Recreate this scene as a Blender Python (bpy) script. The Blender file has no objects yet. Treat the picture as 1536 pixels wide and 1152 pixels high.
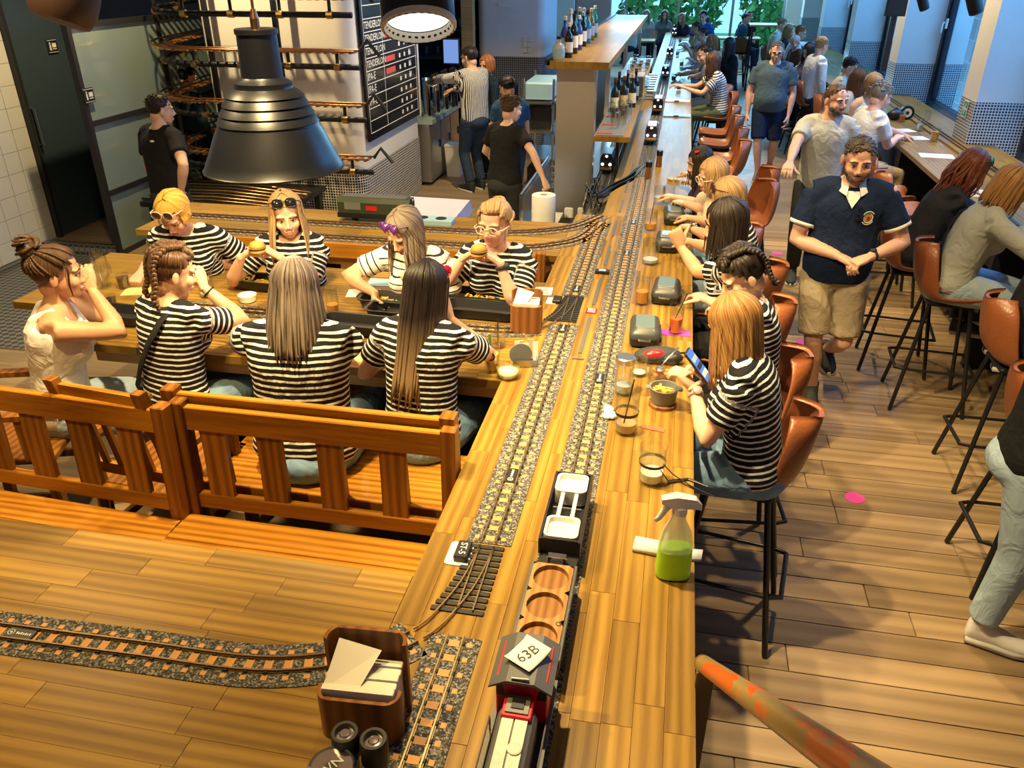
import bpy, math, random
import numpy as np
from mathutils import Vector, Matrix
random.seed(7); RNG = np.random.RandomState(7)
SC = bpy.context.scene
COL = SC.collection
# ------------------------------------------------------------------ camera
F = 1198.0; PITCH = math.radians(27.8); YAW = math.radians(11.15); CAMH = 2.71
cam = bpy.data.cameras.new('camera'); cam_o = bpy.data.objects.new('camera', cam); COL.objects.link(cam_o)
cam.sensor_width = 36.0; cam.lens = 36.0 * F / 1536.0; cam.clip_start = 0.05; cam.clip_end = 200
cam_o.location = (0, 0, CAMH); cam_o.rotation_euler = (math.pi / 2 - PITCH, 0, YAW)
SC.camera = cam_o
# ------------------------------------------------------------------ world, light, exposure
SC.view_settings.view_transform = 'Standard'; SC.view_settings.look = 'None'
SC.view_settings.gamma = 1.0; SC.view_settings.use_curve_mapping = False
SC.view_settings.exposure = 0.55
W = bpy.data.worlds.new('world'); SC.world = W; W.use_nodes = True
wn = W.node_tree.nodes; wl = W.node_tree.links
wb = wn['Background']; wb.inputs['Color'].default_value = (0.20, 0.54, 1.0, 1); wb.inputs['Strength'].default_value = 1.7
def light(kind, name, loc, aim, energy, color, **kw):
    l = bpy.data.lights.new(name, kind); l.energy = energy; l.color = color
    for k, v in kw.items(): setattr(l, k, v)
    o = bpy.data.objects.new(name, l); COL.objects.link(o); o.location = loc
    d = Vector(aim) - Vector(loc); o.rotation_euler = d.to_track_quat('-Z', 'Y').to_euler()
    return o
WARM = (1.0, 0.74, 0.36)
# ceiling spots over the counter, the booths and the aisle
for (x, y, e, ax, ay, ang) in [(-0.66, 2.3, 370, 0.85, 2.45, 78), (-0.3, 3.3, 130, 0.0, 3.2, 50), (-1.9, 1.5, 200, -1.7, 1.35, 85),
                           (-0.3, 4.8, 170, 0.0, 4.6, 65), (0.0, 7.5, 260, 0.1, 7.4, 75), (0.0, 11.0, 300, 0.1, 11.0, 85),
                           (-1.5, 2.5, 380, -1.6, 3.9, 100), (-2.2, 5.6, 170, -2.2, 5.3, 90), (0.9, 3.9, 150, 1.2, 4.4, 110), (-3.4, 3.2, 140, -3.0, 3.4, 100), (-1.9, 9.0, 260, -1.9, 9.3, 110),
                           (-4.6, 7.0, 240, -4.6, 7.4, 120), (2.0, 9.75, 170, 2.75, 9.2, 70), (2.0, 13.2, 150, 2.75, 12.8, 75), (1.7, 7.4, 170, 2.4, 7.7, 60)]:
    light('SPOT', 'ceiling_spot_offscreen', (x, y, 3.9), (ax, ay, 1.0), e * 1.25, (1.0, 0.66, 0.22) if x < -1.8 and y < 2 else WARM, spot_size=math.radians(ang), spot_blend=0.55, shadow_soft_size=0.045)
# daylight through the tall windows of the long wall and the glazed far end
DAY = (0.12, 0.42, 0.95)
for y in (7.4, 10.9, 14.4, 17.95):
    light('AREA', 'window_daylight_offscreen', (3.76, y, 3.4), (0.6, y - 0.6, 0.3), 115, DAY, shape='RECTANGLE', size=2.4, size_y=1.5)
light('AREA', 'far_window_daylight_offscreen', (-0.2, 26.0, 3.4), (0.2, 12.0, 0.6), 430, (0.35, 0.70, 1.0), shape='RECTANGLE', size=5.6, size_y=1.9)

# ------------------------------------------------------------------ pixel helpers (1536 x 1152 frame)
_c, _s, _cy, _sy = math.cos(PITCH), math.sin(PITCH), math.cos(YAW), math.sin(YAW)
def ray(u, v):
    r = u - 768.0; t = 576.0 - v; z = t * _c - F * _s; h = F * _c + t * _s
    return Vector((r * _cy - h * _sy, r * _sy + h * _cy, z))
CAM0 = Vector((0, 0, CAMH))
def atz(u, v, z): d = ray(u, v); return CAM0 + d * ((z - CAMH) / d.z)
def aty(u, v, y): d = ray(u, v); return CAM0 + d * (y / d.y)
def atx(u, v, x): d = ray(u, v); return CAM0 + d * (x / d.x)
def atd(u, v, dist): d = ray(u, v); return CAM0 + d.normalized() * dist

# ------------------------------------------------------------------ materials
MATS = {}
def new_mat(name):
    m = bpy.data.materials.new(name); m.use_nodes = True; MATS[name] = m
    return m, m.node_tree.nodes, m.node_tree.links, m.node_tree.nodes['Principled BSDF']
def setp(b, col=None, rough=None, metal=None, spec=None, **kw):
    if col is not None: b.inputs['Base Color'].default_value = (*col[:3], 1)
    if rough is not None: b.inputs['Roughness'].default_value = rough
    if metal is not None: b.inputs['Metallic'].default_value = metal
    if spec is not None: b.inputs['Specular IOR Level'].default_value = spec
    for k, v in kw.items(): b.inputs[k].default_value = v
def srgb(r, g, b):
    f = lambda c: (c / 255 / 12.92) if c / 255 <= 0.04045 else ((c / 255 + 0.055) / 1.055) ** 2.4
    return (f(r), f(g), f(b))
def noise_var(n, l, b, col, amt=0.12, scale=12.0, bump=0.0, coord='Object', bscale=None):
    tc = n.new('ShaderNodeTexCoord'); no = n.new('ShaderNodeTexNoise'); no.inputs['Scale'].default_value = scale; no.inputs['Detail'].default_value = 3
    l.new(tc.outputs[coord], no.inputs['Vector'])
    mx = n.new('ShaderNodeMix'); mx.data_type = 'RGBA'
    mx.inputs[6].default_value = (*[c * (1 - amt) for c in col], 1); mx.inputs[7].default_value = (*[min(1, c * (1 + amt)) for c in col], 1)
    l.new(no.outputs['Fac'], mx.inputs[0]); l.new(mx.outputs[2], b.inputs['Base Color'])
    if bump:
        n2 = n.new('ShaderNodeTexNoise'); n2.inputs['Scale'].default_value = bscale or scale; n2.inputs['Detail'].default_value = 2
        l.new(tc.outputs[coord], n2.inputs['Vector'])
        bp = n.new('ShaderNodeBump'); bp.inputs['Strength'].default_value = bump; bp.inputs['Distance'].default_value = 0.02
        l.new(n2.outputs['Fac'], bp.inputs['Height']); l.new(bp.outputs['Normal'], b.inputs['Normal'])
def plain(name, col, rough=0.5, metal=0.0, amt=0.06, scale=14, bump=0.0, bscale=None, spec=None, **kw):
    if name in MATS: return MATS[name]
    m, n, l, b = new_mat(name); setp(b, col, rough, metal, spec, **kw); noise_var(n, l, b, col, amt, scale, bump, bscale=bscale); return m
def emit(name, col, strength):
    m, n, l, b = new_mat(name); setp(b, (0, 0, 0), 0.5); b.inputs['Emission Color'].default_value = (*col, 1); b.inputs['Emission Strength'].default_value = strength; return m
def wood(name, c1, c2, axis='Y', rough=0.38, grain=1.0, perobj=True, scl=1.0, world=True, contrast=0.35):
    """grain runs along the axis; tone varies from piece to piece"""
    m, n, l, b = new_mat(name); setp(b, c1, rough, spec=0.28)
    g = n.new('ShaderNodeNewGeometry'); tc = n.new('ShaderNodeTexCoord'); oi = n.new('ShaderNodeObjectInfo')
    mp = n.new('ShaderNodeMapping')
    k = {'X': (2.6, 58, 58), 'Y': (58, 2.6, 58), 'Z': (58, 58, 2.6)}[axis]
    mp.inputs['Scale'].default_value = [a * scl for a in k]
    src = g.outputs['Position'] if world else tc.outputs['Object']
    ad = n.new('ShaderNodeVectorMath'); ad.operation = 'ADD'
    cm = n.new('ShaderNodeCombineXYZ'); mu = n.new('ShaderNodeMath'); mu.operation = 'MULTIPLY'; mu.inputs[1].default_value = 37.0
    l.new(oi.outputs['Random'], mu.inputs[0])
    for i in range(3): l.new(mu.outputs[0], cm.inputs[i])
    l.new(src, ad.inputs[0]); l.new(cm.outputs[0], ad.inputs[1]); l.new(ad.outputs[0], mp.inputs['Vector'])
    no = n.new('ShaderNodeTexNoise'); no.inputs['Scale'].default_value = 1.0; no.inputs['Detail'].default_value = 5; no.inputs['Roughness'].default_value = 0.62; no.inputs['Distortion'].default_value = 0.6
    l.new(mp.outputs[0], no.inputs['Vector'])
    # cathedral figure
    mp2 = n.new('ShaderNodeMapping'); mp2.inputs['Scale'].default_value = [a * scl * 0.13 for a in k]; l.new(ad.outputs[0], mp2.inputs['Vector'])
    wv = n.new('ShaderNodeTexWave'); wv.inputs['Scale'].default_value = 1.1; wv.inputs['Distortion'].default_value = 5.0; wv.inputs['Detail'].default_value = 2.0; wv.inputs['Detail Scale'].default_value = 0.6
    wv.bands_direction = {'X': 'Y', 'Y': 'X', 'Z': 'X'}[axis]
    l.new(mp2.outputs[0], wv.inputs['Vector'])
    av = n.new('ShaderNodeMix'); av.data_type = 'FLOAT'; av.inputs[0].default_value = 0.35; l.new(no.outputs['Fac'], av.inputs[2]); l.new(wv.outputs['Fac'], av.inputs[3])
    rp = n.new('ShaderNodeValToRGB'); rp.color_ramp.elements[0].position = 0.5 - contrast * 0.8; rp.color_ramp.elements[1].position = 0.5 + contrast * 0.6
    rp.color_ramp.elements[0].color = (*c2, 1); rp.color_ramp.elements[1].color = (*c1, 1); l.new(av.outputs[0], rp.inputs[0])
    out = rp.outputs[0]
    if perobj:
        hs = n.new('ShaderNodeHueSaturation'); r1 = n.new('ShaderNodeMapRange'); r1.inputs[3].default_value = 0.74; r1.inputs[4].default_value = 1.22
        l.new(oi.outputs['Random'], r1.inputs[0]); l.new(r1.outputs[0], hs.inputs['Value']); l.new(out, hs.inputs['Color']); out = hs.outputs[0]
    l.new(out, b.inputs['Base Color'])
    bp = n.new('ShaderNodeBump'); bp.inputs['Strength'].default_value = 0.10 * grain; bp.inputs['Distance'].default_value = 0.004
    l.new(no.outputs['Fac'], bp.inputs['Height']); l.new(bp.outputs[0], b.inputs['Normal'])
    return m
def wood_staves(name, c1, c2, axis='Y', bw=0.45, rw=0.075, rough=0.38):
    """distant part of a stave top: the same staves as a brick pattern"""
    m, n, l, b = new_mat(name); setp(b, c1, rough, spec=0.3)
    g = n.new('ShaderNodeNewGeometry'); mp = n.new('ShaderNodeMapping')
    if axis == 'Y': mp.inputs['Rotation'].default_value = (0, 0, math.pi / 2)
    l.new(g.outputs['Position'], mp.inputs['Vector'])
    br = n.new('ShaderNodeTexBrick'); br.inputs['Scale'].default_value = 1; br.inputs['Brick Width'].default_value = bw; br.inputs['Row Height'].default_value = rw
    br.inputs['Mortar Size'].default_value = 0.0008; br.inputs['Color1'].default_value = (*c1, 1); br.inputs['Color2'].default_value = (*[0.5 * (a + d) for a, d in zip(c1, c2)], 1); br.inputs['Mortar'].default_value = (*c2, 1)
    br.offset = 0.37
    l.new(mp.outputs[0], br.inputs['Vector'])
    mp2 = n.new('ShaderNodeMapping'); mp2.inputs['Scale'].default_value = (1.6, 26, 26) if axis == 'X' else (26, 1.6, 26); l.new(g.outputs['Position'], mp2.inputs['Vector'])
    no = n.new('ShaderNodeTexNoise'); no.inputs['Scale'].default_value = 1; no.inputs['Detail'].default_value = 4; l.new(mp2.outputs[0], no.inputs['Vector'])
    mx = n.new('ShaderNodeMix'); mx.data_type = 'RGBA'; mx.blend_type = 'MULTIPLY'; mx.inputs[0].default_value = 0.55
    rp = n.new('ShaderNodeValToRGB'); rp.color_ramp.elements[0].position = 0.3; rp.color_ramp.elements[0].color = (0.55, 0.5, 0.42, 1); rp.color_ramp.elements[1].position = 0.6; rp.color_ramp.elements[1].color = (1, 1, 1, 1)
    l.new(no.outputs['Fac'], rp.inputs[0]); l.new(br.outputs['Color'], mx.inputs[6]); l.new(rp.outputs[0], mx.inputs[7]); l.new(mx.outputs[2], b.inputs['Base Color'])
    return m
def glass(name, col=(0.92, 0.97, 0.98), tint=0.12, rough=0.03):
    m, n, l, b = new_mat(name); n.remove(b)
    out = n['Material Output']; tr = n.new('ShaderNodeBsdfTransparent'); tr.inputs[0].default_value = (*[1 - (1 - c) * 1.0 for c in col], 1)
    gl = n.new('ShaderNodeBsdfGlossy'); gl.inputs['Roughness'].default_value = rough
    fr = n.new('ShaderNodeLayerWeight'); fr.inputs['Blend'].default_value = 0.5; pw = n.new('ShaderNodeMath'); pw.operation = 'POWER'; pw.inputs[1].default_value = 3.0; l.new(fr.outputs['Facing'], pw.inputs[0])
    ad = n.new('ShaderNodeMath'); ad.operation = 'MULTIPLY_ADD'; ad.inputs[1].default_value = 0.45; ad.inputs[2].default_value = tint; ad.use_clamp = True
    l.new(pw.outputs[0], ad.inputs[0]); mx = n.new('ShaderNodeMixShader'); l.new(ad.outputs[0], mx.inputs[0]); l.new(tr.outputs[0], mx.inputs[1]); l.new(gl.outputs[0], mx.inputs[2])
    l.new(mx.outputs[0], out.inputs['Surface']); return m
def mosaic(name, tile=0.05, grout=0.008, ct=(0.012, 0.014, 0.017), cg=(0.62, 0.62, 0.58), rough=0.25):
    """small square tiles in light grout, laid by height and by run along the wall"""
    m, n, l, b = new_mat(name); setp(b, ct, rough)
    tc = n.new('ShaderNodeUVMap'); tc.uv_map = 'uv'
    br = n.new('ShaderNodeTexBrick'); br.offset = 0; br.inputs['Scale'].default_value = 1; br.inputs['Brick Width'].default_value = tile; br.inputs['Row Height'].default_value = tile
    br.inputs['Mortar Size'].default_value = grout; br.inputs['Color1'].default_value = (*ct, 1); br.inputs['Color2'].default_value = (*[c * 2.5 for c in ct], 1); br.inputs['Mortar'].default_value = (*cg, 1); br.inputs['Mortar Smooth'].default_value = 0.1
    l.new(tc.outputs[0], br.inputs['Vector']); l.new(br.outputs['Color'], b.inputs['Base Color'])
    bp = n.new('ShaderNodeBump'); bp.inputs['Strength'].default_value = 0.5; bp.inputs['Distance'].default_value = 0.003; bp.invert = True
    l.new(br.outputs['Fac'], bp.inputs['Height']); l.new(bp.outputs[0], b.inputs['Normal']); return m

# ------------------------------------------------------------------ mesh builder
class MB:
    def __init__(s): s.v = []; s.f = []; s.mi = []; s.cur = 0; s.uv = None
    def add(s, vs, fs):
        o = len(s.v); s.v += [tuple(v) for v in vs]; s.f += [tuple(i + o for i in f) for f in fs]; s.mi += [s.cur] * len(fs); return s
    def mat(s, i): s.cur = i; return s
    def box(s, x0, x1, y0, y1, z0, z1, bev=0.0):
        if bev:
            return s.prism([(x0 + bev, y0), (x1 - bev, y0), (x1, y0 + bev), (x1, y1 - bev), (x1 - bev, y1), (x0 + bev, y1), (x0, y1 - bev), (x0, y0 + bev)], z0, z1, bev)
        return s.add([(x0, y0, z0), (x1, y0, z0), (x1, y1, z0), (x0, y1, z0), (x0, y0, z1), (x1, y0, z1), (x1, y1, z1), (x0, y1, z1)],
                     [(3, 2, 1, 0), (4, 5, 6, 7), (0, 1, 5, 4), (1, 2, 6, 5), (2, 3, 7, 6), (3, 0, 4, 7)])
    def prism(s, pts, z0, z1, bev=0.0):
        n = len(pts); cx = sum(p[0] for p in pts) / n; cy = sum(p[1] for p in pts) / n
        def ins(p, b):
            dx, dy = p[0] - cx, p[1] - cy; L = math.hypot(dx, dy) or 1; k = max(0, 1 - b / L); return (cx + dx * k, cy + dy * k)
        rings = [[(*p, z0) for p in pts]]
        if bev: rings += [[(*p, z1 - bev) for p in pts], [(*ins(p, bev), z1) for p in pts]]
        else: rings += [[(*p, z1) for p in pts]]
        return s.rings(rings)
    def rings(s, rings, cap=True, closed=True):
        n = len(rings[0]); vs = [p for r in rings for p in r]; fs = []
        for k in range(len(rings) - 1):
            for i in range(n if closed else n - 1):
                j = (i + 1) % n; fs.append((k * n + i, k * n + j, (k + 1) * n + j, (k + 1) * n + i))
        if cap: fs.append(tuple(range(n - 1, -1, -1))); fs.append(tuple((len(rings) - 1) * n + i for i in range(n)))
        return s.add(vs, fs)
    def lathe(s, prof, c=(0, 0, 0), n=20, cap=True, M=None):
        rs = []
        for r, z in prof:
            ring = [Vector((r * math.cos(2 * math.pi * i / n), r * math.sin(2 * math.pi * i / n), z)) for i in range(n)]
            if M is not None: ring = [M @ p for p in ring]
            rs.append([tuple(p + Vector(c)) for p in ring])
        return s.rings(rs, cap)
    def tube(s, pts, r, n=8, cap=True, flat=1.0, up=None):
        pts = [Vector(p) for p in pts]; m = len(pts)
        rr = r if isinstance(r, (list, tuple)) else [r] * m
        rs = []; prev = None
        for i, p in enumerate(pts):
            t = (pts[min(i + 1, m - 1)] - pts[max(i - 1, 0)]); t = t.normalized() if t.length > 1e-9 else Vector((0, 0, 1))
            if prev is None:
                a = Vector(up) if up is not None else (Vector((0, 0, 1)) if abs(t.z) < 0.9 else Vector((1, 0, 0)))
                x = t.cross(a).normalized()
            else:
                x = (prev - t * prev.dot(t)); x = x.normalized() if x.length > 1e-6 else t.orthogonal().normalized()
            prev = x; y = t.cross(x)
            rs.append([tuple(p + x * (rr[i] * math.cos(2 * math.pi * k / n)) + y * (rr[i] * flat * math.sin(2 * math.pi * k / n))) for k in range(n)])
        return s.rings(rs, cap)
    def ell(s, c, r, nu=12, nv=8, M=None):
        c = Vector(c); rs = []
        for j in range(1, nv):
            a = math.pi * j / nv - math.pi / 2
            ring = [Vector((r[0] * math.cos(a) * math.cos(2 * math.pi * i / nu), r[1] * math.cos(a) * math.sin(2 * math.pi * i / nu), r[2] * math.sin(a))) for i in range(nu)]
            if M is not None: ring = [M @ p for p in ring]
            rs.append([p + c for p in ring])
        bot = Vector((0, 0, -r[2])); top = Vector((0, 0, r[2]))
        if M is not None: bot = M @ bot; top = M @ top
        vs = [p for ring in rs for p in ring] + [bot + c, top + c]; fs = []
        for k in range(nv - 2):
            for i in range(nu):
                j = (i + 1) % nu; fs.append((k * nu + i, k * nu + j, (k + 1) * nu + j, (k + 1) * nu + i))
        B = (nv - 1) * nu
        for i in range(nu):
            j = (i + 1) % nu; fs.append((B, j, i)); fs.append((B + 1, (nv - 2) * nu + i, (nv - 2) * nu + j))
        return s.add(vs, fs)
    def bar(s, a, b, w, h, up=(0, 0, 1)):
        """rectangular bar from a to b"""
        a = Vector(a); b = Vector(b); t = (b - a).normalized(); u = Vector(up)
        if abs(t.dot(u)) > 0.98: u = Vector((0, 1, 0))
        x = t.cross(u).normalized() * (w / 2); y = x.cross(t).normalized() * (h / 2)
        return s.rings([[tuple(p + x * i + y * j) for i, j in ((-1, -1), (1, -1), (1, 1), (-1, 1))] for p in (a, b)])
    def xf(s, M):
        s.v = [tuple(M @ Vector(v)) for v in s.v]; return s
    def mesh(s, name, mats, smooth=False, origin=None):
        me = bpy.data.meshes.new(name)
        vs = s.v if origin is None else [(a - origin[0], b - origin[1], c - origin[2]) for a, b, c in s.v]
        me.from_pydata(vs, [], s.f)
        for m in (mats if isinstance(mats, (list, tuple)) else [mats]): me.materials.append(MATS[m] if isinstance(m, str) else m)
        if any(s.mi): me.polygons.foreach_set('material_index', s.mi)
        if smooth: smooth_mesh(me, smooth)
        if s.uv is not None:
            u = me.uv_layers.new(name='uv'); u.data.foreach_set('uv', [c for f in s.f for i in f for c in s.uv[i]])
        me.update(); return me
    def build(s, name, mats, parent=None, smooth=False, origin=None):
        o = bpy.data.objects.new(name, s.mesh(name, mats, smooth, origin)); COL.objects.link(o)
        if origin is not None: o.location = origin
        if parent is not None:
            o.parent = parent
        return o
def smooth_mesh(me, smooth=True):
    me.polygons.foreach_set('use_smooth', [True] * len(me.polygons))
    if smooth is not True: me.set_sharp_from_angle(angle=math.radians(smooth))
def tag(o, label=None, cat=None, group=None, kind=None):
    if label: o['label'] = label
    if cat: o['category'] = cat
    if group: o['group'] = group
    if kind: o['kind'] = kind
    return o
def thing(name, label, cat, loc=(0, 0, 0), rz=0.0, group=None):
    o = bpy.data.objects.new(name, None); COL.objects.link(o); o.location = loc; o.rotation_euler = (0, 0, rz); o.empty_display_size = 0.1
    return tag(o, label, cat, group)
def copy_tree(o, parent=None):
    c = o.copy(); COL.objects.link(c)
    if parent is not None: c.parent = parent
    for ch in list(o.children): copy_tree(ch, c)
    return c
def put(o, loc, rz=0.0, label=None, group=None):
    c = copy_tree(o); c.location = loc; c.rotation_euler = (0, 0, rz)
    if label: c['label'] = label
    if group: c['group'] = group
    return c
def struct(o): o['kind'] = 'structure'; return o
def smoothstep(a, b, x):
    t = max(0.0, min(1.0, (x - a) / (b - a))); return t * t * (3 - 2 * t)
# ================================================================== surfaces
OAK1, OAK2 = (0.31, 0.186, 0.034), (0.17, 0.088, 0.014)
wood('oak_y', OAK1, OAK2, 'Y'); wood('oak_x', OAK1, OAK2, 'X'); wood_staves('oak_far', OAK1, OAK2, 'Y'); wood_staves('oak_far_x', OAK1, OAK2, 'X')
wood('floor_oak', (0.37, 0.258, 0.142), (0.20, 0.134, 0.072), 'X', rough=0.42, scl=0.4, contrast=0.5); wood_staves('floor_far', (0.34, 0.25, 0.15), (0.18, 0.13, 0.08), 'X', 1.9, 0.16, 0.4)
wood('stain_x', (0.44, 0.185, 0.018), (0.17, 0.06, 0.007), 'X', rough=0.28, perobj=False); wood('stain_z', (0.27, 0.108, 0.017), (0.11, 0.038, 0.006), 'Z', rough=0.3); wood('stain_y', (0.24, 0.10, 0.021), (0.10, 0.035, 0.008), 'Y', rough=0.3, perobj=False)
wood('walnut', (0.30, 0.125, 0.04), (0.15, 0.055, 0.016), 'Z', rough=0.4, perobj=False); wood('light_wood', (0.55, 0.34, 0.14), (0.36, 0.2, 0.07), 'X', rough=0.45)
plain('plaster', (0.72, 0.70, 0.66), 0.8, amt=0.03); plain('plaster_cool', (0.66, 0.67, 0.70), 0.8, amt=0.03); plain('white_tile', (0.62, 0.62, 0.58), 0.22, amt=0.04, scale=3); plain('grout', (0.20, 0.20, 0.19), 0.9)
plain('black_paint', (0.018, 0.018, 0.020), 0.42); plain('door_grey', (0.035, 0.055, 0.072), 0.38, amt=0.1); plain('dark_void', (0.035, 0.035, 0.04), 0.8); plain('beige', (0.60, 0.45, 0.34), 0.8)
plain('steel', (0.50, 0.51, 0.51), 0.32, 1.0, amt=0.08); plain('chrome', (0.72, 0.72, 0.72), 0.12, 1.0); plain('iron', (0.028, 0.030, 0.034), 0.38, 0.6); plain('brass', (0.60, 0.40, 0.15), 0.3, 1.0)
plain('frame_navy', (0.016, 0.020, 0.034), 0.35); plain('white_plastic', (0.72, 0.72, 0.70), 0.4); plain('white_paper', (0.78, 0.77, 0.74), 0.8); plain('black_plastic', (0.016, 0.016, 0.018), 0.42); plain('grey_plastic', (0.16, 0.175, 0.18), 0.4); plain('red_paint', (0.55, 0.012, 0.018), 0.3); plain('sky_blue', (0.16, 0.5, 0.75), 0.3); plain('chalk', (0.75, 0.76, 0.74), 0.9); plain('chalk_red', (0.6, 0.08, 0.07), 0.9); plain('pink', (0.75, 0.06, 0.42), 0.6)
mosaic('mosaic_dark', 0.030, 0.0045, (0.008, 0.009, 0.010), (0.70, 0.68, 0.60)); mosaic('mosaic_pier', 0.028, 0.0042, (0.018, 0.024, 0.036), (0.66, 0.66, 0.66)); mosaic('mosaic_far', 0.03, 0.004, (0.012, 0.014, 0.018), (0.25, 0.26, 0.28))
glass('glass', (0.96, 0.98, 0.98), 0.10); glass('pane_blue', (0.90, 0.95, 0.97), 0.05)
def frosted():
    m, n, l, b = new_mat('pane_frost'); setp(b, (0.20, 0.27, 0.26), 0.10, spec=0.8); noise_var(n, l, b, (0.20, 0.27, 0.26), 0.12, 1.5); return m
frosted()
def checker_plate():
    m, n, l, b = new_mat('checker_plate'); setp(b, (0.30, 0.30, 0.29), 0.35, 0.9)
    g = n.new('ShaderNodeNewGeometry'); mp = n.new('ShaderNodeMapping'); mp.inputs['Rotation'].default_value = (0, 0, 0.785); mp.inputs['Scale'].default_value = (22, 22, 22); l.new(g.outputs['Position'], mp.inputs[0])
    ch = n.new('ShaderNodeTexChecker'); ch.inputs['Scale'].default_value = 1; ch.inputs['Color1'].default_value = (0.42, 0.42, 0.40, 1); ch.inputs['Color2'].default_value = (0.12, 0.12, 0.12, 1); l.new(mp.outputs[0], ch.inputs['Vector']); l.new(ch.outputs['Color'], b.inputs['Base Color'])
    bp = n.new('ShaderNodeBump'); bp.inputs['Strength'].default_value = 0.6; bp.inputs['Distance'].default_value = 0.004; l.new(ch.outputs['Fac'], bp.inputs['Height']); l.new(bp.outputs[0], b.inputs['Normal'])
checker_plate()
CZ = 1.08            # height of the counter and of the booth tables
# ------------------------------------------------------------------ floors
fl = struct(MB().box(-9, 3.7, -2.6, 25.9, -0.12, -0.015).build('floor', 'floor_far'))
rng = random.Random(3)
y = 0.9
while y < 9.3:
    x = -0.2 - rng.uniform(0, 1.8)
    while x < 3.6:
        L = rng.uniform(1.5, 2.4); a, b = max(x, 0.05), min(x + L, 3.6)
        if b - a > 0.15:
            w = 0.16; h = rng.uniform(-0.0012, 0.0006)
            MB().box(a + 0.0018, b - 0.0018, y + 0.0028, y + w - 0.0028, -0.014, h, 0.0025).build('plank', 'floor_oak', fl)
        x += L
    y += 0.16
struct(MB().box(0.05, 3.6, 9.3, 26, -0.014, 0.0).build('floor', 'floor_far'))
struct(MB().box(-9, 0.05, -0.8, 26, -0.014, 0.0).build('floor', 'floor_far'))
# raised platform under the booths
pf = struct(MB().box(-4.2, -0.72, 0.2, 4.82, 0.0, 0.33).build('floor', 'floor_far'))
# ------------------------------------------------------------------ long wall with deep windows (right)
XW, XG = 2.88, 3.42
def uvwall(mb, quads):
    mb.uv = []; 
    for q in quads:
        o = len(mb.v); mb.v += [tuple(p) for p, _ in q]; mb.f.append(tuple(range(o, o + 4))); mb.mi.append(0); mb.uv += [uv for _, uv in q]
    return mb
piers = [(5.35, 5.85), (8.95, 9.40), (12.45, 12.9), (15.97, 16.4), (19.5, 19.95), (22.9, 23.3)]
wr_ = struct(MB().box(XG + 0.02, XG + 0.3, -1, 26, 0, 0.94).build('wall_right', 'plaster'))
for k, (a, b) in enumerate(piers):
    MB().box(XW, XG + 0.3, a, b, 1.5, 4.4).build('pier', 'plaster', wr_)
    q = [[((XW - .004, b, 0), (b, 0)), ((XW - .004, a - .004, 0), (a, 0)), ((XW - .004, a - .004, 1.5), (a, 1.5)), ((XW - .004, b, 1.5), (b, 1.5))],
         [((XW - .004, a - .004, 0), (0, 0)), ((XG + .3, a - .004, 0), (0.84, 0)), ((XG + .3, a - .004, 1.5), (0.84, 1.5)), ((XW - .004, a - .004, 1.5), (0, 1.5))],
         [((XW - .004, a - .004, 1.5), (0, 1.5)), ((XG + .3, a - .004, 1.5), (0.8, 1.5)), ((XG + .3, b, 1.5), (0.8, 1.55)), ((XW - .004, b, 1.5), (0, 1.55))]]
    uvwall(MB(), q).build('tile_skirt', 'mosaic_pier', wr_)
for k in range(len(piers) - 1):
    a, b = piers[k][1], piers[k + 1][0]
    w = struct(MB().box(XW - 0.01, XG + 0.05, a, b, 0.92, 0.96).build('window_%d' % (k + 1), 'plaster_cool'))
    w0 = struct_frame = MB()
    zt = 4.3
    for (y0, y1, z0, z1, t) in ((a, a + .09, .96, zt, .10), (b - .09, b, .96, zt, .10), (a + .09, b - .09, .96, 1.06, .10), (a + .09, b - .09, 2.75, 2.87, .10), ((a + b) / 2 - .05, (a + b) / 2 + .05, 1.06, zt, .08), (a + .13, a + .19, 1.10, 2.71, .06), (b - .19, b - .13, 1.10, 2.71, .06), ((a + b) / 2 - .14, (a + b) / 2 - .08, 1.10, 2.71, .06), ((a + b) / 2 + .08, (a + b) / 2 + .14, 1.10, 2.71, .06)):
        MB().box(XG - t / 2, XG + t / 2, y0, y1, z0, z1, 0.006).build('frame_bar', 'frame_navy', w)
    for (y0, y1) in ((a + .09, (a + b) / 2 - .05), ((a + b) / 2 + .05, b - .09)):
        MB().box(XG - .005, XG + .005, y0, y1, 1.06, 2.75).build('pane', 'pane_blue', w); MB().box(XG - .005, XG + .005, y0, y1, 2.87, zt).build('pane', 'pane_blue', w)
    hm = MB(); hm.box(XG - .075, XG - .05, b - .18, b - .14, 1.95, 2.07, .004); hm.tube([(XG - .09, b - .16, 2.03), (XG - .11, b - .16, 2.0), (XG - .11, b - .16, 1.9)], .012, 8); hm.build('handle', 'white_plastic', w)
# the rest of the room shell, out of the picture: ceiling, stair wall, side walls
MB().box(XG + .02, XG + .3, -2.6, piers[0][0], .94, 4.4).build('wall_section', 'plaster', wr_); MB().box(XG + .02, XG + .3, piers[-1][1], 25.6, .94, 4.4).build('wall_section', 'plaster', wr_); MB().box(XG + .02, XG + .3, piers[0][0], 23.3, 4.3, 4.4).build('lintel', 'plaster', wr_)
struct(MB().box(-9.2, XG + .3, -2.8, 25.9, 4.4, 4.6).build('ceiling', 'plaster')); struct(MB().box(-9.2, XG + .3, -2.8, -2.6, -.1, 4.4).build('wall_near', 'plaster')); struct(MB().box(-9.2, -9.0, -2.6, 25.9, -.1, 4.4).build('wall_side', 'plaster'))
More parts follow.
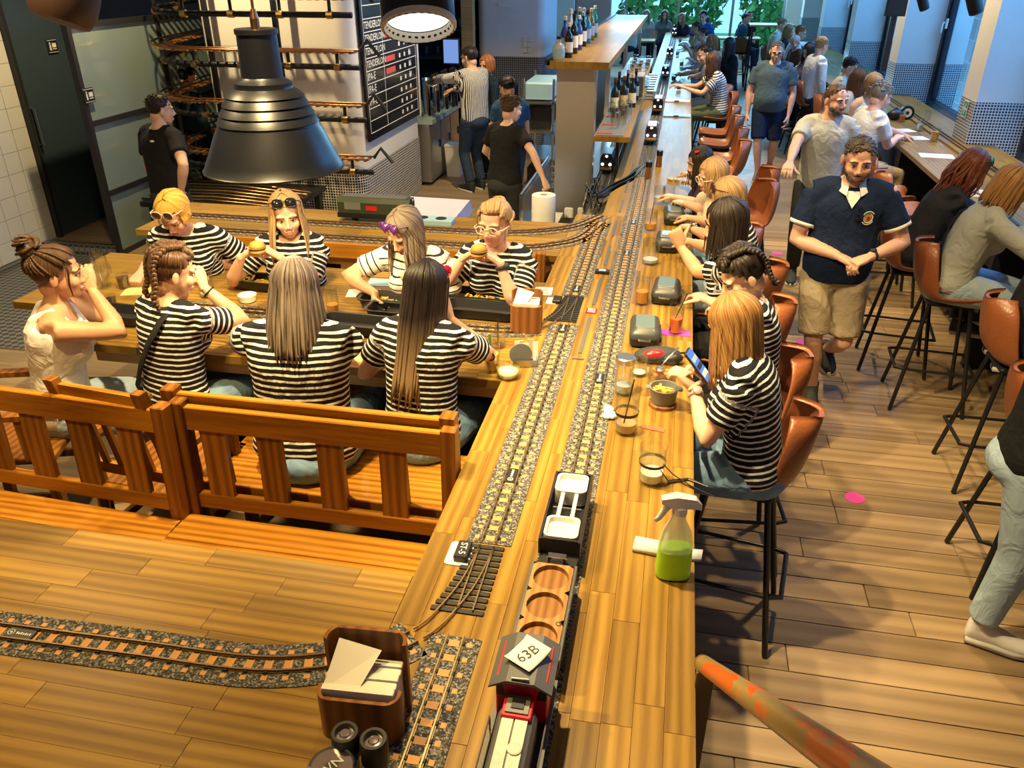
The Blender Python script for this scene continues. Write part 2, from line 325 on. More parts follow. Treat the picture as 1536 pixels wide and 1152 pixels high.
# tiled house across the street
mosaic('facade_tile', 0.42, 0.012, (0.24, 0.25, 0.25), (0.7, 0.7, 0.7))
fq = uvwall(MB(), [[((6, -2, -1), (-2, -1)), ((6, 30, -1), (30, -1)), ((6, 30, 7), (30, 7)), ((6, -2, 7), (-2, 7))]]); fq.uv += [(0, 0)] * 8; fq.box(6.01, 6.3, -2, 30, -1, 7)
o = tag(fq.build('facade', 'facade_tile'), 'tiled house front in blue daylight seen through the tall windows', 'building')
# ------------------------------------------------------------------ glazed far end
wf = struct(MB().box(-9, 5.5, 25.6, 25.9, 0, 0.5).build('wall_far', 'plaster_cool'))
MB().box(2.75, 5.5, 25.6, 25.9, 0.5, 4.4).build('pier', 'plaster', wf); MB().box(-9, -3.2, 25.6, 25.9, 0.5, 4.4).build('pier', 'plaster_cool', wf)
w = struct(MB().box(-3.2, 2.75, 25.55, 25.7, 0.5, 0.56).build('window_9', 'plaster_cool'))
for x in (-3.15, -1.7, -0.2, 1.3, 2.7): MB().box(x - .035, x + .035, 25.6, 25.68, .56, 4.4).build('frame_bar', 'steel', w)
glass('pane_clear', (0.94, 0.97, 0.97), 0.02)
for x0, x1 in ((-3.1, -1.74), (-1.66, -.24), (-.16, 1.26), (1.34, 2.66)): MB().box(x0, x1, 25.63, 25.64, .56, 4.4).build('pane', 'pane_clear', w)
# trees in the daylight outside
plain('leaf_a', (0.16, 0.46, 0.12), 0.5, amt=0.3, scale=3); plain('leaf_b', (0.08, 0.30, 0.07), 0.5, amt=0.3, scale=3); plain('bark', (0.1, 0.07, 0.05), 0.9)
struct(MB().box(-14, 14, 26, 42, -0.3, -0.2).build('ground', plain('lawn', (0.12, 0.30, 0.08), 0.9)))
for k, (x, yy, lab) in enumerate(((-4.6, 30.2, 'broad leafy tree crown outside the glazed far end, behind the dark post'), (-0.5, 31.0, 'tall leafy tree crown outside the middle of the glazed end'), (3.6, 30.0, 'full leafy tree crown outside the far end beside the blue pier'))):
    t = thing('tree', lab, 'tree', (x, yy, -0.2), group='trees outside'); rr = np.random.RandomState(k)
    MB().tube([(0, 0, 0), (.05, 0, 1.2), (.2, .1, 2.4)], [.16, .12, .07], 8).build('trunk', 'bark', t)
    lm = MB()
    for q in range(1700):
        d = rr.normal(size=3); d /= np.linalg.norm(d); c = np.array((0, 0, 1.9)) + d * np.array((1.9, 1.2, 1.9)) * rr.uniform(.55, 1) ** .5
        s1 = rr.uniform(.11, .22); a_ = rr.normal(size=3); a_ /= np.linalg.norm(a_); b_ = np.cross(a_, d); b_ /= np.linalg.norm(b_) + 1e-6
        lm.mat(q % 2).add([c - a_ * s1, c + b_ * s1 * .6, c + a_ * s1, c - b_ * s1 * .6], [(0, 1, 2, 3)])
    o = lm.build('foliage', ['leaf_a', 'leaf_b'], t); o['kind'] = 'stuff'
# ------------------------------------------------------------------ left side: tiled wall, door, frosted screen
XD, XP = -6.39, -5.57
wl_ = struct(MB().box(XD - 0.3, XD - 0.035, 3.0, 7.24, 0.0, 3.4).build('wall_left', 'grout'))
TW = 0.2
y0 = 7.232
for i in range(8):
    for j in range(14):
        a = y0 - (i + 1) * TW; z0 = 0.05 + j * TW
        MB().box(XD - 0.036, XD - 0.026, a + .002, a + TW - .002, z0 + .002, z0 + TW - .002, 0.0015).build('tile', 'white_tile', wl_)
al = struct(MB().box(XD - .3, XP, 7.04, 9.5, 0, 0.10).build('floor', 'floor_far'))
MB().box(XD - .05, XP, 7.00, 7.09, 0.0, 0.115).build('nosing', 'checker_plate', al)
struct(MB().box(-7.2, -4.25, 4.85, 7.0, 0.0, 0.012).build('floor', 'checker_plate'))
d1 = struct(MB().box(XD - .03, XD + .012, 7.26, 8.62, 0.11, 2.45, .004).build('door_1', 'door_grey'))
MB().box(XD - .05, XD + .03, 7.235, 7.275, 0.1, 2.5).build('door_frame', 'black_paint', d1); MB().box(XD - .05, XD + .03, 8.60, 8.66, 0.1, 2.5).build('door_frame', 'black_paint', d1)
hm = MB(); hp = [atx(u, v, XD + .06) for u, v in ((52, 163), (70, 213))]
hm.tube([(XD, hp[0].y, hp[0].z), (XD + .06, hp[0].y, hp[0].z), (XD + .06, hp[0].y, hp[1].z - .02), (XD, hp[0].y, hp[1].z - .02)], .012, 8); hm.build('handle', 'steel', d1)
def toilet_sign(x, u, v, par):
    p = atx(u, v, x); m = MB(); m.mat(0).box(x, x + .012, p.y - .075, p.y + .075, p.z - .075, p.z + .06, .003); m.mat(1).box(x + .012, x + .014, p.y - .066, p.y + .066, p.z - .066, p.z - .062); m.box(x + .012, x + .014, p.y - .066, p.y + .066, p.z + .047, p.z + .051)
    m.ell((x + .014, p.y - .035, p.z + .022), (.002, .010, .010), 8, 6); m.box(x + .012, x + .015, p.y - .045, p.y - .025, p.z - .045, p.z + .010); m.box(x + .012, x + .015, p.y - .005, p.y + .05, p.z - .02, p.z + .02); m.box(x + .012, x + .015, p.y - .005, p.y + .05, p.z - .038, p.z - .03)
    m.build('sign', ['black_plastic', 'white_plastic'], par)
toilet_sign(XD + .012, 77, 68, d1)
sc = thing('glass_screen', 'tall frosted glass screen with black steel bars beside the dark door', 'partition', (XP, 7.04, 0))
def local(mb, name, mat, t): o = mb.build(name, mat); o.parent = t; o.matrix_parent_inverse = t.matrix_basis.inverted(); return o
ys = [7.04, 8.45, 9.9, 11.4]
for yy in ys: local(MB().box(XP - .03, XP + .03, yy, yy + .055, .0, 2.22), 'frame_bar', 'black_paint', sc)
for z in (0.0, .62, 1.30, 2.17): local(MB().box(XP - .028, XP + .028, 7.095, 11.4, z, z + .05), 'frame_bar', 'black_paint', sc)
for yy, ye in zip(ys[:-1], ys[1:]):
    for z0, z1 in ((.05, .62), (.67, 1.30), (1.35, 2.17)): local(MB().box(XP - .006, XP + .006, yy + .055, ye, z0, z1), 'pane', 'pane_frost', sc)
toilet_sign(XP + .03, 132, 142, None)
bpy.data.objects['sign.001'].parent = sc; bpy.data.objects['sign.001'].matrix_parent_inverse = sc.matrix_basis.inverted()
wbk = struct(MB().box(-9, -5.0, 11.6, 11.8, 0, 3.6).build('wall_back', 'grout'))
for i in range(8):
    for j in range(4): MB().box(-6.6 + i * .2 + .002, -6.6 + i * .2 + .198, 11.585, 11.6, 1.9 + j * .2 + .002, 2.1 + j * .2 - .002).build('tile', 'white_tile', wbk)
# ------------------------------------------------------------------ column with menu board
def round_rect(x0, x1, y0, y1, r, n=6):
    pts = []
    for cx, cy, a0 in ((x1 - r, y0 + r, -90), (x1 - r, y1 - r, 0), (x0 + r, y1 - r, 90), (x0 + r, y0 + r, 180)):
        for i in range(n + 1): a = math.radians(a0 + 90 * i / n); pts.append((cx + r * math.cos(a), cy + r * math.sin(a)))
    return pts
def column(name, x0, x1, y0, y1, zt, ztop, mat, mos, r=0.16):
    base = round_rect(x0, x1, y0, y1, r, 8); m = MB(); n = len(base); m.uv = []
    L = [0]; 
    for i in range(n): L.append(L[-1] + math.dist(base[i], base[(i + 1) % n]))
    for i in range(n):
        a, b = base[i], base[(i + 1) % n]; o = len(m.v)
        m.v += [(*a, 0), (*b, 0), (*b, zt), (*a, zt)]; m.f.append((o, o + 1, o + 2, o + 3)); m.mi.append(0); m.uv += [(L[i], 0), (L[i + 1], 0), (L[i + 1], zt), (L[i], zt)]
    col = struct(MB().prism(round_rect(x0 + .012, x1 - .012, y0 + .012, y1 - .012, r, 8), 0, ztop).build(name, mat, smooth=40)); m.build('tile_skirt', mos, col, smooth=40); return col
c1 = column('wall_column', -5.0, -3.28, 8.28, 10.5, 0.70, 3.4, 'plaster', 'mosaic_dark', .17)
c2 = column('wall_column', -3.0, -1.98, 12.5, 13.9, 1.48, 3.4, 'plaster_cool', 'mosaic_far', .12)
p = aty(792, 68, 12.5); m = MB(); 
for i in range(2):
    for j in range(3): m.box(p.x - .07 + i * .07, p.x - .008 + i * .07, 12.492, 12.50, p.z - .1 + j * .075, p.z - .035 + j * .075, .006)
m.build('switch_plate', 'white_plastic', c2); p = aty(757, 7, 12.5); MB().box(p.x - .09, p.x + .09, 12.495, 12.505, p.z - .03, p.z + .03).build('socket', 'white_plastic', c2)
# back wall of the bar
wb2 = struct(MB().box(-1.98, -1.35, 16.2, 16.4, 0, 3.6).build('wall_back', 'beige'))
struct(MB().box(-9, -3.0, 13.2, 13.4, 0, 3.6).build('wall_back', 'dark_void'))
struct(MB().box(-3.15, -2.98, 12.2, 12.35, 0, 3.4).build('trim_1', 'light_wood'))
# ================================================================== people
JOBS = []          # (raw mesh object, voxel, smooth, callback)
TMP = bpy.data.scenes.new('workbench')
def remesh_later(mb, voxel, smooth, cb):
    me = bpy.data.meshes.new('raw'); me.from_pydata(mb.v, [], mb.f); me.update()
    o = bpy.data.objects.new('raw', me); TMP.collection.objects.link(o)
    r = o.modifiers.new('r', 'REMESH'); r.mode = 'VOXEL'; r.voxel_size = voxel; r.use_smooth_shade = True
    if smooth:
        m = o.modifiers.new('s', 'SMOOTH'); m.factor = 0.5; m.iterations = smooth
    JOBS.append((o, cb))
def run_jobs():
    global JOBS
    vl = TMP.view_layers[0]; vl.update(); dg = vl.depsgraph; dg.update()
    for o, cb in JOBS:
        ev = o.evaluated_get(dg); me = ev.to_mesh()
        nv = len(me.vertices); V = np.empty(nv * 3); me.vertices.foreach_get('co', V); V = V.reshape(-1, 3)
        nl = len(me.loops); Lp = np.empty(nl, int); me.loops.foreach_get('vertex_index', Lp)
        Fq = Lp.reshape(-1, 4)
        cb(V.copy(), Fq.copy()); ev.to_mesh_clear()
    for o, cb in JOBS:
        me = o.data; bpy.data.objects.remove(o); bpy.data.meshes.remove(me)
    JOBS = []
class Acc:
    """accumulates vertices and quads/triangles with material slots"""
    def __init__(s): s.V = []; s.F = []; s.M = []; s.n = 0
    def add(s, V, Fs, slot=0):
        V = np.asarray(V, float); s.V.append(V); s.F += [tuple(int(i) + s.n for i in f) for f in Fs]; s.M += [slot] * len(Fs); s.n += len(V)
    def obj(s, name, mats, parent, origin):
        V = np.concatenate(s.V) - np.array(origin)
        me = bpy.data.meshes.new(name); me.from_pydata(V.tolist(), [], s.F)
        for m in mats: me.materials.append(m)
        me.polygons.foreach_set('material_index', s.M); me.polygons.foreach_set('use_smooth', [True] * len(s.F)); me.update()
        o = bpy.data.objects.new(name, me); COL.objects.link(o); o.parent = parent; return o
def V3(*a): return np.array(a, float)
def nrm(v): v = np.asarray(v, float); return v / (np.linalg.norm(v) + 1e-12)
def rotax(v, ax, deg):
    return np.array(Matrix.Rotation(math.radians(deg), 3, Vector(ax)) @ Vector(v))

# ---- materials of people
def skin(tone):
    k = 'skin_%d_%d_%d' % tuple(int(c * 100) for c in tone)
    if k in MATS: return MATS[k]
    m, n, l, b = new_mat(k); setp(b, tone, 0.48, spec=0.4); noise_var(n, l, b, tone, 0.10, 22, 0.08); return m
SK = dict(fair=(0.72, 0.44, 0.31), pink=(0.74, 0.42, 0.31), tan=(0.56, 0.31, 0.18), warm=(0.66, 0.38, 0.23), brown=(0.45, 0.24, 0.14))
def hairmat(name, c1, c2):
    if name in MATS: return MATS[name]
    m, n, l, b = new_mat(name); setp(b, c1, 0.42, spec=0.35)
    at = n.new('ShaderNodeAttribute'); at.attribute_name = 'strand'
    no = n.new('ShaderNodeTexNoise'); no.inputs['Scale'].default_value = 1.0; no.inputs['Detail'].default_value = 4; l.new(at.outputs['Vector'], no.inputs['Vector'])
    rp = n.new('ShaderNodeValToRGB'); rp.color_ramp.elements[0].position = 0.34; rp.color_ramp.elements[1].position = 0.66
    rp.color_ramp.elements[0].color = (*c2, 1); rp.color_ramp.elements[1].color = (*c1, 1); l.new(no.outputs['Fac'], rp.inputs[0]); l.new(rp.outputs[0], b.inputs['Base Color'])
    if name == 'hair_ombre':
        sp = n.new('ShaderNodeSeparateXYZ'); l.new(at.outputs['Vector'], sp.inputs[0]); mr = n.new('ShaderNodeMapRange'); mr.inputs[1].default_value = 0.3; mr.inputs[2].default_value = -1.3; l.new(sp.outputs[2], mr.inputs[0])
        mx = n.new('ShaderNodeMix'); mx.data_type = 'RGBA'; l.new(mr.outputs[0], mx.inputs[0]); l.new(rp.outputs[0], mx.inputs[6]); mx.inputs[7].default_value = (0.27, 0.18, 0.10, 1); l.new(mx.outputs[2], b.inputs['Base Color'])
    bp = n.new('ShaderNodeBump'); bp.inputs['Strength'].default_value = 0.6; bp.inputs['Distance'].default_value = 0.006; l.new(no.outputs['Fac'], bp.inputs['Height']); l.new(bp.outputs[0], b.inputs['Normal'])
    return m
HAIR = dict(ombre=((0.030, 0.020, 0.016), (0.008, 0.006, 0.005)), brown=((0.13, 0.065, 0.03), (0.03, 0.015, 0.008)), dark=((0.035, 0.024, 0.018), (0.008, 0.006, 0.005)), black=((0.015, 0.014, 0.016), (0.004, 0.004, 0.005)),
            yellow=((0.85, 0.52, 0.10), (0.42, 0.20, 0.03)), blonde=((0.55, 0.36, 0.16), (0.18, 0.10, 0.045)), honey=((0.50, 0.27, 0.09), (0.17, 0.075, 0.022)), ash=((0.34, 0.27, 0.21), (0.07, 0.05, 0.04)),
            grey=((0.40, 0.36, 0.33), (0.10, 0.085, 0.075)), red=((0.26, 0.075, 0.03), (0.07, 0.018, 0.008)), ginger=((0.50, 0.20, 0.06), (0.2, 0.06, 0.02)), greydark=((0.16, 0.13, 0.11), (0.035, 0.03, 0.026)))
def HM(k): return hairmat('hair_' + k, *HAIR[k])
def cloth(name, col, stripe=None, pitch=0.026, duty=0.34, rough=0.85, bump=0.35, vert=False):
    if name in MATS: return MATS[name]
    m, n, l, b = new_mat(name); setp(b, col, rough, spec=0.2)
    tc = n.new('ShaderNodeTexCoord'); no = n.new('ShaderNodeTexNoise'); no.inputs['Scale'].default_value = 9; no.inputs['Detail'].default_value = 3; no.inputs['Distortion'].default_value = 1.2
    l.new(tc.outputs['Object'], no.inputs['Vector'])
    if stripe is not None:
        at = n.new('ShaderNodeAttribute'); at.attribute_name = 'sv'
        sp = n.new('ShaderNodeSeparateXYZ'); l.new(at.outputs['Vector'], sp.inputs[0])
        dv = n.new('ShaderNodeMath'); dv.operation = 'DIVIDE'; dv.inputs[1].default_value = pitch; l.new(sp.outputs[1 if vert else 0], dv.inputs[0])
        wob = n.new('ShaderNodeMath'); wob.operation = 'MULTIPLY_ADD'; wob.inputs[1].default_value = 0.35; l.new(no.outputs['Fac'], wob.inputs[0]); l.new(dv.outputs[0], wob.inputs[2])
        fr = n.new('ShaderNodeMath'); fr.operation = 'FRACT'; l.new(wob.outputs[0], fr.inputs[0])
        lt = n.new('ShaderNodeMath'); lt.operation = 'LESS_THAN'; lt.inputs[1].default_value = duty; l.new(fr.outputs[0], lt.inputs[0])
        mx = n.new('ShaderNodeMix'); mx.data_type = 'RGBA'; mx.inputs[6].default_value = (*col, 1); mx.inputs[7].default_value = (*stripe, 1); l.new(lt.outputs[0], mx.inputs[0]); l.new(mx.outputs[2], b.inputs['Base Color'])
    else:
        mx = n.new('ShaderNodeMix'); mx.data_type = 'RGBA'; mx.inputs[6].default_value = (*[c * 0.82 for c in col], 1); mx.inputs[7].default_value = (*[min(1, c * 1.15) for c in col], 1)
        l.new(no.outputs['Fac'], mx.inputs[0]); l.new(mx.outputs[2], b.inputs['Base Color'])
    bp = n.new('ShaderNodeBump'); bp.inputs['Strength'].default_value = bump; bp.inputs['Distance'].default_value = 0.05; l.new(no.outputs['Fac'], bp.inputs['Height']); l.new(bp.outputs[0], b.inputs['Normal'])
    return m
WHITE = (0.78, 0.77, 0.74)
cloth('striped', (0.010, 0.011, 0.014), WHITE); cloth('striped_white', (0.72, 0.70, 0.66), (0.02, 0.022, 0.03), 0.036, 0.2); cloth('striped_fine', (0.78, 0.78, 0.76), (0.05, 0.06, 0.09), 0.018, 0.52, vert=True)
cloth('striped_wide', (0.74, 0.73, 0.70), (0.03, 0.035, 0.05), 0.03, 0.45)
cloth('jeans', (0.20, 0.33, 0.50)); cloth('jeans_light', (0.36, 0.47, 0.58)); cloth('jeans_dark', (0.03, 0.05, 0.09)); cloth('black', (0.012, 0.012, 0.014)); cloth('navy', (0.010, 0.022, 0.065)); cloth('slate', (0.08, 0.13, 0.17))
cloth('white', (0.78, 0.77, 0.75)); cloth('lgrey', (0.46, 0.48, 0.48)); cloth('khaki', (0.44, 0.36, 0.25)); cloth('olive', (0.10, 0.11, 0.045)); cloth('charcoal', (0.03, 0.032, 0.038)); cloth('ink_blue', (0.012, 0.03, 0.055))  # last one: the dark jackets' own blue cloth
cloth('denim_grey', (0.40, 0.42, 0.40)); cloth('cream', (0.66, 0.58, 0.44)); cloth('rust', (0.16, 0.06, 0.035)); cloth('peach', (0.62, 0.36, 0.25)); cloth('blue', (0.02, 0.10, 0.42)); cloth('teal', (0.03, 0.13, 0.22)); cloth('redcloth', (0.45, 0.02, 0.03)); cloth('dusk', (0.05, 0.03, 0.07)); cloth('steelblue', (0.02, 0.06, 0.13)); cloth('grey', (0.20, 0.22, 0.25)); cloth('mauve', (0.34, 0.30, 0.40))
plain('eye_white', (0.75, 0.73, 0.70), 0.2); plain('eye_iris', (0.03, 0.035, 0.04), 0.15); plain('lip', (0.50, 0.17, 0.14), 0.4); plain('shoe_dark', (0.025, 0.03, 0.03), 0.7); plain('shoe_white', (0.72, 0.70, 0.66), 0.6); plain('shoe_grey', (0.16, 0.18, 0.18), 0.7); plain('sole', (0.55, 0.54, 0.5), 0.7)

# ---- templates: head, hands, shoe (local frames)
TPL = {}
def tpl(key, mb, voxel, smooth):
    remesh_later(mb, voxel, smooth, lambda V, Fq, key=key: TPL.__setitem__(key, (V, Fq)))
def head_raw(male):
    mb = MB(); w = 1.05 if male else 1.0
    mb.ell((0, -0.012, 0.035), (0.074 * w, 0.093, 0.080), 20, 14)
    mb.ell((0, 0.022, -0.028), (0.062 * w, 0.066, 0.082), 18, 12)
    mb.ell((0, 0.050, -0.088), (0.030 * w, 0.030, 0.024), 12, 8)
    mb.ell((0, 0.030, -0.078), (0.050 * w, 0.045, 0.028), 14, 8)
    for s in (-1, 1):
        mb.ell((s * 0.036, 0.058, -0.030), (0.027, 0.026, 0.028), 12, 8)
        mb.ell((s * 0.030, 0.071, 0.022), (0.028, 0.017, 0.009), 10, 6)
        mb.ell((s * 0.012, 0.094, -0.038), (0.010, 0.012, 0.009), 8, 6)
        M = Matrix.Rotation(s * 0.35, 3, 'Z'); mb.ell((s * 0.079 * w, -0.012, -0.008), (0.007, 0.019, 0.032), 10, 8, M)
    mb.tube([(0, 0.078, 0.018), (0, 0.093, -0.010), (0, 0.106, -0.034)], [0.010, 0.011, 0.0135], 8)
    mb.ell((0, 0.084, -0.064), (0.026, 0.013, 0.007), 10, 6); mb.ell((0, 0.083, -0.075), (0.022, 0.013, 0.007), 10, 6)
    mb.ell((0, -0.03, -0.05), (0.052, 0.055, 0.06), 14, 8)
    return mb
tpl('headF', head_raw(False), 0.0055, 3); tpl('headM', head_raw(True), 0.0055, 3)
def hand_raw(curl, spread=0.0, thumb=0.5):
    """right hand; +y fingers, palm faces -z, thumb on -x"""
    mb = MB()
    mb.rings([[(x * w, y, z * t) for x, z in ((-1, -0.5), (-0.5, -1), (0.5, -1), (1, -0.5), (1, 0.5), (0.5, 1), (-0.5, 1), (-1, 0.5))] for y, w, t in ((-0.03, 0.024, 0.018), (0.0, 0.027, 0.018), (0.03, 0.037, 0.017), (0.065, 0.041, 0.015), (0.088, 0.038, 0.011))])
    for i, (x, L) in enumerate(((-0.030, 0.070), (-0.010, 0.079), (0.011, 0.074), (0.031, 0.058))):
        p = V3(x, 0.078, 0.0); a = 0.0; yaw = math.radians((i - 1.5) * (3 + spread)); pts = [p.copy()]; rs = [0.0095]
        for j, fr in enumerate((0.45, 0.30, 0.25)):
            a += math.radians(curl[j] * (1 + 0.06 * i))
            d = V3(math.sin(yaw) * math.cos(a), math.cos(a) * math.cos(yaw), -math.sin(a)); p = p + d * L * fr; pts.append(p.copy()); rs.append((0.0088, 0.0080, 0.0064)[j])
        mb.tube(pts, rs, 8)
    a = thumb; p = V3(-0.026, 0.018, -0.006); pts = [p]; 
    for L, da in ((0.040, 0.0), (0.030, -0.25), (0.024, -0.3)):
        d = nrm(V3(-math.cos(0.95 + da), math.sin(0.95 + da), -a)); p = p + d * L; pts.append(p)
    mb.tube(pts, [0.014, 0.0115, 0.0098, 0.0072], 8)
    return mb
for k, a in dict(hold=((38, 42, 28), 2, 0.9), pinch=((52, 38, 20), 1, 1.0), flat=((8, 12, 8), 4, 0.15), relax=((22, 28, 18), 1, 0.35), fist=((70, 80, 50), 0, 0.9), grip=((60, 65, 35), 0, 0.9)).items():
    tpl('hand_' + k, hand_raw(*a), 0.0042, 2)
def shoe_raw():
    mb = MB(); rs = []
    for y, w, h, z in ((-0.085, 0.022, 0.05, 0.05), (-0.075, 0.034, 0.062, 0.055), (-0.03, 0.038, 0.068, 0.058), (0.03, 0.038, 0.056, 0.048), (0.08, 0.045, 0.042, 0.036), (0.13, 0.045, 0.034, 0.030), (0.17, 0.034, 0.028, 0.026), (0.185, 0.018, 0.018, 0.022)):
        rs.append([(w * math.cos(a), y, max(0.0, z + h * math.sin(a) * 0.9)) for a in [2 * math.pi * i / 12 for i in range(12)]])
    mb.rings(rs); mb.tube([(0, -0.045, 0.04), (0, -0.045, 0.115)], [0.036, 0.038], 10); return mb
tpl('shoe', shoe_raw(), 0.008, 2)
run_jobs()
def sole_mb():
    mb = MB(); pts = [(-0.034, -0.08), (0.034, -0.08), (0.04, 0.0), (0.05, 0.1), (0.038, 0.17), (0.0, 0.19), (-0.04, 0.165), (-0.048, 0.1), (-0.038, 0.0)]
    mb.prism(pts, -0.004, 0.024); return mb

# ---- hair in the head frame (g: gravity in that frame)
def hair_cap(mb, grow=0.010, line=0.072, back=-0.07, top=0.0):
    nu, nv = 28, 18; c = V3(0, -0.014, 0.036); r = V3(0.074 + grow, 0.093 + grow, 0.080 + grow + top)
    pts = []; 
    for j in range(nv + 1):
        a = math.pi * j / nv
        for i in range(nu):
            p = 2 * math.pi * i / nu; pts.append(c + r * V3(math.sin(a) * math.cos(p), math.sin(a) * math.sin(p), math.cos(a)))
    def keep(p):
        y = p[1]
        lim = line if y > 0.055 else (line + (back - line) * min(1.0, max(0, (0.055 - y) / 0.105)))
        if -0.035 < y < 0.03 and abs(p[0]) > 0.05: lim = max(lim, -0.015 if y < 0 else 0.012)
        return p[2] > lim
    fs = []
    for j in range(nv):
        for i in range(nu):
            q = (j * nu + i, (j + 1) * nu + i, (j + 1) * nu + (i + 1) % nu, j * nu + (i + 1) % nu)
            if sum(keep(pts[k]) for k in q) >= 3: fs.append(q)
    mb.add(pts, fs)
def scalp(phi, th, grow):
    """phi: azimuth (0 right side, 90 front), th: angle down from the crown"""
    r = V3(0.074 + grow, 0.093 + grow, 0.080 + grow); return V3(0, -0.014, 0.036) + r * V3(math.sin(th) * math.cos(phi), math.sin(th) * math.sin(phi), math.cos(th))
def lock(mb, pts, r0, r1=0.003, flat=0.5, n=6):
    m = len(pts); rs = [r0 * (0.75 + 0.25 * math.sin(math.pi * min(1, i / (m - 1) * 1.2))) * (1 - (i / (m - 1)) ** 3) + r1 * (i / (m - 1)) for i in range(m)]
    mb.tube(pts, rs, n, flat=flat)
def hair_long(mb, rng, g, length, part=0.0, nl=64, spread=0.25, wave=0.0, front=62, backdir=None, r=0.015, tuck=0.0):
    """locks that leave the parting, follow the skull and hang"""
    gdir = nrm(g)
    for k in range(nl):
        f = (k + rng.uniform(-.3, .3)) / nl
        ph = math.radians(front + (360 - 2 * (front - 0) + 2 * front - 180) * 0) if False else math.radians(90 + front * 0.62 + f * (360 - 2 * front * 0.62))
        grow = 0.008 + rng.uniform(0, 0.007)
        side = math.cos(ph)
        pts = []; th1 = 1.75 + rng.uniform(-.1, .15)
        for j in range(6):
            th = 0.12 + (th1 - 0.12) * j / 5
            p = scalp(ph, th, grow); blend = max(0, 1 - j / 2.5)
            p = p * (1 - blend) + blend * (scalp(ph, th, grow) * 0.5 + V3(part, -0.02 + 0.03 * math.sin(ph), 0.036 + 0.085 + grow) * 0.5)
            pts.append(p)
        L = length * rng.uniform(0.86, 1.06); n2 = 7; p = pts[-1]; out = nrm(V3(p[0], p[1] + 0.014, 0))
        for j in range(1, n2 + 1):
            t = j / n2
            d = gdir + out * spread * (1 - t) * 0.5 + (backdir * 0.6 if backdir is not None else 0)
            if wave: d = d + V3(math.sin(t * 9 + k), math.cos(t * 8 + k * 1.7), 0) * wave
            p = p + nrm(d) * (L / n2); pts.append(p)
        lock(mb, pts, r * rng.uniform(.8, 1.15))
def hair_short(mb, rng, nl=170, L=0.024, grow=0.004, swept=(0.35, 0.6, 0.2), r=0.0065, top=0.0):
    for k in range(nl):
        ph = rng.uniform(0, 2 * math.pi); th = math.acos(1 - rng.uniform(0, 1) * 0.95)
        p = scalp(ph, th, grow)
        front = math.sin(ph) * math.sin(th)
        if front > 0.62 and p[2] < 0.075: continue
        nr = nrm(p - V3(0, -0.014, 0.036)); d = V3(*swept) + rng.uniform(-.25, .25, 3); d = nrm(d - nr * np.dot(d, nr) + nr * 0.35)
        q = p + d * L * 0.5 + nr * top; e = q + nrm(d - nr * 0.9) * L * 0.8
        lock(mb, [p - nr * 0.003, q, e], r, 0.002, 0.6, 5)
def braid(mb, pts, r, n=14):
    pts = [V3(*p) for p in pts]; seg = np.cumsum([0] + [np.linalg.norm(pts[i + 1] - pts[i]) for i in range(len(pts) - 1)])
    def at(s):
        i = min(len(pts) - 2, int(np.searchsorted(seg, s, side='right') - 1)); u = (s - seg[i]) / (seg[i + 1] - seg[i]); return pts[i] * (1 - u) + pts[i + 1] * u
    for k in range(n):
        s = seg[-1] * (k + .5) / n; p = at(s); t = nrm(at(min(seg[-1] - 1e-6, s + .01)) - at(max(0, s - .01)))
        x = nrm(np.cross(t, V3(0, -1, 0.35))); rr = r * (1 - 0.45 * (k / n))
        for sd in (-1, 1):
            M = Matrix((x, t, np.cross(x, t))).transposed() @ Matrix.Rotation(sd * 0.7, 3, 'Z')
            mb.ell(p + x * rr * 0.5 * sd, (rr * 0.62, rr * 1.15, rr * 0.75), 8, 6, M)

# ---- the figure
FEM = [(-0.17, .085, .085), (-0.10, .150, .112), (0.0, .172, .120), (0.12, .164, .114), (0.26, .138, .100), (0.42, .134, .100), (0.58, .146, .108), (0.72, .156, .110), (0.84, .158, .096), (0.92, .128, .076), (0.98, .075, .060), (1.03, .052, .052)]
MAL = [(-0.17, .085, .085), (-0.10, .145, .110), (0.0, .165, .118), (0.12, .166, .118), (0.26, .162, .118), (0.42, .164, .120), (0.58, .176, .122), (0.72, .188, .122), (0.84, .180, .106), (0.92, .126, .084), (0.98, .080, .066), (1.03, .060, .060)]
PEOPLE = []
def ik(a, t, l1, l2, pole):
    a, t = np.asarray(a, float), np.asarray(t, float); d = t - a; D = np.linalg.norm(d); u = d / (D + 1e-9)
    if D > (l1 + l2) * 0.995: D = (l1 + l2) * 0.995; t = a + u * D
    if D < abs(l1 - l2) + 0.05: D = abs(l1 - l2) + 0.05; t = a + u * D
    x = (l1 * l1 - l2 * l2 + D * D) / (2 * D); h = math.sqrt(max(1e-8, l1 * l1 - x * x))
    p = np.asarray(pole, float); p = p - u * np.dot(p, u); p = nrm(p) if np.linalg.norm(p) > 1e-6 else nrm(np.cross(u, V3(0, 0, 1)))
    return a + u * x + p * h, t
def seg_t(P, a, b):
    d = b - a; t = np.clip(((P - a) @ d) / (d @ d), 0, 1); return t, np.linalg.norm(P - (a + t[:, None] * d), axis=1)
